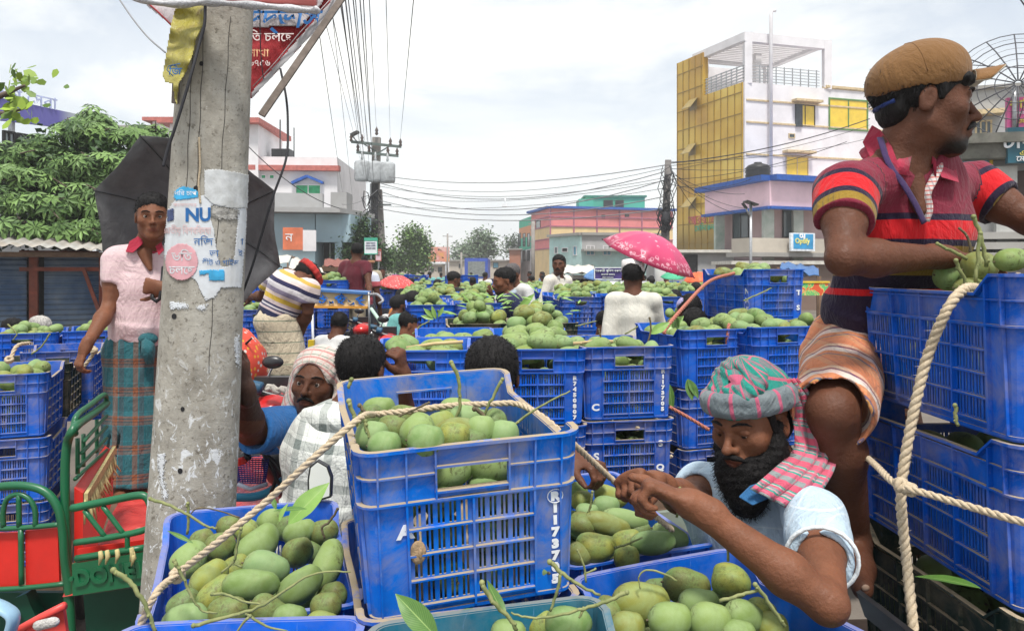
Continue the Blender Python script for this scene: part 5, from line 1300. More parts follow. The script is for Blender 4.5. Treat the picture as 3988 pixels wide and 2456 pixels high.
class Head:
 def __init__(s,M_,sc=1.0):s.M=M_;s.s=sc;s.R=M_.to_3x3()
 def p(s,*a):return s.M@(Vector(a)*s.s)
 def ell(s,S,c,r,k=.015,op='add',rx=0):
  S.ell(s.p(*c),tuple(x*s.s for x in r),s.R@Matrix.Rotation(R(rx),3,'X')if rx else s.R,k*s.s,op)
 def cone(s,S,a,b,ra,rb,k=.012,op='add'):S.cone(s.p(*a),s.p(*b),ra*s.s,rb*s.s,k*s.s,op)
 def skull(s,S,fine=True,eyes_closed=False):
  e,c=s.ell,s.cone
  e(S,(0,.016,.030),(.0745,.094,.086),.02)
  e(S,(0,-.022,.012),(.066,.070,.072),.02)
  e(S,(0,-.032,-.040),(.056,.054,.066),.03)
  c(S,(.048,.005,-.055),(.012,-.070,-.098),.020,.017,.03);c(S,(-.048,.005,-.055),(-.012,-.070,-.098),.020,.017,.03)
  e(S,(0,-.076,-.096),(.020,.016,.017),.02)
  if fine:
   for x in(-1,1):
    e(S,(x*.046,-.058,-.022),(.020,.020,.018),.025)
    e(S,(x*.031,-.097,-.001),(.017,.015,.012),.014,'sub')
    c(S,(x*.013,-.089,.016),(x*.045,-.078,.017),.0085,.007,.012)
    e(S,(x*.031,-.0745,-.001),(.0155,.0135,.0135),.004)
    c(S,(x*.018,-.0870,.0065),(x*.044,-.080,.0060),.0034,.0030,.004);c(S,(x*.019,-.0850,-.0098),(x*.043,-.079,-.0092),.0030,.0026,.004)
    e(S,(x*.0125,-.098,-.036),(.0085,.0095,.008),.006)
   c(S,(0,-.086,.012),(0,-.111,-.026),.0072,.0092,.010);e(S,(0,-.114,-.033),(.0115,.0125,.0095),.008)
   e(S,(0,-.086,-.064),(.026,.016,.020),.015)
   e(S,(0,-.0985,-.0605),(.022,.008,.0052),.005);e(S,(0,-.0975,-.0715),(.019,.0085,.0062),.005)
   e(S,(0,-.106,-.0660),(.022,.006,.0012),.003,'sub')
   for x in(-1,1):
    e(S,(x*.077,.012,-.008),(.0075,.019,.031),.006,'add',12);e(S,(x*.085,.008,-.006),(.005,.011,.018),.004,'sub',12)
  else:
   e(S,(0,-.098,-.03),(.012,.018,.02),.015);e(S,(0,-.088,-.066),(.024,.012,.012),.01)
   for x in(-1,1):e(S,(x*.031,-.097,-.001),(.017,.012,.011),.014,'sub');e(S,(x*.078,.012,-.008),(.008,.018,.03),.006)
 def lip(s,V_):
  L=(V_-np.array(s.M.translation))@np.array(s.R)/s.s
  return np.clip(1.4-((L[:,0]/.024)**2+((L[:,1]+.099)/.016)**2+((L[:,2]+.066)/.0115)**2)*1.2,0,.9)
 def local(s,V_):return(V_-np.array(s.M.translation))@np.array(s.R)/s.s
 def eyes(s,parent,down=0,side=0):
  for x in(-1,1):
   m=MB();m.cur=0;c=Vector((x*.031,-.0768,-.001));m.sphere(c,.0125,14,10)
   d=Vector((side,-1,down)).normalized();m.cur=1;m.sphere(c+d*.0070,.0072,12,8)
   m.M=Matrix.Identity(4);ob=m.build('eye',[EYEW,EYED],parent)
   ob.data.transform(s.M@Matrix.Scale(s.s,4));un(ob)
 def brows(s,parent,mat=None,mous=0):
  for x in(-1,1):
   m=MB();pts=[(x*.012,-.0955,.020),(x*.028,-.0945,.026),(x*.044,-.086,.024),(x*.052,-.077,.017)]
   m.tube(pts,[.0035,.005,.0042,.0015],8,flat=.6);ob=m.build('eyebrow',mat or HAIR,parent);ob.data.transform(s.M@Matrix.Scale(s.s,4));un(ob)
  if mous:
   m=MB();pts=[(-.031,-.087,-.066),(-.021,-.098,-.0555),(-.007,-.1055,-.050),(0,-.1065,-.0485),(.007,-.1055,-.050),(.021,-.098,-.0555),(.031,-.087,-.066)]
   m.tube(pts,[.0025,.0055,.0065*mous,.005*mous,.0065*mous,.0055,.0025],8);ob=m.build('moustache',mat or HAIR,parent);ob.data.transform(s.M@Matrix.Scale(s.s,4));un(ob)
 def hair(s,parent,res=.005,mat=None,grow=1.0,top=1.0,back=0,name='hair',puff=0):
  S=SDF(res);g=grow
  s.ell(S,(0,.020,.036),(.0795*g,.100*g,.0875*g*top),.02)
  s.ell(S,(0,-.024,.070),(.060*g,.048*g,.040*top*g),.03)
  if back:s.ell(S,(0,.075,-.04),(.06,.04,.05+back),.03)
  s.ell(S,(0,-.110,-.018),(.080,.078,.080),.012,'sub');s.ell(S,(0,-.095,-.06),(.095,.08,.06),.012,'sub');s.ell(S,(0,-.01,-.135),(.15,.13,.105),.012,'sub')
  for x in(-1,1):s.ell(S,(x*.095,-.035,-.035),(.045,.045,.045),.01,'sub')
  o=un(S.mesh(name,mat or HAIR,parent,smooth_iter=1,disp=lambda X,Y,Z:.0026*vnoise(X*150,Y*150,Z*100,3)))
  if res<.0125:tufts(o,s,2600 if res<.0085 else 700,mat or HAIR)
  return o
def tufts(hair,hd,n,mat,L=.011):
 rs=random.Random(n);me=hair.data;V_,F_=[],[];N=len(me.vertices);dn=-Vector(hd.R.col[2])
 for k in range(n):
  v=me.vertices[rs.randrange(N)];p=v.co.copy();nr=v.normal;d=(nr*rs.uniform(.25,.7)+dn*.35+Vector((rs.gauss(0,.45),rs.gauss(0,.45),rs.gauss(0,.3)))).normalized();sx=nr.cross(d)
  if sx.length<1e-3:continue
  sx=sx.normalized()*rs.uniform(.0008,.0016)*hd.s;l=L*rs.uniform(.5,1.2)*hd.s;q=p+d*l*.6;e=p+(d*.7+dn*.5).normalized()*l;i=len(V_)
  V_+=[p-nr*.002-sx,p-nr*.002+sx,q+sx*.7,q-sx*.7,e];F_+=[(i,i+1,i+2,i+3),(i+3,i+2,i+4)]
 o=fromdata('hair_strands',V_,F_,mat,None,hair);o.matrix_parent_inverse=Matrix.Identity(4);hp=hair.parent
 o.matrix_parent_inverse=Matrix.Identity(4);return o
def hand(S,wrist,d,nrm,thumb=1,curl=(25,30,20),size=1.0,spread=6,fingers=None,thumbdir=None):
 """d: palm direction, nrm: where the palm faces; thumb: side of the lateral axis d x nrm"""
 w=Vector(wrist);d=Vector(d).normalized();n=Vector(nrm);n=(n-d*n.dot(d)).normalized();lat=d.cross(n)*thumb;z=size
 k=w+d*.082*z
 S.cone(w-d*.03*z,w+d*.01*z,.026*z,.026*z,.015)
 S.ecap(w+d*.012*z,k,(.029*z,.016*z),(.039*z,.0135*z),tuple(lat),.012)
 for i in range(4):
  off=(.029,.0098,-.0098,-.029)[i]*z;L=(.070,.078,.072,.057)[i]*z;r=(.0088,.0090,.0086,.0076)[i]*z
  c=fingers[i]if fingers else curl;dd=(Matrix.Rotation(R(spread*(1.5-i)*-1)*thumb,3,n)@d);p=k+lat*off-d*.004*z;ang=0;ax=dd.cross(n)
  for j,f in enumerate((.46,.30,.24)):
   ang+=c[j];q=p+(Matrix.Rotation(R(ang),3,ax)@dd)*L*f
   S.cone(p,q,r*(1.06-.1*j),r*(.98-.1*j),.005);p=q
 t0=w+d*.022*z+lat*.026*z+n*.004;td=Vector(thumbdir).normalized()if thumbdir else(d*.72+lat*.62+n*.38).normalized()
 t1=t0+td*.040*z;t2=t1+(td*.8+d*.45).normalized()*.030*z;t3=t2+(td*.5+d*.7+n*.3).normalized()*.024*z
 S.cone(t0,t1,.0150*z,.0115*z,.012);S.cone(t1,t2,.0112*z,.0100*z,.004);S.cone(t2,t3,.0100*z,.0080*z,.004)
def lathecoord(a,b):
 a=np.array(a);d=np.array(b)-a;L=np.linalg.norm(d);d=d/L
 return lambda V_:(V_-a)@d
def segd(V_,a,b):
 a=np.array(a);ab=np.array(b)-a;t=np.clip(((V_-a)@ab)/(ab@ab),0,1);return np.linalg.norm(V_-a-t[:,None]*ab,axis=1)
ZERO=lambda V_:np.zeros(len(V_))
def figure(label,J,hd,res=.008,skin=None,shirt=None,sleeve=.6,lower=None,hair='short',hairm=None,fine=False,bw=1.0,group=None,hands=None,beard=0,mous=0,shirtattr=None,base=None,lowres=None,eyes=False,armr=1.0,pants=False,stub=0,grow=1.0,collar=None,shortfold=.004):
 """J: joints in world space: neck, chest, waist, hip, sh/el/wr and optionally kn/an for l and r, plus 'right' = lateral axis of the trunk"""
 skin=skin or SK1;b=base or J['hip'];e_=empty('person',label,'person',(b[0],b[1],b[2]),0,group);right=tuple(J['right']);rv=Vector(right)
 S=SDF(res);hd.skull(S,fine)
 nb=Vector(J['neck']);S.cone(hd.p(0,.025,-.055),nb.lerp(hd.p(0,.025,-.055),.12),.050*hd.s,.056*hd.s,.025);S.cone(nb,hd.p(0,.02,-.09),.055,.048,.03)
 ch,wa,hp=Vector(J['chest']),Vector(J['waist']),Vector(J['hip'])
 S.ecap(nb-(nb-ch).normalized()*.05,ch,(.13*bw,.062*bw),(.145*bw,.092*bw),right,.04);S.ecap(ch,wa,(.145*bw,.092*bw),(.122*bw,.082*bw),right,.04);S.ecap(wa,hp,(.122*bw,.08*bw),(.13*bw,.085*bw),right,.04)
 for sd in 'lr':
  if 'sh'+sd not in J:continue
  sh=Vector(J['sh'+sd]);S.cone(nb-Vector((0,0,.02)),sh,.045,.050*armr,.05)
  if 'el'+sd in J:
   el=Vector(J['el'+sd]);S.cone(sh,sh.lerp(el,.5),.052*armr,.047*armr,.03);S.cone(sh.lerp(el,.5),el,.047*armr,.037*armr,.02)
  if 'wr'+sd in J:
   wr=Vector(J['wr'+sd]);S.cone(el,el.lerp(wr,.3),.037*armr,.041*armr,.015);S.cone(el.lerp(wr,.3),wr,.041*armr,.025*armr,.02)
   hs=(hands or{}).get(sd);d=(wr-el).normalized()
   if hs:hand(S,wr,**hs)
   elif res<.013:hand(S,wr,d,rv*(1 if sd=='l' else-1)if sd else rv,1 if sd=='l' else-1,(20,25,20))
   else:S.cone(wr,wr+d*.07,.028,.034,.02);S.cone(wr+d*.07,wr+d*.14,.03,.018,.02)
  if 'kn'+sd in J:
   kn=Vector(J['kn'+sd]);hj=hp+rv*(.085 if sd=='l' else-.085)*(1 if J.get('lsign',1)>0 else-1)
   S.chain([hj,kn],[.08,.056],.04)
   if 'an'+sd in J:
    an=Vector(J['an'+sd]);S.cone(kn,kn.lerp(an,.3),.053,.055,.02);S.cone(kn.lerp(an,.3),an,.055,.035,.03)
    ft=Vector(J.get('toe'+sd,an+Vector((0,-.17,-.05))));S.cone(an,an.lerp(ft,.5)+Vector((0,0,-.01)),.036,.034,.02);S.cone(an.lerp(ft,.5)+Vector((0,0,-.012)),ft,.034,.022,.02)
 def stubf(V_):
  L=hd.local(V_);d=np.clip((-.058-.35*(L[:,1]+.09)-L[:,2])/.03,0,1)*np.clip((-.012-L[:,1])/.03,0,1)
  lipd=((L[:,0]/.028)**2+((L[:,2]+.066)/.016)**2);d=d*np.clip(lipd-.8,0,1);return d*(L[:,2]>-.118)*stub
 o=S.mesh('body',skin,e_,attrs=dict(lip=hd.lip if fine else ZERO,stub=stubf if stub else ZERO));un(o)
 if hair=='short':hd.hair(e_,max(.004,res*.8),hairm,grow)
 if beard:
  B=SDF(max(.004,res*.7));hd.ell(B,(0,-.058,-.082),(.060,.050,.040),.02);hd.ell(B,(0,-.074,-.11),(.036,.036,.03*beard),.03)
  for x in(-1,1):hd.cone(B,(x*.068,-.005,-.02),(x*.054,-.03,-.075),.012,.022,.02)
  hd.ell(B,(0,-.125,-.060),(.028,.034,.020),.008,'sub');un(B.mesh('beard',BEARD,e_,disp=lambda X,Y,Z:.002*vnoise(X*200,Y*200,Z*200,5)))
 if fine:hd.brows(e_,None,mous)
 if eyes:hd.eyes(e_)
 if shirt:
  T=SDF(res);k=.012
  T.ecap(nb-(nb-ch).normalized()*.035,ch,(.14*bw+k,.066*bw+k),(.153*bw+k,.098*bw+k),right,.04)
  T.ecap(ch,wa,(.153*bw+k,.098*bw+k),(.135*bw+k,.094*bw+k),right,.03)
  hem=hp.lerp(wa,.2)if lower else hp;T.ecap(wa,hem,(.135*bw+k,.094*bw+k),(.142*bw+k*1.3,.1*bw+k*1.3),right,.03,'add',True)
  for sd in 'lr':
   if 'sh'+sd not in J:continue
   sh=Vector(J['sh'+sd]);T.cone(nb-Vector((0,0,.03)),sh,.048,.058*armr,.05)
   if 'el'+sd in J:
    el=Vector(J['el'+sd]);wr=Vector(J.get('wr'+sd,el));x=(el-sh).orthogonal().normalized()
    if sleeve<=1:
     cf=sh.lerp(el,sleeve);T.cone(sh,sh.lerp(cf,.5),.060*armr,.062*armr,.04);T.ecap(sh,cf,(.061*armr,.061*armr),(.066*armr,.066*armr),tuple(x),.03,'add',True);T.cone(cf.lerp(sh,.05),cf+(cf-sh).normalized()*.05,.050*armr,.056*armr,.003,'sub')
    else:
     T.cone(sh,el,.062*armr,.05*armr,.03);cf=el.lerp(wr,sleeve-1);x=(wr-el).orthogonal().normalized();T.ecap(el,cf,(.05*armr,.05*armr),(.04*armr,.04*armr),tuple(x),.03,'add',True)
  T.cone(nb+Vector((0,0,.0)),hd.p(0,.02,-.08),.064,.07,.01,'sub')
  def sattr(V_):return(np.array(nb)-V_)@(np.array(nb-wa)/(nb-wa).length)
  at=shirtattr or dict(s=sattr)
  un(T.mesh('shirt',shirt,e_,disp=lambda X,Y,Z:shortfold*vnoise(X*28,Y*28,Z*17,2),attrs=at))
  if collar:
   C_=MB();up=(hd.p(0,0,0)-nb).normalized();fw=-Vector((hd.R.col[1]));fw=rv.cross(up)if True else fw
   if fw.dot(-Vector(hd.R.col[1]))<0:fw=-fw
   ring=[]
   for i in range(17):
    a=-PI*.86+2*PI*.86*i/16;q=nb+up*(.030+.014*math.cos(a))-fw*.068*math.cos(a)*(1 if abs(a)<2 else 1.15)+rv*.070*math.sin(a);ring.append((q,q+up*.018+(q-nb-up*.03).normalized()*-.006,q-up*.022+(q-nb-up*.03).normalized()*.022))
   vs=[p for r_ in ring for p in r_];fs=[]
   for i in range(16):fs+=[(3*i,3*i+1,3*i+4,3*i+3),(3*i+1,3*i,3*i+2)]if False else[(3*i+2,3*i+1,3*i+4,3*i+5),(3*i,3*i+3,3*i+4,3*i+1)]
   o=fromdata('collar',vs,fs,collar,None,e_,True);sd=o.modifiers.new('s','SOLIDIFY');sd.thickness=.004;un(o)
 if lower:
  G=SDF(lowres or res)
  if pants:
   G.ecap(wa.lerp(hp,.5),hp,(.14*bw,.105*bw),(.15*bw,.11*bw),right,.04)
   for sd in 'lr':
    if 'kn'+sd in J:
     kn,an=Vector(J['kn'+sd]),Vector(J['an'+sd]);hj=hp+rv*(.085 if sd=='l' else-.085);G.cone(hj,kn,.092,.068,.04);G.cone(kn,an,.066,.055,.03)
  else:
   knm=(Vector(J['knl'])+Vector(J['knr']))/2;anm=(Vector(J['anl'])+Vector(J['anr']))/2;w_=(Vector(J['knl'])-Vector(J['knr'])).length/2
   G.ecap(wa.lerp(hp,.5),hp,(.14*bw,.105*bw),(.165*bw,.12*bw),right,.04);G.ecap(hp,knm,(.165*bw,.125*bw),(.10+w_,.12),right,.03)
   G.ecap(knm,anm+Vector((0,0,.03)),(.10+w_,.12),(.115+w_,.13),right,.03,'add',True)
  un(G.mesh('lungi' if not pants else 'trousers',lower,e_,disp=lambda X,Y,Z:.007*vnoise(X*42,Y*42,Z*5,8),attrs=dict(s=lambda V_:-V_[:,2],t=lambda V_:V_@np.array(right)*1.2+V_[:,1]*.25)))
 return e_
def stand(u,vtop,Y,yaw=0,H=1.68,lean=0,arms=None,z0=None,side=0,turn=0,nod=0,shw=.185):
 """joints of a standing person whose head top shows at (u, vtop); yaw 0 looks at the camera, 90 to the right"""
 k=H/1.68;top=P(u,vtop,Y);ft=top.z-H if z0 is None else z0;o=Vector((top.x,Y,ft))
 rz=Matrix.Rotation(R(yaw),3,'Z');L=Matrix.Rotation(R(lean),3,'X')
 def w(x,y,z):return o+rz@(Vector((x,y,z))*k)
 hipz=.92
 def wt(x,y,z):return o+rz@((L@Vector((x,y,z-hipz))+Vector((0,0,hipz)))*k)
 A=arms or{}
 J=dict(right=rz@Vector((1,0,0)),hip=wt(0,0,.92),waist=wt(0,0,1.06),chest=wt(0,0,1.26),neck=wt(0,.005,1.415))
 for sd,x in(('l',1),('r',-1)):
  J['sh'+sd]=wt(x*shw,0,1.375);a=A.get(sd,((.24,.03,1.10),(.25,-.05,.86)))
  J['el'+sd]=wt(x*a[0][0],a[0][1],a[0][2]);J['wr'+sd]=wt(x*a[1][0],a[1][1],a[1][2]);J['kn'+sd]=w(x*.09,-.01,.48);J['an'+sd]=w(x*.09,.03,.08);J['toe'+sd]=w(x*.11,-.14,.03)
 f=rz@(Matrix.Rotation(R(turn),3,'Z')@Vector((0,-1,0)));f=(f+Vector((0,0,-math.tan(R(nod+lean*.6))))).normalized()
 upv=(rz@(Matrix.Rotation(R(lean*.8),3,'X')@Vector((0,0,1))))
 hd=Head(hm(wt(0,-.015,1.56),f,upv),k);return J,hd
 # ---- man in the brown cap, right
def _cap():
 hc=P(2212,246,1.80);hd=Head(hm(hc,(1,-.20,-.05),(0,0,1),0),1.02);hcb=Head(hd.M@Matrix.Translation((0,0,.03))@Matrix.Rotation(R(-9),4,'X')@Matrix.Translation((0,0,-.022)),1.03);hcp=Head(hd.M@Matrix.Translation((0,0,.03))@Matrix.Rotation(R(-15),4,'X')@Matrix.Translation((0,0,-.026)),1.03)
 nb=P(2150,395,1.84)
 J=dict(right=Vector((.97,.24,0)).normalized(),neck=nb,chest=P(2185,560,1.90),waist=P(2110,730,1.98),hip=P(2075,850,2.05),shr=P(2026,452,1.78),elr=P(2022,620,1.63),wrr=P(2262,616,1.745),shl=P(2330,450,2.02),ell=P(2470,530,1.92),wrl=P(2640,540,1.75),knr=P(1996,985,1.72),anr=P(2050,1300,1.86),toer=P(2068,1412,1.66),knl=P(2160,930,2.35),anl=P(2160,1250,2.4))
 for a,b in(('elr','shr'),):
  pass
 def capattr(V_):
 # stripe coordinate: down the trunk, or along each sleeve
  s=.0+(np.array([0,0,nb.z])-V_)[:,2]+0
  for sh,el in(('shr','elr'),('shl','ell')):
   a,b=np.array(J[sh]),np.array(J[el]);d=(b-a)/np.linalg.norm(b-a);t=(V_-a)@d;rr_=segd(V_,a,b)
   side=(V_-np.array(J['chest']))@np.array(J['right'])
   m=(rr_<.085)&(t>-.1)&((side<-.135)|(side>.125));s=np.where(m,1.2+t,s)
  return s
 MR=(.185,.020,.040);RD=(.56,.012,.016);NV=(.010,.012,.032);OL=(.26,.17,.022)
 st=[(0,MR),(.112/2,NV),(.128/2,RD),(.178/2,NV),(.194/2,OL),(.262/2,NV),(.292/2,RD),(.308/2,NV),(.48,MR),(1.205/2,NV),(1.222/2,RD),(1.268/2,NV),(1.283/2,OL),(1.312/2,MR)]
 SH=cloth('striped_polo',MR,.1,extra=lambda t,c:t.mix(.06,t.ramp(t.math('ADD',t.math('DIVIDE',t.attr('s'),2.0),t.math('MULTIPLY',t.math('SUBTRACT',t.noise(4,2,.5,t.world()),.5),.012)),st,True),c,'MIX'),fold=.8)
 SH.node_tree.nodes['Principled BSDF']
 def orange(t,c):
  a=t.math('FRACT',t.math('MULTIPLY',t.attr('s'),8));b=t.math('FRACT',t.math('MULTIPLY',t.attr('t'),14));s_=t.attr('s')
  c1=t.ramp(a,[(0,(.58,.20,.09)),(.35,(.52,.17,.08)),(.5,(.62,.42,.30)),(.6,(.10,.03,.10)),(.66,(.70,.62,.58)),(.8,(.60,.22,.10)),(.93,(.03,.10,.22)),(.97,(.55,.30,.08))],True)
  return t.mix(.28,c1,t.ramp(b,[(0,(.62,.24,.12)),(.5,(.50,.36,.22)),(.75,(.2,.06,.1)),(.82,(.62,.25,.12))],True))
 OR=cloth('orange_lungi',(.5,.2,.1),extra=orange,fold=1)
 e_=figure('young man in brown cap and maroon striped polo, leaning on the right-hand stack',J,hd,.0048,SK2,SH,.5,None,'short',None,True,.99,shirtattr=dict(s=capattr),eyes=True,mous=1.15,stub=1.0,armr=.95,collar=cloth('polo_collar',(.33,.03,.06)),hands=dict(r=dict(d=(1,.1,-.1),nrm=(0,0,-1),thumb=1,curl=(15,20,15))),shortfold=.005,lowres=.006)
 # extra hair under the cap at the nape and temple
 # lungi tucked up over the thighs
 G=SDF(.006);hp=Vector(J['hip']);kn=Vector(J['knr']);hj=hp+Vector((-.06,-.03,.0))
 G.ecap(Vector(J['waist']).lerp(hp,.75),hp,(.15,.12),(.17,.13),tuple(J['right']),.04);G.cone(hj,hj.lerp(kn,.95),.105,.092,.04);G.cone(hp+Vector((.08,-.03,0)),Vector(J['knl']),.10,.085,.04)
 d=(kn-hj).normalized();G.cone(kn-d*.02,kn+d*.1,.075,.09,.01,'sub');G.cone(hj.lerp(kn,.8)+Vector((-.01,0,-.06)),hj.lerp(kn,.75)+Vector((.03,0,-.13)),.05,.04,.04)
 a0,dd=np.array(hj),np.array(d)
 un(G.mesh('lungi',OR,e_,disp=lambda X,Y,Z:.005*vnoise(X*60,Y*60,Z*40,8),attrs=dict(s=lambda V_:(V_-a0)@dd,t=lambda V_:V_[:,0]+V_[:,2])))
 # cap
 C_=SDF(.0038)
 hcp.ell(C_,(0,.014,.050),(.088,.106,.080),.01);hcp.ell(C_,(0,-.022,.062),(.078,.074,.062),.04)
 hcp.ell(C_,(0,.0,-.060),(.16,.16,.086),.004,'sub');hcp.ell(C_,(0,.115,.008),(.035,.030,.030),.004,'sub');hcp.ell(C_,(0,.014,.028),(.081,.099,.076),.004,'sub')
 CAPM=cloth('brown_cap',(.185,.095,.036),.1,fold=.45)
 c_=un(C_.mesh('cap',CAPM,e_,smooth_iter=2))
 vs,fs=[],[]
 for i in range(13):
  a=-1.0+2.0*i/12
  for j in range(7):
   r=j/6;x=.076*math.sin(a*1.1)*(1-.10*r);y=-.060-.040*math.cos(a)-r*(.066*math.cos(a*1.1)+.004);z=.044-.034*a*a-.002*r+.004*r*r;vs.append(hcb.p(x,y,z))
 fs=[(i*7+j,i*7+j+1,(i+1)*7+j+1,(i+1)*7+j)for i in range(12)for j in range(6)]
 o=fromdata('cap_brim',vs,fs,[CAPM,M('brim_lining',(.42,.40,.33),.8)],None,c_,True);sd=o.modifiers.new('s','SOLIDIFY');sd.thickness=.005;sd.material_offset=1;sd.material_offset_rim=1;sd.offset=1;un(o)
 m=MB();m.tube([hcp.p(-.055,.078,.008),hcp.p(-.034,.096,.006),hcp.p(0,.104,.005),hcp.p(.034,.096,.006),hcp.p(.055,.078,.008)],.010,8,flat=.6);un(m.build('cap_strap',cloth('blue_strap',(.02,.04,.16)),c_))
 m=MB();m.sphere(hcp.p(0,.014,.132),.006,10,6);un(m.build('button',CAPM,c_))
 from mathutils.bvhtree import BVHTree
 bv_=BVHTree.FromPolygons([v.co for v in c_.data.vertices],[tuple(p.vertices)for p in c_.data.polygons]);o0=hcp.p(0,.014,.03);pts=[]
 for i in range(25):
  t=R(-78+156*i/24);d=(hcp.p(math.sin(t),.014,.03+math.cos(t))-o0).normalized();h=bv_.ray_cast(o0+d*.2,-d)
  if h[0]:pts.append(h[0]+d*.0002)
 m=MB();m.tube(pts,.0012,5);un(m.build('seam',cloth('cap_seam',(.17,.085,.03)),c_))
 # sideburn and fringe hair
 H_=SDF(.0045);hd.ell(H_,(0,-.058,.046),(.068,.046,.024),.02);hd.cone(H_,(-.069,-.022,.03),(-.070,-.02,-.005),.010,.004,.01);hd.cone(H_,(.069,-.022,.03),(.070,-.02,-.005),.010,.004,.01)
 hd.ell(H_,(0,.060,-.016),(.064,.038,.050),.02);hd.ell(H_,(0,.012,.022),(.0775,.094,.040),.02);hd.ell(H_,(0,-.105,.012),(.062,.040,.026),.006,'sub');un(H_.mesh('side_hair',HAIR,e_,disp=lambda X,Y,Z:.002*vnoise(X*200,Y*200,Z*120,3)))
 # open placket with the checked undershirt
 m=MB();a,b,c=P(2125,395,1.775),P(2215,525,1.775),P(2232,400,1.80)
 PL=cloth('check_lining',(.5,.4,.38),extra=lambda t,c:t.mix(t.ramp(t.math('SINE',t.math('MULTIPLY',t.sep(t.world(),0),700)),[(.5,0),(.8,.6)]),t.ramp(t.math('SINE',t.math('MULTIPLY',t.sep(t.world(),2),600)),[(.3,(.55,.5,.48)),(.8,(.5,.12,.10))]),(.2,.18,.2)))
 m=MB();m.tube(catmull([P(2248,388,1.80),P(2240,425,1.775),P(2222,465,1.765),P(2226,500,1.762),P(2218,530,1.765)],5),[.010,.013,.014,.013,.011]+[.010]*16,8,flat=.35);un(m.build('shirt_lining',PL,e_))
 m=MB();m.tube(catmull([P(2110,330,1.80),P(2130,390,1.765),P(2165,440,1.757),P(2195,490,1.757),P(2216,535,1.76)],5),[.008]*21,8,flat=.3);un(m.build('placket',cloth('purple_placket',(.05,.03,.09)),e_))
 V_=SDF(.005);V_.cone(P(2172,405,1.81),P(2208,505,1.772),.040,.014,.01);un(V_.mesh('chest_skin',SK2,e_,attrs=dict(lip=ZERO,stub=ZERO)))
 # collar flaps
 for pts in([P(2092,300,1.86),P(2070,340,1.84),P(2108,425,1.765),P(2158,402,1.76),P(2138,350,1.775),P(2112,312,1.82)],[P(2262,360,1.86),P(2240,372,1.80),P(2258,425,1.765),P(2300,438,1.78),P(2290,385,1.84)]):
  m=MB();m.prism(pts,Vector((0,.006,0)));o=m.build('collar',MATS['polo_collar'],e_);bv=o.modifiers.new('b','BEVEL');bv.width=.004;bv.segments=2;un(o)
  # big toe nail, foot
 m=MB();m.sphere(P(2075,1408,1.640),(.009,.003,.007),10,6);un(m.build('toenail',M('nail',(.42,.28,.20),.4),e_))
 return e_
_cap()
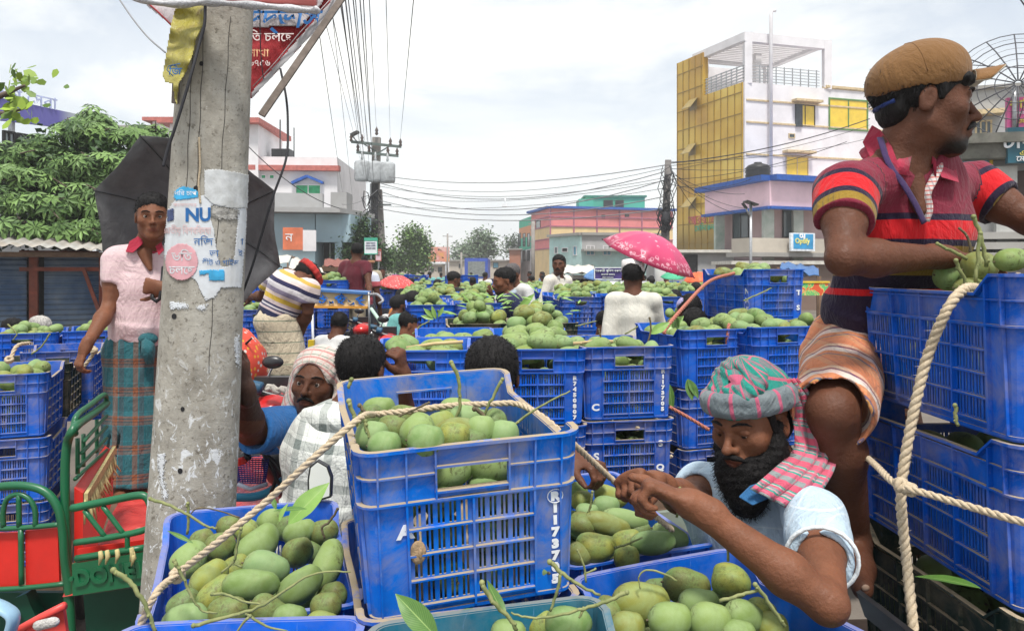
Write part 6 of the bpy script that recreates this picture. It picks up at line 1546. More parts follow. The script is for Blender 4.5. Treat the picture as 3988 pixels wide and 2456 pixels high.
# ---- bearded man in the checked turban
def _turban():
 hc=P(1800,1008,1.77);hd=Head(hm(hc,(-.74,-.67,-.20),(-.10,0,1)),.98)
 nb=P(1868,1140,1.80)
 J=dict(right=Vector((-.74,.67,0)).normalized(),neck=nb,chest=P(1805,1275,1.84),waist=P(1820,1460,1.88),hip=P(1830,1640,1.90),shl=P(1690,1168,1.98),ell=P(1650,1200,1.80),wrl=P(1572,1160,1.60),shr=P(1955,1235,1.62),elr=P(1985,1448,1.30),wrr=P(1665,1212,1.37))
 def plaidW(t,c):
  a=t.math('FRACT',t.math('MULTIPLY',t.attr('s'),14));b=t.math('FRACT',t.math('MULTIPLY',t.attr('t'),13))
  l=t.math('MAXIMUM',t.ramp(a,[(0,0),(.02,0),(.05,.7),(.09,0)]),t.ramp(b,[(0,0),(.02,0),(.05,.5),(.09,0)]));return t.mix(l,c,(.70,.76,.80))
 SH=cloth('pale_blue_polo',(.46,.58,.68),.07,extra=plaidW,fold=.8)
 sa=dict(s=lambda V_:V_[:,2]+V_[:,1]*.15,t=lambda V_:V_@np.array(J['right']))
 # left hand pinches, right hand ties the knot
 hs=dict(r=dict(d=(-.78,.22,.30),nrm=(-.25,-.2,-.95),thumb=-1,size=1.04,fingers=[(55,70,40),(60,75,45),(66,78,45),(72,80,45)],thumbdir=(-.75,.2,.45)),l=dict(d=(-.6,-.45,.25),nrm=(.35,-.30,-.8),thumb=1,size=1.02,fingers=[(60,75,45),(66,78,45),(70,80,45),(76,80,45)],thumbdir=(-.3,-.4,-.5)))
 e_=figure('bearded man in green and pink checked turban and pale blue polo, tying a rope',J,hd,.0046,SK1,SH,.55,None,'none',None,True,.97,shirtattr=sa,mous=1.2,stub=.0,armr=.88,hands=hs,shortfold=.0055)
 hd.eyes(e_,-.6)
 # lowered eyelids
 L_=SDF(.003)
 for x in(-1,1):L_=SDF(.003);hd.ell(L_,(x*.031,-.0782,.0025),(.0160,.0132,.0118),.003);un(L_.mesh('eyelid',SK1,e_,attrs=dict(lip=ZERO,stub=ZERO)))
 # beard: full and curly, with loose curls at the edge
 B=SDF(.004);hd.ell(B,(0,-.055,-.088),(.064,.050,.046),.02);hd.ell(B,(0,-.066,-.125),(.056,.048,.055),.03);hd.ell(B,(0,-.070,-.165),(.040,.038,.040),.03)
 for x in(-1,1):hd.cone(B,(x*.070,-.004,.0),(x*.062,-.02,-.06),.012,.026,.02);hd.cone(B,(x*.060,-.02,-.06),(x*.034,-.055,-.11),.030,.038,.02)
 hd.ell(B,(0,-.118,-.062),(.022,.030,.012),.006,'sub');hd.ell(B,(0,-.135,-.02),(.045,.05,.035),.01,'sub')
 bd=un(B.mesh('beard',BEARD,e_,disp=lambda X,Y,Z:.0035*vnoise(X*170,Y*170,Z*170,5)))
 rs=random.Random(2);m=MB();me=bd.data
 for k in range(2600):
  v=me.vertices[rs.randrange(len(me.vertices))];p=v.co.copy();n=v.normal.copy()
  q=[p];d=(n+Vector((rs.gauss(0,.5),rs.gauss(0,.5),rs.gauss(-.6,.5)))).normalized()
  for j in range(3):p=p+d*rs.uniform(.003,.0065);q.append(p);d=(d+Vector((rs.gauss(0,.8),rs.gauss(0,.8),rs.gauss(-.2,.8)))).normalized()
  sx=n.cross(d).normalized()*.00045 if n.cross(d).length>1e-4 else Vector((.0004,0,0));i0=len(m.v);
  for a in q:m.v+=[a-sx,a+sx]
  for j in range(3):m.f.append([i0+2*j,i0+2*j+1,i0+2*j+3,i0+2*j+2]);m.m.append(0);m.sm.append(False)
 cu=m.build('curls',BEARD,bd);cu.matrix_parent_inverse=Matrix.Identity(4);cu.data.transform(Matrix.Identity(4));cu.matrix_parent_inverse=bd.matrix_world.inverted()if False else Matrix.Identity(4)
 # sideburn hair
 H_=SDF(.0045);
 for x in(-1,1):hd.cone(H_,(x*.071,-.03,.03),(x*.073,-.012,-.02),.010,.010,.01)
 hd.ell(H_,(0,.065,-.02),(.066,.045,.06),.02);un(H_.mesh('hair',HAIR,e_,disp=lambda X,Y,Z:.002*vnoise(X*200,Y*200,Z*120,3)))
 # turban: dome, brow band, top coil and hanging end
 def plaidT(t,c):
  a=t.math('FRACT',t.math('MULTIPLY',t.attr('s'),1));b=t.math('FRACT',t.math('MULTIPLY',t.attr('t'),1))
  base=t.ramp(a,[(0,(.018,.22,.175)),(.45,(.025,.25,.20)),(.62,(.14,.17,.175)),(.9,(.018,.22,.175))],True)
  s1=t.ramp(a,[(0,0),(.30,.85),(.40,0),(.72,.5),(.745,0)],True);s2=t.ramp(b,[(0,0),(.42,.85),(.56,0),(.78,.5),(.8,0)],True)
  return t.mix(t.math('MAXIMUM',s1,s2),base,(.52,.09,.17))
 TM=cloth('checked_gamcha',(.05,.3,.26),extra=plaidT,fold=.9,weave=700)
 TG=cloth('checked_gamcha_grey',(.2,.24,.25),extra=lambda t,c:t.mix(t.ramp(t.math('FRACT',t.attr('t')),[(0,0),(.40,.85),(.55,0)],True),t.ramp(t.noise(9,4,.6,t.world()),[(.4,(.13,.16,.175)),(.6,(.19,.22,.23))]),(.52,.09,.17)),fold=.9,weave=700)
 def tub(R_,k1,k2):
  def f(V_):
   L=hd.local(V_);return np.arctan2(L[:,0],-L[:,1])*k1+L[:,2]*k2
  return f
 T=SDF(.0042);hd.ell(T,(0,.012,.058),(.097,.112,.080),.01);hd.ell(T,(0,.006,.118),(.058,.064,.034),.03)
 hd.ell(T,(0,-.02,-.05),(.2,.2,.082),.01,'sub')
 def td(X,Y,Z):
  Rm=np.array(hd.R);o_=np.array(hd.M.translation);lx=((X-o_[0])*Rm[0,0]+(Y-o_[1])*Rm[1,0]+(Z-o_[2])*Rm[2,0]);ly=((X-o_[0])*Rm[0,1]+(Y-o_[1])*Rm[1,1]+(Z-o_[2])*Rm[2,1]);lz=((X-o_[0])*Rm[0,2]+(Y-o_[1])*Rm[1,2]+(Z-o_[2])*Rm[2,2])
  return .0028*np.abs(np.sin(lz*62+lx*38+2.2*np.sin(ly*14+lx*9)))+.0012*np.sin(lz*210+lx*90+5*np.sin(ly*12))+.003*vnoise(X*40,Y*40,Z*40,4)
 tb=un(T.mesh('turban',TM,e_,disp=td,attrs=dict(s=lambda V_:hd.local(V_)@np.array([9.,5.,13.])+.4*np.sin(hd.local(V_)[:,0]*30),t=lambda V_:hd.local(V_)@np.array([7.,-12.,5.]))))
 T=SDF(.0042)
 ringp=[hd.p(.087*math.sin(a),.012-.106*math.cos(a),.048+.010*math.cos(a))for a in[i*PI/12 for i in range(25)]]
 for i in range(24):T.cone(ringp[i],ringp[i+1],.0175,.0175,.012)
 for i in range(24):T.cone(ringp[i]+Vector(hd.R.col[2])*.018,ringp[i+1]+Vector(hd.R.col[2])*.018,.0155,.0155,.012)
 un(T.mesh('turban_band',TG,tb,disp=lambda X,Y,Z:.0018*vnoise(X*50,Y*50,Z*150,4),attrs=dict(s=tub(0,1,20),t=tub(0,1.9,0))))
 T=SDF(.004)
 for kk,(rad,zz,rr_)in enumerate(((.050,.112,.019),(.033,.122,.013))):
  rp=[hd.p(.012+rad*math.sin(a)*1.0,-.046-rad*math.cos(a)*.72+(zz-.112)*-.5,zz-.012-.70*(rad*math.cos(a))+.006*math.sin(a*2+kk))for a in[i*PI/9 for i in range(19)]]
  for i in range(18):T.cone(rp[i],rp[i+1],rr_*(1+.12*math.sin(i*1.3)),rr_,.008)
 un(T.mesh('turban_coil',TM,tb,disp=lambda X,Y,Z:.0022*np.sin(X*260+Z*200)+.002*vnoise(X*90,Y*90,Z*90,4),attrs=dict(s=tub(0,1.5,20),t=tub(0,3.2,9))))
 m=MB();m.sphere(hd.p(.012,-.046,.104),(.026,.022,.024),14,8);un(m.build('top_hair',HAIR,tb))
 # hanging end over the shoulder
 path=[hd.p(.074,.062,.085),hd.p(.090,.078,.035),P(1938,1010,1.76),P(1955,1090,1.73),P(1915,1150,1.64),P(1858,1205,1.615)]
 rows=catmull(path,6);vs,S1,T1=[],[],[];nn=15
 for i,p in enumerate(rows):
  f=i/(len(rows)-1);wd=.036+.045*f;ax=(Vector((.9,.3,0))*(1-f)+Vector((.80,-.15,-.42))*f).normalized();nr=Vector((.1,-1,.2))
  for j in range(nn):a=(j/(nn-1)-.5);q=p+ax*wd*2*a*.75+nr*.0075*math.sin(j*1.7+i*.25)+nr*.012*math.cos(a*PI);vs.append(q);S1.append(f*4.2);T1.append(a*2.2+.5)
 fs=[(i*nn+j,i*nn+j+1,(i+1)*nn+j+1,(i+1)*nn+j)for i in range(len(rows)-1)for j in range(nn-1)]
 def tail(t,c):
  a=t.math('FRACT',t.math('MULTIPLY',t.attr('s'),1.4));b=t.math('FRACT',t.attr('t'));far=t.ramp(t.attr('s'),[(0,0),(.55,.25),(1,.9)])
  c1=t.ramp(a,[(0,(.58,.10,.16)),(.25,(.05,.30,.24)),(.3,(.45,.42,.40)),(.34,(.58,.12,.18)),(.42,(.22,.25,.26)),(.5,(.6,.35,.38)),(.55,(.05,.3,.24)),(.62,(.60,.13,.2)),(.8,(.25,.28,.28))],True)
  return t.mix(t.ramp(b,[(0,0),(.30,.8),(.38,0),(.7,.7),(.78,0)],True),c1,(.60,.13,.2))
 TT=cloth('gamcha_end',(.5,.15,.2),extra=tail,fold=.9,weave=700)
 o=fromdata('turban_end',vs,fs,TT,None,tb,True)
 for nm,va in(('s',S1),('t',T1)):at=o.data.attributes.new(nm,'FLOAT','POINT');at.data.foreach_set('value',va)
 sd=o.modifiers.new('s','SOLIDIFY');sd.thickness=.004;o.matrix_parent_inverse=Matrix.Identity(4)
 # fringe at the end
 m=MB()
 for j in range(nn*3):a=vs[-nn+min(nn-1,j//3)].lerp(vs[-nn+min(nn-1,j//3+1)],(j%3)/3)if j//3<nn-1 else vs[-1];m.tube([a,a+Vector((rs.uniform(-.003,.003),0,-rs.uniform(.006,.014)))],.0007,4)
 # blue collar with placket
 CB=cloth('blue_collar',(.03,.12,.27))
 for pts in([P(1845,1150,1.66),P(1800,1165,1.64),P(1772,1192,1.63),P(1805,1212,1.62),P(1850,1192,1.63)],):
  m=MB();m.prism(pts,Vector((0,.008,0)));o=m.build('collar',CB,e_);bv=o.modifiers.new('b','BEVEL');bv.width=.004;bv.segments=2;un(o)
 CW_=cloth('white_cuff',(.72,.76,.78));sh,el=Vector(J['shr']),Vector(J['elr']);m=MB();c=sh.lerp(el,.55);ax=(el-sh).normalized();X=ax.orthogonal().normalized();Y_=ax.cross(X)
 m.tube([c+(X*math.cos(a)+Y_*math.sin(a))*.064 for a in[i*PI/12 for i in range(25)]],.0042,6,False);un(m.build('cuff',CW_,e_))
 return e_
_turban()
# ---- man in the pink polo holding a black umbrella behind the pole
def _pink():
 hd=Head(hm(P(366,520,3.86),(.42,-.9,-.02)),1.0);nb=P(345,604,3.92)
 J=dict(right=Vector((.98,.18,0)).normalized(),neck=nb,chest=P(340,690,3.92),waist=P(342,775,3.92),hip=P(335,845,3.94),shr=P(278,626,3.88),elr=P(262,735,3.82),wrr=P(205,832,3.62),shl=P(415,622,4.02),ell=P(432,720,3.92),wrl=P(398,690,3.74),knr=P(305,1000,3.86),knl=P(375,1000,3.95),anr=P(290,1165,3.86),anl=P(345,1185,3.86),toer=P(290,1195,3.70),toel=P(352,1210,3.68))
 PKS=cloth('pink_polo',(.60,.45,.46),.06,extra=lambda t,c:t.mix(t.ramp(t.math('FRACT',t.math('MULTIPLY',t.attr('s'),18)),[(0,.0),(.4,.12),(.6,0),(.82,.5),(.86,0)],True),c,(.50,.28,.38)),fold=.8)
 def pl(t,c):
  a=t.math('FRACT',t.math('MULTIPLY',t.attr('s'),7.2));b=t.math('FRACT',t.math('MULTIPLY',t.attr('t'),8.5))
  c1=t.ramp(a,[(0,(.018,.10,.12)),(.42,(.02,.16,.19)),(.45,(.018,.10,.12)),(.58,(.20,.07,.035)),(.66,(.03,.03,.035)),(.69,(.22,.075,.035)),(.76,(.03,.03,.035)),(.79,(.16,.09,.07)),(.9,(.02,.18,.22)),(.93,(.018,.10,.12))],True)
  c2=t.ramp(b,[(0,(.03,.12,.14)),(.35,(.24,.085,.035)),(.6,(.09,.09,.095)),(.62,(.02,.18,.21)),(.66,(.06,.06,.07)),(.9,(.018,.11,.13))],True)
  return t.mix(.45,c1,c2)
 LG=cloth('teal_check_lungi',(.03,.12,.14),extra=pl,fold=1.2)
 hs=dict(r=dict(d=(-.25,-.25,-.9),nrm=(.5,.6,-.3),thumb=-1,curl=(45,45,30),size=1.05),l=dict(d=(-.75,-.35,.1),nrm=(-.1,.8,0),thumb=1,curl=(70,75,50),size=1.05))
 e_=figure('man in pale pink polo and teal checked lungi standing behind the concrete pole',J,hd,.0078,SK1,PKS,.5,LG,'short',None,True,1.02,hands=hs,eyes=True,collar=cloth('crimson_collar',(.30,.018,.04)),armr=.92,shortfold=.006,grow=1.0)
 m=MB();c=P(355,812,3.80);m.sphere(c,(.05,.03,.03),12,8);m.tube([c,c+Vector((.01,-.02,-.06)),c+Vector((.015,-.01,-.12))],[.03,.035,.02],8);o=m.build('waist_knot',LG,e_);un(o)
 V_=SDF(.006);V_.cone(P(347,606,3.86),P(360,645,3.84),.036,.012,.01);un(V_.mesh('chest_skin',SK1,e_,attrs=dict(lip=ZERO,stub=ZERO)))
 CRC=MATS['crimson_collar']
 for pts in([P(300,604,3.815),P(310,578,3.84),P(338,562,3.85),P(342,584,3.82),P(318,606,3.80)],[P(392,600,3.84),P(386,580,3.86),P(372,590,3.82),P(380,612,3.80)]):
  m=MB();m.prism(pts,Vector((0,.008,0)));o=m.build('collar_flap',CRC,e_);bv=o.modifiers.new('b','BEVEL');bv.width=.004;bv.segments=2;un(o)
 return e_
_pink()
# ---- man with a checked cloth over his head, arm stretched to the pole
def _gam():
 hd=Head(hm(P(759,918,2.84),(-.10,-1,.12),(.08,0,1)),1.02);nb=P(775,1010,2.90)
 J=dict(right=Vector((.92,-.38,0)).normalized(),neck=nb,chest=P(775,1130,2.95),waist=P(775,1230,2.98),hip=P(775,1340,3.0),shr=P(712,1022,2.86),elr=P(600,1035,2.62),wrr=P(590,935,2.42),shl=P(860,1050,2.9),ell=P(870,1150,2.8),wrl=P(850,1250,2.7))
 e_=figure('man with a checked cloth over his head and blue shirt, hand on the pole',J,hd,.0058,SK2,cloth('bright_blue_shirt',(.035,.17,.46),fold=.9),.95,None,'none',None,True,1.0,eyes=True,mous=.9,stub=.6,armr=1.15,hands=dict(r=dict(d=(-.1,-.15,1),nrm=(-1,.2,.1),thumb=1,curl=(16,22,18),size=1.0)),shortfold=.006)
 D=SDF(.006);D.ecap(P(748,1030,2.86),P(612,1042,2.66),(.085,.075),(.066,.066),(0,.3,1),.03,'add',True);D.cone(P(630,1040,2.68),P(570,1040,2.60),.052,.056,.003,'sub');un(D.mesh('sleeve',MATS['bright_blue_shirt'],e_,disp=lambda X,Y,Z:.006*vnoise(X*40,Y*40,Z*25,4)))
 G=SDF(.005);hd.ell(G,(0,.022,.040),(.094,.115,.098),.01);hd.cone(G,(.078,.01,.0),(.086,-.01,-.15),.026,.040,.03);hd.cone(G,(-.078,.01,.0),(-.092,.0,-.15),.026,.040,.03);hd.cone(G,(0,.09,0),(0,.10,-.14),.06,.07,.04)
 hd.ell(G,(0,-.10,-.040),(.064,.13,.112),.01,'sub');hd.ell(G,(0,-.02,-.03),(.070,.09,.10),.005,'sub')
 def gx(t,c):
  a=t.math('FRACT',t.math('MULTIPLY',t.attr('s'),30));b=t.math('FRACT',t.math('MULTIPLY',t.attr('t'),3.2));c1=t.ramp(a,[(0,(.60,.52,.47)),(.35,(.52,.24,.22)),(.55,(.58,.50,.45)),(.8,(.12,.24,.18)),(.88,(.58,.5,.46))],True)
  return t.mix(t.ramp(b,[(0,0),(.6,.6),(.75,0)],True),c1,(.55,.30,.27))
 un(G.mesh('head_cloth',cloth('pale_gamcha',(.5,.4,.35),extra=gx,fold=.8),e_,disp=lambda X,Y,Z:.003*vnoise(X*70,Y*70,Z*40,4),attrs=dict(s=lambda V_:np.linalg.norm(hd.local(V_)[:,[0,2]]-np.array([0,-.02]),axis=1)*1.3,t=lambda V_:np.arctan2(hd.local(V_)[:,0],hd.local(V_)[:,2]))))
 return e_
_gam()
# ---- man seen from behind, hand raised to his head
def _back():
 hd=Head(hm(P(868,888,2.72),(.25,.95,-.12)),1.0);nb=P(838,985,2.62)
 J=dict(right=Vector((-.95,.25,0)).normalized(),neck=nb,chest=P(792,1095,2.52),waist=P(772,1210,2.50),hip=P(765,1330,2.5),shr=P(860,1010,2.75),elr=P(965,1010,2.95),wrr=P(968,900,2.85),shl=P(762,1020,2.55),ell=P(735,1150,2.7),wrl=P(740,1250,2.8))
 def ch(t,c):
  a=t.math('FRACT',t.math('MULTIPLY',t.attr('s'),8.5));b=t.math('FRACT',t.math('MULTIPLY',t.attr('t'),9));g=lambda f,st:t.ramp(f,st,True)
  st=[(0,0),(.12,.45),(.14,0),(.2,.45),(.22,0),(.45,.55),(.68,.0),(.8,.3),(.82,0)];l=t.math('MULTIPLY',t.math('ADD',g(a,st),g(b,st)),.85);return t.mix(l,c,(.13,.16,.15))
 e_=figure('black haired man seen from behind in a grey checked shirt, hand raised beside his head',J,hd,.006,SK2,cloth('check_shirt',(.64,.66,.62),.05,extra=ch,fold=.9),.95,None,'short',None,False,.92,grow=1.03,shirtattr=dict(s=lambda V_:V_[:,2]+.1*V_[:,0],t=lambda V_:V_[:,0]-.12*V_[:,2]),hands=dict(r=dict(d=(-.15,-.25,1),nrm=(-1,.35,.0),thumb=1,curl=(60,60,40),size=1.05)),shortfold=.008)
 m=SDF(.006);m.ecap(P(805,985,2.55),P(790,1010,2.52),(.05,.03),(.10,.06),(1,0,0),.03);un(m.mesh('shirt_collar',MATS['check_shirt'],e_,disp=lambda X,Y,Z:.004*vnoise(X*90,Y*90,Z*60,4),attrs=dict(s=lambda V_:V_[:,2],t=lambda V_:V_[:,0])))
_back()
def _bh():
 hd=Head(hm(P(1178,905,2.36),(-.2,1,-.3)),.98);J=dict(right=Vector((-1,0,0)),neck=P(1178,1010,2.36),chest=P(1178,1150,2.4),waist=P(1178,1250,2.45),hip=P(1178,1350,2.5),shr=P(1270,1040,2.4),elr=P(1330,1130,2.3),wrr=P(1372,1098,2.12),shl=P(1090,1040,2.4))
 figure('curly haired man bent down behind the tall lettered crate, his hand on the rope',J,hd,.0065,SK2,cloth('dark_tee',(.05,.05,.06)),.6,None,'short',None,False,grow=1.05,hands=dict(r=dict(d=(.6,-.5,-.1),nrm=(0,0,-1),thumb=-1,curl=(50,60,40),size=1.0)))
_bh()
# ------------------------------------------------------------------ the concrete pole with its posters
PY=2.3
def poleC(v):
 pts=[(-200,536),(30,521),(400,503),(700,488),(1050,470),(1400,450),(2300,402)]
 for(a,x),(b,y)in zip(pts,pts[1:]):
  if v<=b:return x+(y-x)*(v-a)/(b-a)
 return pts[-1][1]
def poleW(v):return(82+(v-30)*(103-82)/1370)
def poleM():
 t=newmat('weathered_concrete');w=t.world()
 c=t.ramp(t.noise(9,8,.7,w),[(.3,(.21,.195,.165)),(.52,(.35,.33,.285)),(.72,(.45,.43,.38))])
 c=t.mix(t.ramp(t.noise(60,5,.7,w),[(.56,0),(.66,.85)]),c,(.13,.115,.09))
 st_=t.ramp(t.noise(7,6,.7,t.scale(w,(1,1,.18))),[(.5,0),(.75,.5)]);c=t.mix(st_,c,(.20,.16,.11))
 z=t.sep(w,2);lowz=t.ramp(t.math('MULTIPLY',z,.5),[(.62,1),(.80,0)])
 fl=t.ramp(t.noise(26,7,.75,t.scale(w,(1.2,1,.8)),1.0),[(.565,0),(.58,1)]);c=t.mix(t.math('MULTIPLY',fl,lowz),c,(.66,.68,.69))
 fl2=t.ramp(t.noise(75,4,.7,w,.8),[(.70,0),(.71,1)]);c=t.mix(fl2,c,(.58,.57,.53))
 t.bump(t.math('ADD',t.math('MULTIPLY',t.noise(70,5,.7,w),.6),t.noise(14,6,.7,w)),.6,.006);return t.fin(c,.92)
pole=empty('utility_pole','thick grey concrete utility pole plastered with torn posters in the left foreground','utility pole',(P(430,0,PY).x,PY,0))
m=MB();vs,fs=[],[];NS,NR=40,24
for i in range(NR+1):
 v=-200+2300*i/NR
 for j in range(NS):
  a=2*PI*j/NS;r=poleW(v)*PY/F;k=(abs(math.cos(a))**3.0+abs(math.sin(a))**3.0)**(-1/3.0);k=.5+.5*k
  q=P(poleC(v),v,PY);vs.append((q.x+r*k*math.cos(a+.35)/.999,PY+r*.95*k*math.sin(a+.35),q.z))
fs=[(i*NS+j,i*NS+(j+1)%NS,(i+1)*NS+(j+1)%NS,(i+1)*NS+j)for i in range(NR)for j in range(NS)]
fs.append(tuple(range(NS)))
o=fromdata('shaft',vs,[f[::-1]for f in fs],poleM(),None,pole,True);un(o)
from mathutils.bvhtree import BVHTree
_bvh=BVHTree.FromPolygons([Vector(v)for v in vs],fs)
def onpole(u,v,off=.002):
 o_=Vector((0,0,CH));d=(P(u,v,1)-o_).normalized();h=_bvh.ray_cast(o_,d)
 if h[0]is None:u=min(max(u,poleC(v)-poleW(v)*.97),poleC(v)+poleW(v)*.97);d=(P(u,v,1)-o_).normalized();h=_bvh.ray_cast(o_,d)
 if h[0]is None:return P(u,v,PY-.12)
 n=h[1]if h[1].dot(d)<0 else-h[1];return h[0]+n*off
def inpoly(x,y,p):
 c=False;j=len(p)-1
 for i in range(len(p)):
  if(p[i][1]>y)!=(p[j][1]>y)and x<(p[j][0]-p[i][0])*(y-p[i][1])/(p[j][1]-p[i][1]+1e-9)+p[i][0]:c=not c
  j=i
 return c
def paper(name,label,poly,mat,off=.0015,holes=(),st=1.6,parent=None,cat='poster',rag=.9):
 us=[p[0]for p in poly];vs_=[p[1]for p in poly];rs=random.Random(len(poly));V_,F_,idx=[],[],{}
 def vid(i,j):
  if(i,j)not in idx:idx[(i,j)]=len(V_);u,v=u0+i*st,v0+j*st;V_.append(onpole(u,v,off))
  return idx[(i,j)]
 u0,v0=min(us),min(vs_)
 for i in range(int((max(us)-u0)/st)+1):
  for j in range(int((max(vs_)-v0)/st)+1):
   u,v=u0+(i+.5)*st+rs.gauss(0,rag),v0+(j+.5)*st+rs.gauss(0,rag)
   if inpoly(u,v,poly)and not any(inpoly(u,v,h)for h in holes):F_.append((vid(i,j),vid(i,j+1),vid(i+1,j+1),vid(i+1,j)))
 o=fromdata(name,V_,F_,mat,None,parent,True);sd=o.modifiers.new('s','SOLIDIFY');sd.thickness=.0006;sd.offset=1
 if parent:un(o)
 else:tag(o,label,cat)
 return o
def ptxt(u,v,px,txt,mat,parent,off=.0035,bold=0,sx=1.0):
 ob=textmesh(txt,1.0,mat,parent,None,0,'lettering',bold,wrap=lambda c:onpole(u+c.x*px*sx,v-c.y*px,off));return un(ob)
PAP=M('poster_paper',(.60,.63,.66),.8,.08,25,bs=60,bstr=.1,dirt=(.42,.40,.36),ds=14,damt=.35);PAP2=M('poster_paper_worn',(.58,.60,.61),.8,.12,20,bs=50,bstr=.15,dirt=(.30,.30,.28),ds=22,damt=.6)
INKB=M('ink_blue',(.02,.12,.33),.6,.2,60);INKP=M('ink_pale_red',(.62,.42,.42),.7);INKC=M('ink_cyan',(.05,.34,.60),.6,.25,25);PNK=M('poster_pink',(.62,.33,.36),.75,.12,30)
hole=[(508,492),(560,500),(570,530),(566,560),(562,610),(556,636),(535,640),(528,636),(520,610),(514,560),(505,520)]
po=paper('poster','large torn white poster with blue NU lettering wrapped round the pole',[(404,505),(416,485),(424,478),(470,468),(492,470),(508,480),(590,500),(588,560),(584,600),(578,690),(556,688),(530,690),(515,712),(494,720),(482,700),(470,672),(452,660),(425,656),(408,650),(398,622),(392,600)],PAP,holes=[hole])
paper('poster','blank pale poster pasted highest on the pole',[(490,408),(520,406),(560,412),(594,420),(592,498),(560,500),(510,490),(490,470)],PAP2,off=.0028)
pb=paper('poster','scrap of blue printed poster left of the jute string on the pole',[(418,474),(424,455),(440,447),(462,452),(478,462),(474,474),(450,478),(425,480)],INKC,off=.003);ptxt(447,464,15,'নির চাপ',WHT,pb,.0042)
paper('poster','grey patch of half scraped paper in the middle of the NU poster',[(508,494),(572,503),(565,528),(520,524),(504,515)],M('scraped_paper',(.25,.24,.22),.9,.6,40,bs=80,bstr=.8,dirt=(.5,.5,.48),ds=40,damt=.5),off=.0026,rag=2.5)
for(u,v,px,tx,mt,b,sx)in((462,517,44,'N',INKB,.035,1.0),(492,516,44,'U',INKB,.035,.9),(445,492,11,'বাংলাদেশের',INKP,0,1),(450,554,24,'জাতীয় িবশবিবদ্যা',INKP,0,.62),(488,580,25,'নিজ',INKB,.005,1),(513,608,22,'ভা',INKB,.003,1),(578,580,22,'া',INKB,0,1),(527,630,18,'শীট ও গাইড',INKB,.004,.95),(574,608,18,'ই',INKB,0,1)):ptxt(u,v,px,tx,mt,po,.0042,b,sx)
circ=[(437+38*math.cos(a*PI/16),628+44*math.sin(a*PI/16))for a in range(32)]
pc=paper('round_sticker','faded pink round sticker on the lower left of the NU poster',[(max(398,x),y)for x,y in circ],PNK,off=.0032,rag=.6);ptxt(438,616,30,'ভিত',PAP,pc,.0048,.01,.9);ptxt(438,648,28,'চলেছ',PAP,pc,.0048,.01,.9)
paper('blue_panel','',[(478,648),(536,646),(537,672),(480,673)],INKC,off=.0035,parent=po,holes=[[(478,660),(500,655),(502,676),(478,676)]]);paper('photo_print','',[(404,505),(418,500),(420,528),(404,531)],M('print_navy',(.05,.07,.16),.6,.6,60),off=.0035,parent=po)
for i,pl in enumerate(([(408,722),(450,728),(452,738),(410,742)],[(560,815),(572,800),(574,880),(566,870)],[(378,1090),(396,1085),(392,1150),(404,1190),(394,1200),(384,1140)],[(470,735),(500,728),(486,745)])):
 paper('paper_scrap',['white paper scrap just below the NU poster','thin white paper strip on the right edge of the pole','long pale paper scrap low on the pole','small white scrap right of the larger one below the poster'][i],pl,PAP,cat='paper scrap',rag=2.4)
for i,(u,v,r)in enumerate(((483,153,5),(470,452,6),(418,758,6),(432,1128,6),(438,980,5))):
 m=MB();c=onpole(u,v,.0005);n=Vector((0,-1,0));pts=[onpole(u+r*math.cos(a*PI/6),v+r*1.15*math.sin(a*PI/6),.0012)for a in range(12)];m.quad(*pts[::-1]);un(m.build('bolt_hole',DARK,pole))
m=MB()
for(u0,u1)in((-30,-28),(32,22),(-55,-52)):
 pts=[onpole(poleC(v)+u0+(u1-u0)*v/900+1.2*math.sin(v*.05),v,.0002)for v in range(40,900 if u0>0 else 500,14)];m.tube(pts,.0011,4)
un(m.build('seam',M('seam_dark',(.06,.055,.05),.95),pole))
rope([onpole(478,330,.004),onpole(480,400,.004),onpole(477,440,.005),onpole(481,488,.004)],.003,'thin jute string stuck to the pole above the NU poster',cat='string')
# banner, rolled cloth, lath, bag, cords
def panel(name,poly,Y,mat,parent,amp=.01,st=7,seed=0,dv=0.0,cw=1.0):
 us=[p[0]for p in poly];vv=[p[1]for p in poly];V_,F_,idx=[],[],{};u0,v0=min(us),min(vv)
 def vid(i,j):
  if(i,j)not in idx:idx[(i,j)]=len(V_);u,v=u0+i*st,v0+j*st;V_.append(P(u,v,Y+dv*(v-v0)+amp*(math.sin(u*.043+v*.02+seed)+.6*math.sin(v*.06*cw-u*.025+seed*2))))
  return idx[(i,j)]
 for i in range(int((max(us)-u0)/st)+1):
  for j in range(int((max(vv)-v0)/st)+1):
   if inpoly(u0+(i+.5)*st,v0+(j+.5)*st,poly):F_.append((vid(i,j),vid(i,j+1),vid(i+1,j+1),vid(i+1,j)))
 o=fromdata(name,V_,F_,mat,None,parent,True);sd=o.modifiers.new('s','SOLIDIFY');sd.thickness=.0015
 if parent:un(o)
 return o
bn=empty('banner','torn maroon and white cloth banner tied behind the top of the pole','banner',tuple(P(600,120,2.62)))
MRN=cloth('banner_maroon',(.30,.030,.035),fold=.8);BWH=cloth('banner_white',(.52,.48,.49),fold=.8);BRED=cloth('banner_edge',(.45,.05,.06))
YB=2.62
panel('cloth',[(560,-40),(850,-40),(826,0),(603,236),(590,236)],YB,MRN,bn,.006,3);panel('white_field',[(600,-30),(795,-30),(770,10),(722,62),(600,66)],YB-.012,BWH,bn,.006,3)
panel('hem',[(800,-4),(826,0),(603,236),(603,222)],YB-.014,M('banner_back',(.42,.41,.42),.8),bn,.006,3)
m=MB();m.tube([P(800,-10,YB-.022),P(716,82,YB-.02),P(660,150,YB-.02),P(606,208,YB-.02)],.003,5,flat=.4);un(m.build('border_line',BWH,bn))
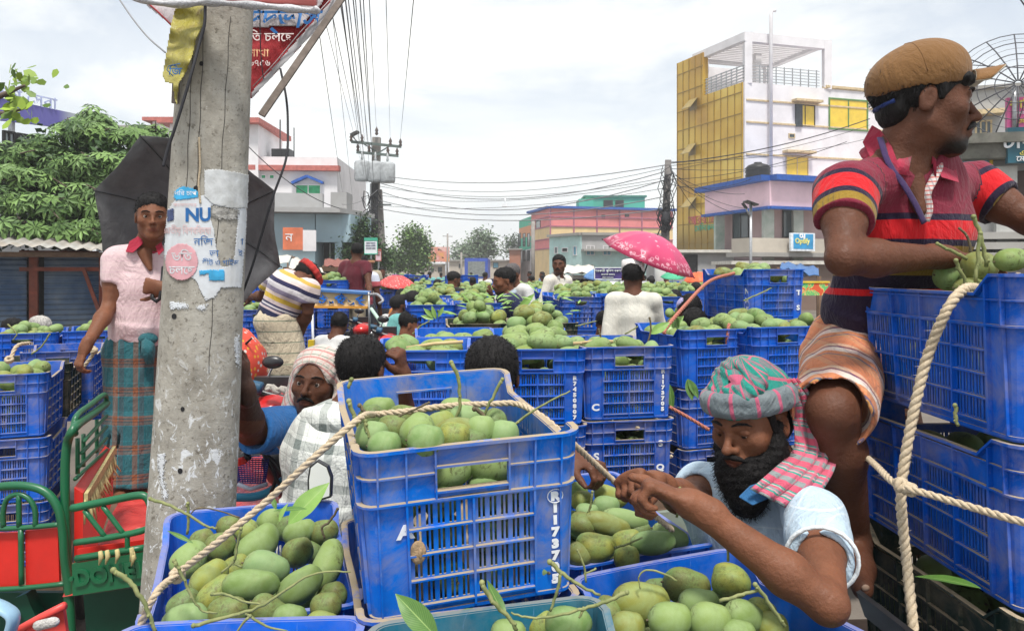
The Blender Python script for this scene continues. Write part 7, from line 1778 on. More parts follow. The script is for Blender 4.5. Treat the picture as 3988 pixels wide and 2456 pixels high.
panel('left_field',[(340,-30),(520,-30),(520,60),(470,90),(418,66),(352,14)],YB,BWH,bn,.005,3);m=MB();m.tube([P(345,0,YB-.01),P(380,30,YB-.01),P(424,74,YB-.01)],.014,6,flat=.2);un(m.build('left_edge',MRN,bn))
def btxt(u,v,px,tx,mt,bold=0,sh=0):ob=textmesh(tx,1,mt,bn,None,0,'lettering',bold,wrap=lambda c:P(u+c.x*px,v-c.y*px,YB-.03),shear=sh);un(ob)
btxt(672,47,62,'উদ্ভাস',INKB,.02,.2);btxt(752,30,28,'এ',INKB);BT=M('banner_text',(.72,.62,.60),.7);btxt(650,90,30,'িত চলেছ',BT,.008);BT2=M('banner_text_orange',(.72,.40,.22),.7);btxt(620,128,26,'শাখা',BT2,.006);btxt(622,152,22,'৬৭৫৬',BT,.006)
rc=MB();pts=[(310,-12),(380,6),(450,8),(500,4),(560,8),(640,14),(700,20),(752,24),(762,16)]
rc.tube(catmull([P(u,v+2,2.12)for u,v in pts],5),[.015+.004*math.sin(i*.9)for i in range(41)],10,flat=.6);tag(rc.build('rolled_cloth',cloth('grey_white_cloth',(.50,.50,.52),fold=1.2)),'rolled grey white cloth tied across the very top of the pole','cloth')
rc=MB();rc.tube([P(470,-14,2.13),P(600,-8,2.13),P(758,2,2.13)],.016,8);tag(rc.build('red_tube',M('coral_tube',(.55,.16,.15),.5)),'coral red edge of cloth along the top of the picture over the pole','cloth')
lt=MB();lt.bar(P(838,-30,2.56),P(627,277,2.40),.021,.010,(0,1,0));tag(lt.build('wooden_lath',M('grey_wood',(.17,.14,.12),.85,.3,30,bs=90)),'weathered wooden lath hanging off the banner beside the pole','lath')
lt=MB();lt.bar(P(424,150,2.2),P(420,248,2.2),.018,.01,(0,1,0));tag(lt.build('wooden_lath',MATS['grey_wood']),'short dark lath end under the yellow bag','lath')
def bagm():
 t=newmat('yellow_film');c=t.ramp(t.noise(14,5,.6,t.world(),.8),[(.3,(.20,.17,.03)),(.55,(.33,.29,.05)),(.75,(.18,.13,.04))]);t.bump(t.noise(30,5,.6,t.scale(t.world(),(1.5,1,.5)),1.5),.8,.01);return t.fin(c,.35,0,.5,Transmission_Weight=.0)
bgo=empty('plastic_bag','crumpled yellow plastic bag tied to the pole top','plastic bag',tuple(P(440,100,2.12)));YB2=2.12
bp_=panel('film',[(420,22),(450,14),(494,12),(486,60),(470,92),(462,130),(446,172),(428,200),(424,250),(418,236),(414,200),(396,196),(390,180),(400,120),(410,60)],YB2+.06,bagm(),bgo,.022,2.5,1,-.0003,1.6)
ob=textmesh('িজ',1,INKB,bgo,None,0,'lettering',.01,wrap=lambda c:P(418+c.x*26,172-c.y*26,YB2+.001),shear=.2);un(ob)
m=MB();m.tube([P(428,196,YB2),P(400,168,YB2),P(405,158,YB2),P(448,150,YB2)],.0012,5);un(m.build('print_frame',INKB,bgo))
def cord(label,pts,r,mat=None,cat='cable'):m=MB();m.tube(catmull(pts,8),r,7);return tag(m.build('cable',mat or WIRE),label,cat)
cord('black cord hanging down the left face of the pole from the bag',[P(492,16,2.12),P(490,60,2.12),P(478,105,2.12),P(455,190,2.1),P(425,290,2.1),P(403,355,2.1),P(391,400,2.1)],.0042)
cord('long black cable curving down right of the pole',[P(672,165,2.5),P(686,235,2.48),P(690,300,2.46),P(686,380,2.42),P(655,470,2.4),P(628,560,2.4),P(604,640,2.4),P(578,712,2.4)],.0038)
cord('thin grey wire at the upper left reaching the yellow bag',[P(280,-10,4),P(318,45,3.8),P(355,90,3.6),P(396,126,3.4)],.004,WG);cord('black string crossing the maroon banner',[P(623,10,2.5),P(624,100,2.5),P(628,160,2.5),P(632,190,2.5)],.0018)
# ------------------------------------------------------------------ umbrellas
def umbrella(label,c,axis,rad,depth,mat,n=8,a0=0,handle=None,ferr=.05,scal=1.0):
 c=Vector(c);ax=Vector(axis).normalized();X=ax.cross(Vector((0,0,1))if abs(ax.z)<.95 else Vector((1,0,0))).normalized();Y_=ax.cross(X);e_=empty('umbrella',label,'umbrella',tuple(c));K,NN=9,n*6;vs,ss=[],[]
 for i in range(K+1):
  r=i/K
  for j in range(NN):
   a=R(a0)+2*PI*j/NN;ph=(j%6)/6;sag=math.sin(ph*PI);rr_=rad*r*(1-.055*sag*r*r*scal);h=depth*(1-r**2.1)-.05*depth*sag*r
   vs.append(c+(X*math.cos(a)+Y_*math.sin(a))*rr_+ax*h);ss.append(r)
 fs=[(i*NN+j,i*NN+(j+1)%NN,(i+1)*NN+(j+1)%NN,(i+1)*NN+j)for i in range(K)for j in range(NN)]
 o=fromdata('canopy',vs,fs,mat,None,e_,True);at=o.data.attributes.new('s','FLOAT','POINT');at.data.foreach_set('value',ss);un(o);sd=o.modifiers.new('s','SOLIDIFY');sd.thickness=.0015
 for k in range(n):
  a=R(a0)+2*PI*k/n;d=X*math.cos(a)+Y_*math.sin(a);m=MB();m.tube([c+d*rad*r+ax*(depth*(1-r**2.1)-.006)for r in(.02,.25,.5,.75,1.0)],.0024,5);m.sphere(c+d*rad*1.01,.005,6,4);rb=un(m.build('rib',BLK,e_))
  m=MB();m.bar(c+ax*depth*.45,c+d*rad*.5+ax*(depth*(1-.5**2.1)-.01),.003,.003);st_=m.build('strut',BLK,rb);st_.matrix_parent_inverse=Matrix.Identity(4)
  st_.matrix_parent_inverse=(rb.parent.matrix_basis@rb.matrix_parent_inverse).inverted()
 m=MB();m.tube([c+ax*(depth+ferr),c+ax*depth,handle if handle else c-ax*.3],[.004,.006,.006],7);un(m.build('shaft',BLK,e_));return e_
def bum():
 t=newmat('black_umbrella_cloth');g_=t.add('NewGeometry');c=t.ramp(t.noise(14,4,.6,t.world()),[(.3,(.075,.075,.08)),(.7,(.11,.11,.115))]);t.bump(t.noise(9,4,.6,t.world(),1),.4,.02);return t.fin(c,.5,0,.4)
BU=umbrella('big black umbrella opened behind the concrete pole',P(450,548,4.16),(.06,.95,.22),.535,.20,bum(),a0=23+180,handle=P(388,700,3.74),scal=1.9)
m=MB();h=P(388,700,3.72);m.tube([P(392,640,3.78),P(388,690,3.72),h+Vector((-.008,0,-.03)),h+Vector((-.025,0,-.045)),h+Vector((-.045,0,-.03)),h+Vector((-.045,0,-.01))],.010,8);un(m.build('handle',BLK,BU))
def pum():
 t=newmat('pink_umbrella_cloth');s_=t.attr('s');vo=t.add('TexVoronoi');vo.inputs['Scale'].default_value=16;t.l.new(t.world(),vo.inputs['Vector']);vo2=t.add('TexVoronoi',feature='SMOOTH_F1');vo2.inputs['Scale'].default_value=30;t.l.new(t.world(),vo2.inputs['Vector'])
 fl=t.math('MULTIPLY',t.ramp(vo.outputs['Distance'],[(.16,.8),(.24,0)]),t.ramp(t.noise(60,3,.7,t.world()),[(.45,0),(.5,1)]));ed=t.math('MULTIPLY',t.ramp(vo2.outputs['Distance'],[(.2,0),(.3,.8),(.42,0)]),t.ramp(s_,[(.76,0),(.8,1),(.93,1),(.96,0)]))
 c=t.ramp(s_,[(0,(.56,.06,.16)),(.78,(.48,.04,.12)),(.86,(.34,.018,.07)),(1,(.42,.03,.09))]);c=t.mix(t.math('MAXIMUM',fl,ed),c,(.68,.40,.46));return t.fin(c,.38,0,.5,Transmission_Weight=.0)
umbrella('shiny pink floral umbrella held by the man in white kurta',P(1553,619,6.2),(.36,-.19,.93),.395,.20,pum(),scal=2.2,a0=12,handle=P(1508,760,6.3),ferr=.07)
def flm(name,base,a,b):
 t=newmat(name);vo=t.add('TexVoronoi');vo.inputs['Scale'].default_value=42;t.l.new(t.world(),vo.inputs['Vector']);k=t.ramp(vo.outputs['Distance'],[(.25,1),(.4,0)]);c=t.mix(k,base,t.ramp(t.sep(vo.outputs['Color'],0),[(0,a),(.4,b),(.7,(.62,.56,.50))],True));return t.fin(c,.6)
umbrella('red umbrella with pale pattern over the crowd in the middle distance',P(952,682,12.5),(.12,-.2,.97),.31,.15,flm('red_umbrella_cloth',(.62,.06,.06),(.66,.25,.22),(.55,.04,.05)),a0=10)
umbrella('orange red floral umbrella half hidden by the pole',P(556,856,3.6),(.62,-.40,.5),.20,.12,flm('orange_floral',(.60,.06,.03),(.62,.30,.02),(.45,.42,.40)),a0=0)
umbrella('small orange umbrella tip beside the top right stack',P(1672,668,12),(-.2,-.2,.9),.22,.1,M('orange_cloth',(.72,.13,.05),.5));umbrella('small green beach umbrella behind the pink one',P(1612,664,16),(0,-.2,.9),.25,.1,M('green_cloth',(.06,.36,.2),.5))
umbrella('blue and yellow stall umbrella behind the white kurta',P(1432,664,19),(0,-.2,.9),.35,.2,M('blue_cloth',(.12,.25,.5),.5))
# ------------------------------------------------------------------ ropes
rope([P(335,1500,1.30),P(372,1425,1.30),on(412,1385,1.20),P(520,1300,1.36),P(640,1200,1.38),P(760,1090,1.38),P(862,1003,1.42),P(900,993,1.55),P(980,985,1.55),P(1080,972,1.6),P(1180,968,1.64),P(1240,968,1.66),P(1300,998,1.60),P(1362,1052,1.56),P(1420,1105,1.62),P(1480,1160,1.66),P(1540,1212,1.60),P(1612,1270,1.66)],.0068,'thick jute rope stretched over the tall lettered crate',knots=[on(425,1378,1.20)])
rope([P(2340,690,1.60),P(2310,695,1.50),P(2272,740,1.47),P(2225,850,1.5),P(2192,980,1.5),P(2168,1110,1.5),P(2160,1200,1.5),P(2172,1330,1.5),P(2192,1530,1.45)],.0105,'thick pale rope hanging over the side of the right-hand stack',pitch=5)
rope([P(2050,1070,1.95),P(2100,1115,1.62),P(2150,1160,1.48),P(2230,1185,1.42),P(2330,1215,1.36),P(2420,1242,1.30),P(2520,1268,1.25)],.007,'jute rope running across the right-hand stack with a knot on the hanging rope',knots=[P(2160,1162,1.47),P(2180,1172,1.46)])
rope([P(1395,1118,3.2),P(1450,1115,3.22),P(1540,1104,3.25),P(1612,1093,3.27)],.008,'pale rope round the crate lettered S',knots=[])
rope([P(1525,1028,3.22),P(1527,1010,3.2),P(1530,1030,3.2)],.006,'frayed rope end tied at the S crate\'s handle hole',knots=[P(1527,1025,3.2)])
rope([P(1592,800,3.72),P(1598,785,3.75),P(1640,735,3.95),P(1700,675,4.3),P(1760,655,4.6)],.010,'red brown rope slanting up to the crate lettered NMF',ROPER,fuzz=False);rope([P(1748,776,4.0),P(1744,800,3.98),P(1742,835,4.0)],.009,'short red rope hanging above the turban',ROPER,fuzz=False)
rope([P(1605,975,3.7),P(1650,1000,3.7),P(1700,1030,3.7)],.009,'red rope between the lettered crates and the turbaned man\'s face',ROPER,fuzz=False)
rope([P(22,870,3.55),P(40,830,3.6),P(72,822,3.7)],.009,'pale rope looped over the left edge crate',knots=[P(22,862,3.55)]);rope([P(200,880,4.1),P(222,850,4.1),P(226,830,4.1)],.010,'knotted rope end by the man\'s lowered hand',knots=[P(225,840,4.1)])
for i,(u0,v0,u1,v1,Y)in enumerate(((1352,712,1344,770,7.28),(1421,712,1408,775,7.28),(1476,706,1462,780,7.28))):
 m=MB();m.bar(P(u0,v0,Y),P(u1,v1,Y),.03,.006);tag(m.build('strap',CANV),['white strap leftmost on the crates behind the navy shirt','middle white strap on the crates behind the navy shirt','white strap on the crates nearest the white kurta'][i],'strap')
for i,(a,b,Y)in enumerate((((975,838),(1110,823),3.12),((1130,843),(1395,826),3.3),((1390,826),(1470,822),3.4))):
 m=MB();m.tube([P(a[0],a[1]-4,Y),P((a[0]+b[0])/2,(a[1]+b[1])/2-7,Y),P(b[0],b[1]-4,Y)],.008,6);tag(m.build('bamboo_stick',M('bamboo',(.55,.42,.22),.6)),['bamboo stick across the low crate by the raised hand','long bamboo stick across the crate numbered 7450807','short bamboo stick on the crate lettered C'][i],'stick')
 # ------------------------------------------------------------------ twigs and leaves in the near crates
def T2(lab,pts,Y,r0=.0045,r1=.0022,mat=None,br=()):
 r0*=.82;r1*=.82;f=(lambda p:P(p[0],p[1],Y+(p[2]if len(p)>2 else 0)))
 return twig([f(p)for p in pts],r0,r1,lab,mat,[[f(p)for p in b]for b in br])
T2('tall knobby twig standing up in the middle of the lettered crate',[(1082,868),(1098,905),(1103,960),(1090,1010),(1080,1055)],1.52,.0050,.0032)
T2('twig leaning right over the lettered crate\'s mangoes',[(1205,908),(1180,955),(1160,1000),(1150,1048)],1.54,.0042,.0028)
T2('long twig reaching out right across the lettered crate',[(1366,938),(1320,960),(1270,990),(1225,1025),(1195,1048)],1.5,.0018,.0042);T2('dark twig lying down to the right in the lettered crate',[(1138,975),(1165,1005),(1195,1040)],1.52,.0055,.0035,STEMB)
T2('green twig at the left corner of the lettered crate',[(836,962),(850,1000),(868,1035)],1.46,.0055,.004,None,[[(850,1000),(862,1030),(895,1050)]]);T2('short green twig stub above the lettered crate\'s left corner',[(843,908),(836,930)],1.62,.005,.004);T2('thin twig under the rope in the lettered crate',[(1028,965),(985,985),(940,1005),(912,1022)],1.5,.0028,.0014,STEMB)
T2('dark twig at the back left of the lettered crate',[(862,972),(880,992),(900,1004)],1.6,.005,.003,STEMB);T2('forked twig in the left of the lettered crate',[(875,1010),(885,1045),(900,1065)],1.42,.004,.003)
T2('curved twig with knots at the top left of the lower left crate',[(360,1196),(400,1207),(445,1230),(490,1258),(520,1266)],1.5,.0040,.0026);T2('upright twig in the lower left crate',[(450,1205),(452,1240),(449,1280)],1.55,.0038,.0032);T2('thin dark twig arching over the lower left crate',[(448,1240),(475,1217),(520,1222),(575,1240)],1.6,.0015,.0022,STEMB)
T2('thick green twig slanting out past the lower left crate\'s corner',[(272,1366),(310,1392),(338,1430),(358,1475),(372,1515)],1.28,.0052,.0036);T2('twig curling round the mangoes in the middle of the lower left crate',[(578,1265),(568,1310),(560,1345),(530,1372)],1.36,.0032,.0024,None,[[(560,1350),(580,1358)]])
T2('long twig lying across the front mangoes of the lower left crate',[(462,1500),(540,1478),(620,1455),(690,1410),(760,1372),(840,1370)],1.26,.0042,.0014,None,[[(590,1470),(640,1500),(690,1512)],[(600,1475),(560,1520)]]);T2('forked twig on the central mango of the lower left crate',[(508,1422),(545,1425),(580,1440),(628,1448)],1.3,.0032,.0020)
T2('brown twig at the right rim of the lower left crate',[(810,1220),(790,1250),(772,1265),(778,1290)],1.55,.0032,.0026,STEMB);T2('twig on the left mango of the lower left crate',[(418,1345),(435,1375),(455,1420),(480,1460),(520,1470)],1.30,.0040,.0016)
T2('green twig across the gap between the lettered and bottom right crates',[(1502,1418),(1455,1440),(1400,1458),(1340,1475),(1270,1478),(1225,1468)],1.16,.0040,.0016,None,[[(1400,1458),(1388,1480)]]);T2('brown ended twig slanting before the lettered crate\'s number',[(1318,1345),(1350,1375),(1385,1400),(1440,1425)],1.24,.0048,.0026,None,[[(1345,1372),(1335,1420),(1320,1465)]])
T2('green twig sticking up in the teal crate',[(1155,1398),(1180,1440),(1215,1475),(1240,1510)],1.12,.0045,.0036);T2('twig curling up from the yellow mango beside the turbaned man\'s arm',[(1772,1247),(1750,1252),(1743,1275),(1746,1345)],1.36,.0016,.0032)
T2('pale twig fork at the right of the bottom right crate',[(1810,1400),(1840,1440),(1880,1500)],1.22,.0042,.0038,None,[[(1820,1414),(1780,1424),(1725,1440)]]);T2('thin curved twig on the brown mango of the bottom right crate',[(1535,1410),(1532,1380),(1555,1365),(1600,1378),(1622,1392)],1.36,.0012,.0030);T2('twig crossing the small crate before the turbaned man',[(1476,1312),(1505,1302),(1540,1288)],1.62,.0032,.0020)
T2('twig standing in the crate before the turbaned man',[(1420,1180),(1415,1215),(1405,1240)],1.9,.0040,.0028);T2('white speckled twig left of the bottom right crate',[(1385,1320),(1400,1355),(1405,1395)],1.30,.0022,.0022,None,[[(1402,1375),(1430,1362)]]);T2('twig hanging from the turbaned man\'s hand',[(1630,1170),(1632,1205),(1622,1240)],1.42,.0030,.0030)
T2('thick twig standing on the top right crate',[(2335,520),(2352,570),(2365,640)],1.62,.0056,.0048);T2('knobby twig beside the thick one on the top right crate',[(2350,560),(2345,610),(2338,675)],1.60,.0050,.0045);T2('leaning twig before the top right crate\'s mangoes',[(2290,622),(2305,655),(2325,690)],1.62,.0050,.0046)
T2('twig pointing left over the cap man\'s forearm',[(2245,585),(2285,603),(2318,620)],1.64,.0040,.0048);T2('dark bent twig on the top right crate',[(2300,548),(2318,565),(2330,610)],1.7,.0032,.004,STEMB);T2('small twig in the middle right crate gap',[(2290,970),(2292,1000),(2296,1020)],1.47,.0045,.004)
for i,(pts,Y)in enumerate((([(1558,762),(1560,790),(1548,840)],3.5),([(1435,730+60),(1440,810),(1446,845)],3.4),([(120,800),(100,830),(75,850)],3.9),([(20,778),(40,800),(30,815)],4.9),([(1785,720),(1830,700),(1850,690)],4.3),([(1500,800),(1530,782)],4.2),([(1380,782),(1430,770)],4.5),([(990,800),(1010,780),(1030,770)],4.0))):
 T2(['dark sprouting twig on the crate lettered C','black twig on the crate lettered C','twig on the left edge crate','twig before the seated heads','twig on the crate above the turban','small twig near the kurta hem','small twig in the middle heap','small twig left of the middle heap'][i],pts,Y,.0055,.004,STEMB if i in(0,1)else STEM)
def LL(lab,b,t,Y0,Y1,w,up=(0,-1,.4),mat=None,bend=.12):return leaf_obj([(P(b[0],b[1],Y0),P(t[0],t[1],Y1),w,up,bend)],lab,mat or LEAF)
LL('big dark mango leaf standing in the teal crate',(1050,1530),(948,1422),1.16,1.18,.042,(.3,-1,.3));LL('folded green leaf before the lettered crate',(1212,1478),(1165,1392),1.14,1.16,.020,(.8,-1,.2),None,-.3)
LL('broad light leaf in the back of the lower left crate',(690,1255),(788,1155),1.62,1.66,.052,(-.2,-1,.5),LEAFL);LL('narrow leaf lying left of the broad one',(735,1218),(655,1222),1.58,1.6,.016,(0,-.5,1));LL('small curled leaf beside the rope',(668,1250),(690,1205),1.56,1.57,.018,(-1,-1,.3),LEAFL);LL('small upright leaf above the lower left crate',(662,1220),(652,1188),1.56,1.57,.012)
LL('thin dry leaf at the left rim of the lower left crate',(462,1300),(400,1270),1.5,1.52,.010,(0,-1,1));LL('leaf on the crate lettered C beside the dark twig',(1560,800),(1606,772),3.5,3.5,.05,(0,-1,.6),LEAFL)
LL('pale leaf left of the crate above the turban',(1600,790),(1640,756),3.9,3.95,.05,(0,-1,.6),LEAFL);LL('leaf pair on the crate left of the turban',(1625,790),(1615,750),3.9,3.9,.04,(0,-1,.3));LL('long leaf trapped in the black green crate at right',(2350,1405),(2190,1375),1.42,1.55,.03,(0,-.6,1))
leaf_obj([(P(1648,908,3.76),P(1660,960,3.74),.05,(0,-1,.2),.1),(P(1650,908,3.76),P(1675,955,3.74),.045,(.2,-1,.2),.1),(P(1605,920,3.76),P(1612,985,3.74),.04,(-.2,-1,.2),.1)],'cluster of leaves hanging over the blue crate beside the C crate',LEAF)
rs=random.Random(8);lv=[]
for k in range(70):
 q=Vector((rs.uniform(-.42,.42),rs.uniform(4.75,5.3),rs.uniform(1.45,1.60)));d=Vector((rs.gauss(0,1),rs.gauss(0,1),rs.gauss(.15,.3))).normalized();lv.append((q,q+d*rs.uniform(.06,.12),rs.uniform(.012,.022),(rs.gauss(0,.4),-.6,1),.1,.25,6))
o=leaf_obj(lv,'loose green leaves scattered over the mangoes in the black crates',LEAFL,'leaf_litter','leaves');tag(o,kind='stuff')
LL('tall pointed leaf standing up behind the black crates',(1240,745),(1282,703),4.9,4.9,.05,(0,-1,.2),LEAFL)
leaf_obj([(P(1040,762,4.7),P(1015,738,4.7),.03,(0,-1,.2),.1),(P(1040,765,4.7),P(1008,756,4.7),.03,(0,-1,.3),.1),(P(1045,765,4.7),P(1035,732,4.7),.03,(0,-1,.2),.1),(P(1050,760,4.7),P(1064,735,4.7),.028,(0,-1,.2),.1)],'spray of bright leaves left of the black crates',LEAFL)
# ------------------------------------------------------------------ green rickshaw vans at lower left
GP=M('green_gloss_paint',(.003,.115,.042),.4,.15,5,spec=.6,dirt=(.03,.07,.04),damt=.3);GPD=M('dark_green_paint',(.004,.05,.028),.4,.2,5);RP=M('red_vinyl',(.62,.022,.015),.35,.15,6,spec=.5)
def rv():
 t=newmat('red_plastic_sheet');c=t.ramp(t.noise(5,6,.6,t.world(),1),[(.35,(.42,.03,.03)),(.6,(.60,.07,.06)),(.72,(.58,.30,.28))]);t.bump(t.noise(9,5,.6,t.scale(t.world(),(1,.4,1)),1.6),.8,.02);return t.fin(c,.25,0,.6)
RSH=rv();FR=M('yellow_fringe',(.50,.42,.20),.9,.3,60)
va=empty('rickshaw_van','green van seat frame with arched back and red panels at the lower left edge','rickshaw van',tuple(P(60,1512,2.6)))
GY=2.6
def gt(pts,r,nm='frame',Y=GY,mat=None,par=None,fl=1.0):m=MB();m.tube(catmull([P(u,v,Y+(w[0]if w else 0))for u,v,*w in pts],5),r*.68,8,flat=fl);return un(m.build(nm,mat or GP,par or va))
gt([(-60,1178),(0,1166),(60,1164),(108,1178),(138,1215),(150,1270),(156,1350),(166,1420),(172,1530)],.021,'arched_frame')
for pts,nm in(([(8,1262),(8,1225),(18,1195),(45,1184),(70,1196),(84,1222),(85,1262)],'inner_arch'),([(45,1184),(46,1262)],'bar'),([(-40,1268),(60,1264),(148,1256)],'rail'),([(50,1268),(52,1400)],'bar'),([(-40,1414),(60,1408),(158,1398)],'rail')):gt(pts,.013,nm)
for(a,b,c,d)in(((-40,1278),(42,1276),(44,1404),(-40,1412)),((60,1272),(138,1264),(142,1394),(62,1402))):
 m=MB();m.prism([P(u,v,GY+.012)for u,v in(a,b,c,d)],Vector((0,.012,0)));un(m.build('red_panel',RP,va))
m=MB();m.prism([P(u,v,GY+.1)for u,v in((-40,1420),(150,1420),(160,1560),(-40,1560))],Vector((0,.02,0)));m.bar(P(60,1420,GY+.05),P(110,1540,GY+.05),.05,.04);un(m.build('underframe',GPD,va))
vb=empty('rickshaw_van','green rickshaw van with red bed the pink shirted man stands on','rickshaw van',tuple(P(250,1500,3.0)))
gt([(168,1530),(163,1400),(158,1250),(156,1130),(162,1060),(182,1022),(225,990,.4),(256,966,.7)],.022,'side_frame',2.62,par=vb);gt([(180,1040),(178,1015,.05),(188,992,.1),(220,968,.4),(250,946,.65),(256,965,.7)],.016,'hand_loop',2.62,par=vb)
for i,(a,b)in enumerate((((188,1120),(256,1050)),((196,1085),(256,1022)),((200,1058),(256,996)),((180,1148),(256,1078)))):gt([(a[0],a[1],.03),(b[0],b[1],.7)],.010,'slat',2.62,par=vb)
for u,v0,v1,w in((186,1050,1135,.05),(200,1040,1118,.18),(232,1005,1085,.45)):gt([(u,v0,w),(u,v1,w)],.011,'bar',2.62,par=vb)
gt([(172,1218),(260,1200),(330,1187),(352,1192),(362,1212)],.019,'rail',2.5,par=vb);gt([(180,1300),(260,1288),(350,1268),(362,1240)],.016,'rail',2.5,par=vb);gt([(182,1338),(345,1312)],.016,'rail',2.5,par=vb)
gt([(202,1222),(255,1290)],.012,'diagonal_bar',2.5,par=vb);gt([(246,1212),(300,1284)],.012,'diagonal_bar',2.5,par=vb);gt([(305,1282),(306,1318)],.012,'bar',2.5,par=vb)
m=MB();m.prism([P(u,v,2.49)for u,v in((172,1352),(352,1322),(352,1400),(174,1428))],Vector((0,.02,0)));pnl=un(m.build('panel',GP,vb));ob=textmesh('·DONEL·',.070,GP,vb,Matrix.Translation(P(264,1376,2.486))@Matrix.Rotation(R(-8),4,'Y')@Matrix.Rotation(PI/2,4,'X'),.003,'lettering',.003);un(ob)
m=MB();m.prism([P(u,v,2.56)for u,v in((200,1425),(345,1405),(352,1560),(210,1560))],Vector((0,.03,0)));un(m.build('underframe',GPD,vb))
bz=.655;q=[P(178,1330,2.56),P(352,1320,2.56)]
vs=[];nx=14
for i in range(nx+1):
 for j in range(nx+1):
  x0=P(182,0,2.66).x-(j/nx)*.62;x1=x0+.95;vs.append(Vector((x0+(x1-x0)*i/nx,2.58+1.9*j/nx,bz+.012*math.sin(i*1.9+j)+.008*math.sin(j*2.3))))
o=fromdata('bed_sheet',vs,[(i*(nx+1)+j,(i+1)*(nx+1)+j,(i+1)*(nx+1)+j+1,i*(nx+1)+j+1)for i in range(nx)for j in range(nx)],RSH,None,vb,True);un(o)
m=MB();a=P(178,1238,2.64);b=P(252,1085,3.35);m._add([a+Vector((0,0,.10)),b+Vector((0,0,.03)),b+Vector((.035,0,.01)),a+Vector((.03,0,.08)),a-Vector((0,0,.25)),b-Vector((0,0,.2)),b+Vector((.035,0,-.2)),a+Vector((.03,0,-.25))],[(0,1,2,3),(4,5,1,0),(3,2,6,7),(0,3,7,4)]);un(m.build('seat_cushion',RP,vb))
m=MB();rs=random.Random(4)
for k in range(46):
 f=k/45;p=a.lerp(b,f)+Vector((.040,-.004,.06-.05*f));m.tube([p,p+Vector((.01+rs.uniform(-.01,.01),-.01,-.04)),p+Vector((.02+rs.uniform(-.02,.02),-.012,-.07-rs.uniform(0,.03)))],[.004,.006,.002],5)
m.bar(a+Vector((.042,-.004,.065)),b+Vector((.042,-.004,.015)),.012,.03)
for(u,v)in((240,1320),(256,1318),(280,1316),(315,1312),(318,1322)):p=P(u,v,2.46);m.tube([p,p+Vector((.004,0,-.02)),p+Vector((-.004,0,-.045))],[.006,.008,.002],6)
un(m.build('fringe',FR,vb));m=MB();m.prism([P(u,v,2.54)for u,v in((184,1316),(350,1292),(350,1306),(186,1330))],Vector((0,.01,0)));un(m.build('red_strip',RP,vb))
# red basket at the bottom left corner
bk=empty('basket','red plastic basket with white rope at the bottom left corner','basket',tuple(P(110,1512,1.6)));m=MB();pts=[P(u,v,1.6)for u,v in((28,1520),(150,1452),(162,1540),(60,1580))]
m.prism(pts,Vector((0,.01,0)));un(m.build('side',M('red_basket',(.62,.06,.05),.4),bk));m=MB();m.tube([P(20,1522,1.59),P(100,1478,1.59),P(156,1450,1.59)],.008,8);un(m.build('rim',MATS['red_basket'],bk));m=MB()
for k in range(5):p=P(95+k*8,1498-k*2,1.57);m.sphere(p,(.014,.01,.01),8,6)
un(m.build('rope_wad',M('white_fluff',(.6,.58,.55),.9,.3,80,bs=200,bstr=.9),bk))
m=MB();m.tube(catmull([P(-20,1445,1.5),P(10,1458,1.5),P(32,1480,1.5),P(20,1530,1.5)],5),.02,8,flat=.4);tag(m.build('plastic_bag',M('pale_blue_bag',(.30,.48,.62),.3)),'pale blue plastic bag edge in the bottom left corner','plastic bag')
# ------------------------------------------------------------------ rickshaw roof, bikes
rk=empty('cycle_rickshaw','rickshaw with cream roof edge painted with blue flames','rickshaw',tuple(P(810,880,7.0)));CRF=M('cream_valance',(.66,.50,.28),.7,.1,4)
m=MB();a,b=P(742,696,7.1),P(882,706,7.1);c,d=P(882,737,7.1),P(742,735,7.1);m.prism([a,b,c,d],Vector((0,.02,0)));un(m.build('valance',CRF,rk));m=MB();m.prism([a+Vector((-.1,-.03,.0)),b+Vector((0,-.03,0)),b+Vector((.0,.16,.01)),a+Vector((-.1,.16,.01))],Vector((0,0,.02)));un(m.build('roof',TARP,rk))
m=MB();m.bar(d+Vector((0,-.01,0)),c+Vector((0,-.01,0)),.02,.02);un(m.build('edge_trim',M('orange_trim',(.6,.28,.04),.6),rk));BF=M('flame_blue',(.01,.13,.52),.5);m=MB()
for(cx,cy,s_,fl_)in((758,716,1.4,1),(782,718,1.2,-1),(808,718,1.4,1),(828,716,1.1,-1),(858,721,1.4,1)):
 for(dx,dy,L_,an)in((0,0,14,10),(2,3,12,-25),(-3,-2,10,40),(5,-4,9,70),(-6,4,9,200)):
  e=R(an);p0=(cx+dx*s_*fl_,cy+dy*s_);m.prism([P(p0[0]-3*math.sin(e),p0[1]-3*math.cos(e),7.09),P(p0[0]+3*math.sin(e),p0[1]+3*math.cos(e),7.09),P(p0[0]+fl_*L_*s_*.6*math.cos(e)+2.5*math.sin(e),p0[1]-L_*s_*.6*math.sin(e)+2,7.09),P(p0[0]+fl_*L_*s_*math.cos(e),p0[1]-L_*s_*math.sin(e),7.09)],Vector((0,-.004-.001*(an%7),0)))
un(m.build('flame_motif',BF,rk))
m=MB();m.tube([P(748,738,7.1),P(752,880,7.1)],.012,7);m.cur=0;un(m.build('post',WHT,rk));m=MB();m.tube([P(884,700,7.1),P(886,800,7.1)],.010,7);un(m.build('post',MET,rk));m=MB();m.tube([P(890,740,6.9),P(925,790,6.6)],.016,7);un(m.build('stay',M('pale_green_bar',(.4,.55,.45),.5),rk))
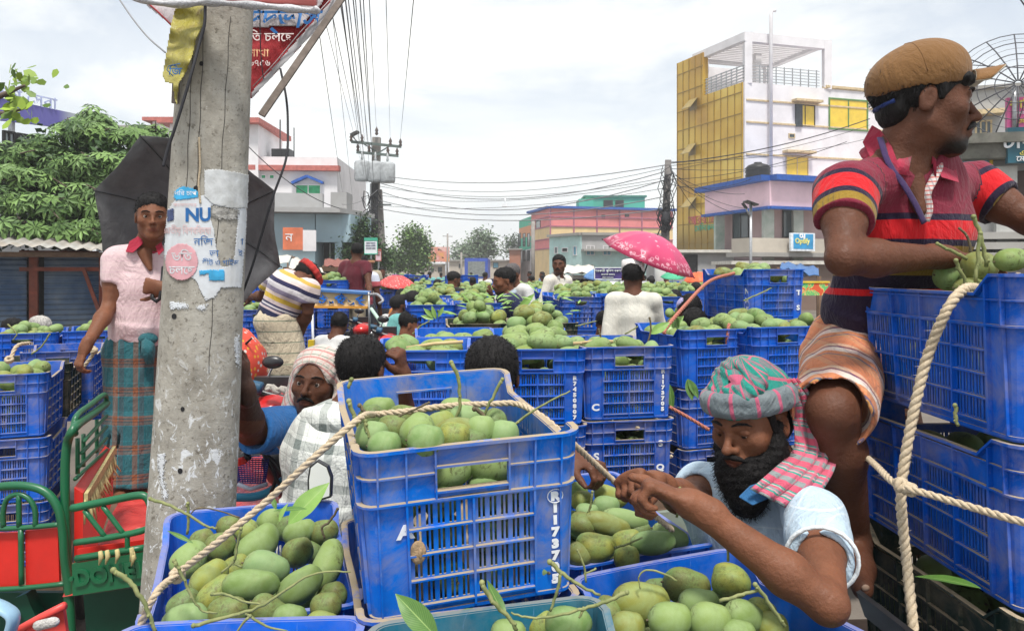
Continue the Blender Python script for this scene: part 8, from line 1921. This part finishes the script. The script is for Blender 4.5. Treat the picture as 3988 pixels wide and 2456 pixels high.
m=MB();m.tube(catmull([P(886,706,7),P(905,706,6.9),P(918,720,6.8),P(908,728,6.8)],5),.012,7);un(m.build('chain_cover',M('beads',(.3,.3,.32),.4,.9,120),rk));m=MB();m.box(P(738,0,6.4).x,P(752,0,6.4).x,6.4,6.45,P(0,865,6.4).z,P(0,815,6.4).z);un(m.build('yellow_mudguard',M('yellow_paint',(.7,.5,.03),.4),rk))
BLKM=M('black_metal',(.02,.02,.022),.35,.3,30,spec=.6);CHR=M('chrome',(.5,.5,.52),.2,.1,10,metal=.9)
mc=empty('motorcycle','parked motorcycle with red tank and rope on the handlebar behind the head cloth man','motorcycle',tuple(P(650,1100,3.3)))
def mt(nm,pts,r,mat,Y,par=mc):m=MB();m.tube(catmull([P(u,v,Y+(w[0]if w else 0))for u,v,*w in pts],5),r,8);return un(m.build(nm,mat,par))
mt('handlebar',[(585,925),(625,940),(660,950),(700,958),(735,962)],.016,BLKM,3.3);mt('grip',[(604,925),(628,930)],.026,M('blue_rubber',(.03,.09,.16),.5),3.25);mt('grip',[(700,962),(738,968)],.026,MATS['blue_rubber'],3.3)
m=MB();m.sphere(P(665,975,3.35),(.10,.16,.07),12,8);un(m.build('tank',M('red_tank',(.5,.02,.02),.25,spec=.6),mc));rope([P(640,935,3.2),P(650,925,3.2),P(662,938,3.2),P(675,932,3.2),P(690,940,3.2)],.016,'coils of white rope on the motorcycle handlebar',M('white_rope',(.5,.46,.40),.9),fuzz=False)
m=MB();m.sphere(P(654,868,3.5),(.05,.02,.03),12,8);un(m.build('mirror',BLKM,mc));mt('mirror_stem',[(652,880),(640,910),(636,935)],.006,CHR,3.5)
for i,pts in enumerate(([(590,960),(620,985),(660,1000)],[(600,1000),(640,960),(690,985)],[(620,1010),(680,995),(730,1000)],[(570,1020),(600,975),(580,940)])):mt('cable',pts,.008,BLKM if i%2 else CHR,3.3)
m=MB();m.box(P(575,0,3.5).x,P(720,0,3.5).x,3.5,3.9,P(0,1080,3.5).z,P(0,980,3.5).z);m.box(P(600,0,3.4).x,P(700,0,3.4).x,3.45,3.5,P(0,1060,3.5).z,P(0,900,3.5).z);un(m.build('engine',BLKM,mc))
bc_=empty('bicycle','bicycle with navy wire basket and red wrapped grip right of the pole','bicycle',tuple(P(610,1190,2.8)))
m=MB();top_=[(562,1098),(640,1100),(650,1112),(632,1092)];
for k in range(13):
 f=k/12;y_=2.72;w0=84-18*f;v=1100+56*f;u0=560+10*f;n_=4
 m.tube([P(u0,v,y_),P(u0+w0,v+3,y_),P(u0+w0-4,v-6,y_+.16),P(u0+4,v-8,y_+.16),P(u0,v,y_)],.0022,5)
for k in range(12):f=k/11;m.tube([P(560+84*f,1098,2.72),P(570+66*f,1158,2.72)],.0016,4)
un(m.build('basket',M('navy_wire',(.015,.03,.20),.4),bc_));m=MB();m.tube([P(570,1160,2.71),P(600,1172,2.71),P(640,1160,2.71)],.008,6);un(m.build('basket_rim',M('pale_rim',(.45,.5,.6),.4),bc_))
mt('handlebar',[(560,1110),(590,1085),(625,1072),(660,1068),(690,1075)],.011,CHR,2.68,bc_);mt('grip',[(562,1108),(596,1090)],.018,BLKM,2.66,bc_);mt('red_wrap',[(575,1096),(580,1112)],.02,RP,2.65,bc_);mt('frame_tube',[(560,1192),(610,1190),(650,1176),(680,1150)],.016,M('cyan_frame',(.02,.22,.36),.35),2.8,bc_)
for i,pts in enumerate(([(620,1080),(650,1100),(680,1140)],[(640,1075),(680,1090),(690,1130)],[(600,1078),(640,1060),(690,1068),(700,1100)],[(650,1120),(670,1160),(700,1180)],[(630,1085),(660,1140),(650,1180)])):mt('brake_cable',pts,.007,BLKM,2.75,bc_)
m=MB();m.sphere(P(672,1110,2.95),(.07,.05,.09),10,8);m.sphere(P(690,1150,3.0),(.06,.05,.08),10,8);un(m.build('saddle_bag',BLKM,bc_))
def deepcopy_(root,label,to,frm):
 r=copytree(root);r['label']=label;r.location=r.location+(Vector(to)-Vector(frm));return r
for src_,lab_,(u_,y_),(fu_,fy_)in((mc,'red tanked motorcycle standing in the crowd below the orange wrap',(925,6.3),(650,3.3)),(mc,'motorcycle behind the seated man in white tee',(865,7.6),(650,3.3)),(mc,'motorcycle farther back near the turquoise shirt',(965,8.3),(650,3.3)),(bc_,'bicycle with navy basket in front of the pale pink shirt',(1000,5.7),(620,2.8))):
 deepcopy_(src_,lab_,(P(u_,645,y_).x,y_,0),(P(fu_,645,fy_).x,fy_,0))
mr_=empty('wing_mirror','black rimmed wing mirror standing up before the checked shirt','mirror',tuple(P(765,1145,1.95)));op=[(738,1190),(737,1150),(742,1118),(760,1104),(785,1118),(795,1145),(793,1192),(765,1200)]
m=MB();m.prism([P(u,v,1.95)for u,v in op],Vector((0,.02,0)));un(m.build('housing',BLKM,mr_));m=MB();cx,cy=766,1150;m.prism([P(cx+(u-cx)*.86,cy+(v-cy)*.91,1.947)for u,v in op],Vector((0,.002,0)));un(m.build('sky_painted_glass',M('sky_painted_glass',(.85,.86,.80),.25,.02,3,metal=.15),mr_));m=MB();m.tube([P(765,1195,1.96),P(762,1260,2.0)],.006,6);un(m.build('stem',BLKM,mr_))  # pale base colour stands in for the sky reflected in the mirror
# deck with side board under the right-middle stacks
dk=empty('van_deck','wooden van deck with painted side board under the stacks beside the turbaned man','van deck',(1.1,4.1,.5));Mx=Matrix.Translation((1.12,4.1,0))@Matrix.Rotation(R(17.9),4,'Z')
m=MB();m.M=Mx;m.box(-.75,1.0,-.32,.9,.46,.53);un(m.build('deck',WOODD,dk));m=MB();m.M=Mx;m.box(-.76,1.0,-.36,-.33,.30,.62);un(m.build('side_board',M('painted_board',(.22,.30,.26),.7,.3,5,dirt=(.2,.17,.13),damt=.6),dk))
for x in(-.4,.7):
 m=MB();m.M=Mx@Matrix.Translation((x,.3,.25))@Matrix.Rotation(PI/2,4,'X');m.tube([Vector((.25*math.cos(a),.25*math.sin(a),0))for a in[i*PI/10 for i in range(21)]],.025,7,False);un(m.build('wheel',BLK,dk))
for nm,x,y,yw,w_,l_ in(('row',.1,3.6,7,1.5,1.5),('row',-.1,1.5,16,1.7,1.6),('row',1.1,1.66,2.5,.5,.8),('row',-2.6,4.0,22,.9,1.4)):
 d_=empty('van_deck',{.1:'wooden van deck under the crates lettered C and S',-.1:'wooden van deck under the foreground crates',1.1:'wooden deck under the right-hand stack',-2.6:'wooden van deck under the left edge stack'}[x],'van deck',(x,y,.4));Mx=Matrix.Translation((x,y,0))@Matrix.Rotation(R(yw),4,'Z');zt={.1:.52,-.1:.55,1.1:.82,-2.6:.34}[x]
 m=MB();m.M=Mx;m.box(-w_/2,w_/2,-l_/2,l_/2,zt-.05,zt);un(m.build('deck',WOODD,d_));m=MB();m.M=Mx
 for sx in(-1,1):m.tube([Vector((sx*w_*.4,-.2,.25))+Vector((0,.25*math.cos(a),.25*math.sin(a)))for a in[i*PI/10 for i in range(21)]],.025,7,False)
 un(m.build('wheels',BLK,d_))
for i,(c_,z_)in enumerate(((cAu,.555),)):crate((c_.location.x,c_.location.y,.557),15,'lowest blue crate under the tall lettered one',BLUE)
man=crate(cD.location-Vector((0,0,.303)),24.8,'blue crate under the bottom right one',BLUE);crate(cB.location-Vector((.02,0,.285)),18.2,'blue crate under the lower left one',BLUE);crate(cC.location-Vector((0,0,.27)),19.5,'blue crate under the one before the turbaned man',BLUE)
m=MB();m.bar(P(2068,1445,1.60),P(2290,1620,1.30),.055,.01,(0,1,0));tag(m.build('metal_bar',BLKM),'black metal edge slanting below the cap man\'s foot','metal bar')
# ------------------------------------------------------------------ people further back
def C(name,c,**k):return MATS.get(name)or cloth(name,c,**k)
def pers(label,u,vt,Y,yaw,shirt,H=1.68,lean=0,arms=None,hairm=None,res=.011,skin=None,lower='default',sleeve=.55,hair='short',group=None,turn=0,nod=0,mous=0,beard=0,extra=None,bw=1.0,fine=True,stub=0,pants=True,z0=None,collar=None,sattr=None,shw=.17):
 J,hd=stand(u,vt,Y,yaw,H,lean,arms,z0,turn=turn,nod=nod,shw=shw);fine=fine and res<.0125
 e_=figure(label,J,hd,res,skin or SK2,shirt,sleeve,(lower if lower!='default' else C('dark_trousers',(.05,.055,.07))),hair,hairm,fine,bw,group,None,beard,mous,sattr,pants=pants,stub=stub,lowres=res*1.3,shortfold=.0045,collar=collar)
 if extra:extra(e_,hd,J)
 return e_
def cap_(mat,tall=.04,r=.088):
 def f(e_,hd,J):
  S=SDF(.007);hd.ell(S,(0,.012,.048+tall*.3),(r,r*1.18,.068+tall),.01);hd.ell(S,(0,0,-.04-.0),(.2,.2,.078),.006,'sub');un(S.mesh('cap',mat,e_))
 return f
def flatcap(mat):
 def f(e_,hd,J):
  m=MB();m.M=hd.M@Matrix.Scale(hd.s,4)@Matrix.Rotation(R(6),4,'X');m.lathe([(.080,.035),(.088,.04),(.086,.115),(.080,.122),(.0,.124)],24,(0,.014,0));un(m.build('cap',mat,e_))
 return f
def band(mat,r=.086):
 def f(e_,hd,J):
  S=SDF(.007)
  for i in range(16):
   a,b=i*PI/8,(i+1)*PI/8
   for dz in(0,.022):S.cone(hd.p(r*math.sin(a),.014-r*1.2*math.cos(a),.048+dz),hd.p(r*math.sin(b),.014-r*1.2*math.cos(b),.048+dz),.014,.014,.01)
  un(S.mesh('headband',mat,e_))
 return f
WS=C('white_shirt',(.60,.60,.58),fold=.3);NVY=C('navy_shirt',(.025,.03,.075));MRS=C('maroon_shirt',(.11,.018,.028));TQ=C('teal_shirt',(.16,.42,.40));ORS=C('orange_cloth_wrap',(.62,.22,.04));PKL=C('pale_pink_shirt',(.66,.50,.55));BLS=C('black_shirt',(.02,.02,.022));KHK=C('khaki_trousers',(.45,.38,.26))
# white kurta man, back to the camera
KUR=C('striped_kurta',(.62,.60,.53),extra=lambda t,c:t.mix(t.ramp(t.math('FRACT',t.math('MULTIPLY',t.attr('t'),5.2)),[(0,0),(.3,.35),(.6,0),(.8,.2)],True),c,(.50,.50,.45)),fold=.5)
pers('man in long white kurta and tall white cap seen from behind',1518,624,5.9,172,KUR,1.72,4,{'r':((.22,-.12,1.12),(.14,-.30,1.08)),'l':((.19,.05,1.10),(.17,-.05,.88))},shw=.148,res=.009,sleeve=1.55,lower=KUR,pants=False,extra=flatcap(C('white_cap',(.74,.70,.68))),fine=False,bw=.92,turn=-8,sattr=dict(s=ZERO,t=lambda V_:V_[:,0]))
# bending man in stripes
def _bend():
 Yb=5.6;hd=Head(hm(P(733,668,Yb+.12),(.45,.35,-.85),(.5,.45,.6)),1.02)
 J=dict(right=Vector((-.98,-.1,0)).normalized()*-1,neck=P(716,672,Yb),chest=P(696,694,Yb-.02),waist=P(672,738,Yb),hip=P(664,772,Yb),shl=P(742,690,Yb-.05),ell=P(738,748,Yb-.05),wrl=P(722,795,Yb+.1),shr=P(655,668,Yb+.1),elr=P(628,710,Yb+.2),wrr=P(602,712,Yb+.4),knl=P(700,868,Yb),knr=P(664,868,Yb),anl=P(708,945,Yb),anr=P(672,945,Yb),toel=P(712,955,Yb+.2),toer=P(680,955,Yb+.2))
 st_=[(0,(.66,.52,.50)),(.055,(.55,.36,.08)),(.085,(.66,.55,.52)),(.13,(.03,.03,.08)),(.165,(.62,.60,.62)),(.21,(.26,.23,.32)),(.25,(.66,.55,.50)),(.275,(.60,.42,.06)),(.315,(.60,.5,.5)),(.345,(.03,.03,.08)),(.362,(.5,.48,.5)),(.376,(.03,.03,.08)),(.39,(.55,.45,.45)),(.41,(.025,.03,.08))]
 SB=cloth('multi_stripe_polo',(.6,.5,.5),extra=stripes(st_));a0=np.array(P(722,645,Yb));d0=np.array(P(664,775,Yb))-a0;d0=d0/np.linalg.norm(d0)
 LG=cloth('cream_lungi',(.52,.45,.33),extra=lambda t,c:t.mix(t.ramp(t.math('FRACT',t.math('MULTIPLY',t.attr('s'),13)),[(0,.8),(.10,0)],True),c,(.12,.17,.12)),fold=1.3)
 e_=figure('man bending over in a multi striped polo, cream lungi and red headband',J,hd,.0095,SK2,SB,.6,LG,'short',None,False,.98,shirtattr=dict(s=lambda V_:((V_-a0)@d0)*1.18),shortfold=.006,lowres=.012);band(C('red_check_cloth',(.42,.035,.03),var=.5))(e_,hd,J)
_bend()
pers('man in maroon polo and pale trousers standing on a van, hand on hip',847,580,10,155,MRS,1.68,6,{'l':((.26,-.02,1.16),(.12,-.22,1.12)),'r':((.30,.1,1.12),(.42,.25,1.02))},res=.013,lower=KHK,turn=40)
pers('man in white, navy and red striped tee beside the maroon polo',868,612,10.6,175,C('wide_stripe_tee',(.4,.1,.1),extra=stripes([(0,(.6,.62,.72)),(.10,(.5,.1,.12)),(.2,(.62,.5,.55)),(.26,(.3,.05,.08)),(.42,(.10,.1,.2))])),1.62,res=.014)
pers('figure with a cloth round the head eating, under the notice board',886,620,15,0,C('khaki_kameez',(.42,.36,.27)),1.62,0,{'r':((.22,-.1,1.15),(.05,-.2,1.45))},res=.016,extra=band(C('rust_scarf',(.45,.22,.12)),.092));pers('small man in a pale shirt far behind the notice board',915,640,17,20,C('pale_shirt',(.5,.5,.48)),res=.018)
pers('seated young man in white tee under the rickshaw roof, arms forward',776,742,6.9,150,WS,1.6,18,{'l':((.22,-.22,1.16),(.12,-.46,1.02)),'r':((.22,-.22,1.12),(.12,-.46,1.0))},res=.010,nod=5,turn=30,lower=C('grey_blue_jeans',(.10,.15,.20)))
pers('young man in pale pink shirt, head turned right, in the middle crowd',960,745,6.3,130,PKL,1.6,8,res=.010,nod=12,mous=1,skin=SK1,turn=-30);pers('man in white kurta leaning over a bicycle in the crowd',918,700,8.2,130,WS,1.62,18,{'l':((.2,-.2,1.12),(.1,-.4,1.1))},res=.012,lower=C('tan_trousers',(.4,.28,.16)),nod=-8,beard=1)
pers('man wrapped in bright orange cloth in the crowd',945,690,9.4,120,ORS,1.62,10,res=.013,turn=10);pers('man in a turquoise shirt seen from behind in the crowd',985,696,7.4,172,TQ,1.62,6,res=.011);pers('dark haired man left of the turquoise shirt',968,705,8.6,170,BLS,1.6,res=.013)
pers('man in black tee among the mango rows, looking down right',1080,650,10.5,140,BLS,1.62,5,res=.012,nod=14,turn=-20,mous=.8);pers('bearded man in navy polo turned left behind the mango heap',1240,638,7.05,-72,NVY,1.70,10,res=.0095,turn=0,nod=4,mous=1.2,stub=.9,skin=SK1,collar=C('grey_white_collar',(.35,.42,.48)),sleeve=.6)
pers('man in white shirt bent behind the navy polo man, hand to face',1256,624,8.7,-40,WS,1.70,18,{'r':((.24,-.15,1.2),(.10,-.30,1.42)),'l':((.28,-.12,1.08),(.2,-.3,.95))},hairm=hairmat('hair_grey',(.10,.09,.09)),res=.0115,sleeve=1.2);pers('man in off white shirt standing among the crates facing the camera',1338,610,9.4,38,C('off_white_shirt',(.66,.62,.54)),1.74,0,res=.0105,sleeve=1.6,mous=1.3,stub=.7,collar=C('off_white_collar',(.68,.64,.57)),turn=-50,bw=.8,shw=.14)
pers('man with lavender skull cap bending beside the top right stack',1650,702,4.75,165,C('pale_vest',(.55,.54,.5)),1.6,12,res=.0095,extra=cap_(C('lavender_cap',(.42,.38,.62)),.0,.084),nod=14,turn=20);pers('dark haired head low behind the top right stack',1668,735,4.35,170,C('pale_vest',(.5,.5,.5)),1.6,14,res=.0095,nod=24)
pers('man ducking behind the kurta, his fist raised on the strap',1432,742,6.6,150,BLS,1.6,14,{'r':((.32,-.12,1.28),(.36,-.18,1.47))},res=.0105,nod=14);pers('man with blue cloth over his shoulders in the right hand crowd',1622,690,8,175,C('blue_wrap',(.18,.34,.52)),1.6,14,res=.012,extra=None);pers('man in a cap far behind the kurta on the right',1594,688,13,40,C('pale_shirt2',(.6,.5,.5)),1.6,res=.015,extra=cap_(C('cyan_cap',(.1,.25,.35)),.0))
pers('dark haired head at the far left edge',30,762,6.6,80,C('white_kurta2',(.55,.52,.46)),1.5,0,res=.0095,beard=1);pers('white haired man looking left beside the far left head',96,757,6.9,-75,C('beige_kurta',(.4,.34,.26)),1.5,0,hairm=HAIRG,res=.0095,stub=0)
rs=random.Random(12);cols=[WS,NVY,MRS,TQ,PKL,BLS,C('red_shirt',(.4,.04,.04)),C('sky_shirt',(.25,.4,.6))]
names=['in a pale shirt','in a navy shirt','in a maroon shirt','in a turquoise shirt','in a pink shirt','in a black shirt','in a red shirt','in a light blue shirt']
protoP=[]
for i in range(8):
 J,hd=stand(1227,645-0,30,150+i*20,1.66);protoP.append(figure('distant man '+names[i]+' among the far stalls',J,hd,.022,SK2,cols[i],.6,C('dark_trousers',(.05,.055,.07)),'short',None,False,1,'people far down the road',pants=True,lowres=.026))
spots=[(1163,662,24),(1190,672,26),(1012,668,24),(1030,660,30),(1085,668,34),(1215,664,30),(1270,668,34),(1300,664,28),(1395,672,22),(1410,664,26),(1372,668,24),(1395,660,32),(1560,672,20),(1580,676,18),(1600,668,22),(1630,672,19),(1655,678,16),(925,668,20),(700,668,15),(1060,664,40),(1345,664,38),(1500,668,22),(1002,668,19),(1046,664,26),(1120,666,22),(1142,670,18),(1176,660,36),(1205,660,40),(1246,660,38),(1290,668,22),(1318,662,32),(1440,664,26),(1545,662,28),(1615,680,15),(940,660,26),(905,672,17),(655,655,20),(725,652,18)]
for i,(u,v,Y)in enumerate(spots):
 src=protoP[i%8];dst=src if i<8 else copytree(src);dst['label']='distant man '+names[i%8]+', '+ORD[sorted(x[0]for x in spots[i%8::8]).index(u)]+' of those far down the road';s=P(1227,645,30);p=P(u,v,Y);dst.location=dst.location+Vector((p.x-s.x,Y-30,max(0,min(.9,p.z-1.66))-(s.z-1.66)))
 # extra deep market bits: dark interiors and parked vehicles under the canopies
def shape_box(name,label,cat,u0,v0,u1,v1,Y,dep,mat,roofmat=None):
 a,b=P(u0,v1,Y),P(u1,v0,Y);e_=empty(name,label,cat,(a.x,Y,0));m=MB();m.box(a.x,b.x,Y,Y+dep,0,b.z-.1);un(m.build('body',mat,e_));m=MB();m.box(a.x-.08,b.x+.08,Y-.12,Y+dep,b.z-.1,b.z);un(m.build('roof',roofmat or CONC,e_));return e_
shape_box('market_stall','dark open stall under the tan canopy at left','stall',690,640,850,700,18,2,DARK,WOODD);shape_box('market_stall','dark stall left of the purple signboard','stall',1380,660,1432,700,22,2,M('dark_maroon',(.07,.03,.03),.8),CANV)
cr_=empty('car','dark car parked between the purple sign and the leaning pole','car',(P(1520,0,15).x,15,0));m=MB();x=P(1500,0,15).x;m.box(x-.55,x+.9,15,18.5,.35,1.0);m.prism([(x-.4,15.6,1.0),(x+.75,15.6,1.0),(x+.62,15.9,1.5),(x-.28,15.9,1.5)],(0,1.8,0));un(m.build('body',M('dark_blue_car',(.02,.03,.06),.3,spec=.6),cr_));m=MB();m.prism([(x-.36,15.58,1.03),(x+.7,15.58,1.03),(x+.58,15.86,1.46),(x-.25,15.86,1.46)],(0,.01,0));un(m.build('windscreen',GLS,cr_))
for sx in(x-.45,x+.8):m=MB();m.sphere((sx,15.5,.3),(.1,.3,.3),12,8);un(m.build('wheel',BLK,cr_))
flush_stuff('mango_heap','green mangoes heaped in the crates down the whole road')
# ------------------------------------------------------------------ damp air over the market road
hz=MB();hz.box(-505,505,-7,605,-1,22);hm_=bpy.data.materials.new('haze');hm_.use_nodes=True;nn_=hm_.node_tree;nn_.nodes.remove(nn_.nodes['Principled BSDF'])
pv=nn_.nodes.new('ShaderNodeVolumePrincipled');pv.inputs['Color'].default_value=(.97,.975,.985,1);pv.inputs['Density'].default_value=.0016;nn_.links.new(pv.outputs[0],nn_.nodes['Material Output'].inputs['Volume'])
tag(hz.build('haze',hm_),'pale damp haze hanging over the whole market road','haze',None,'stuff')
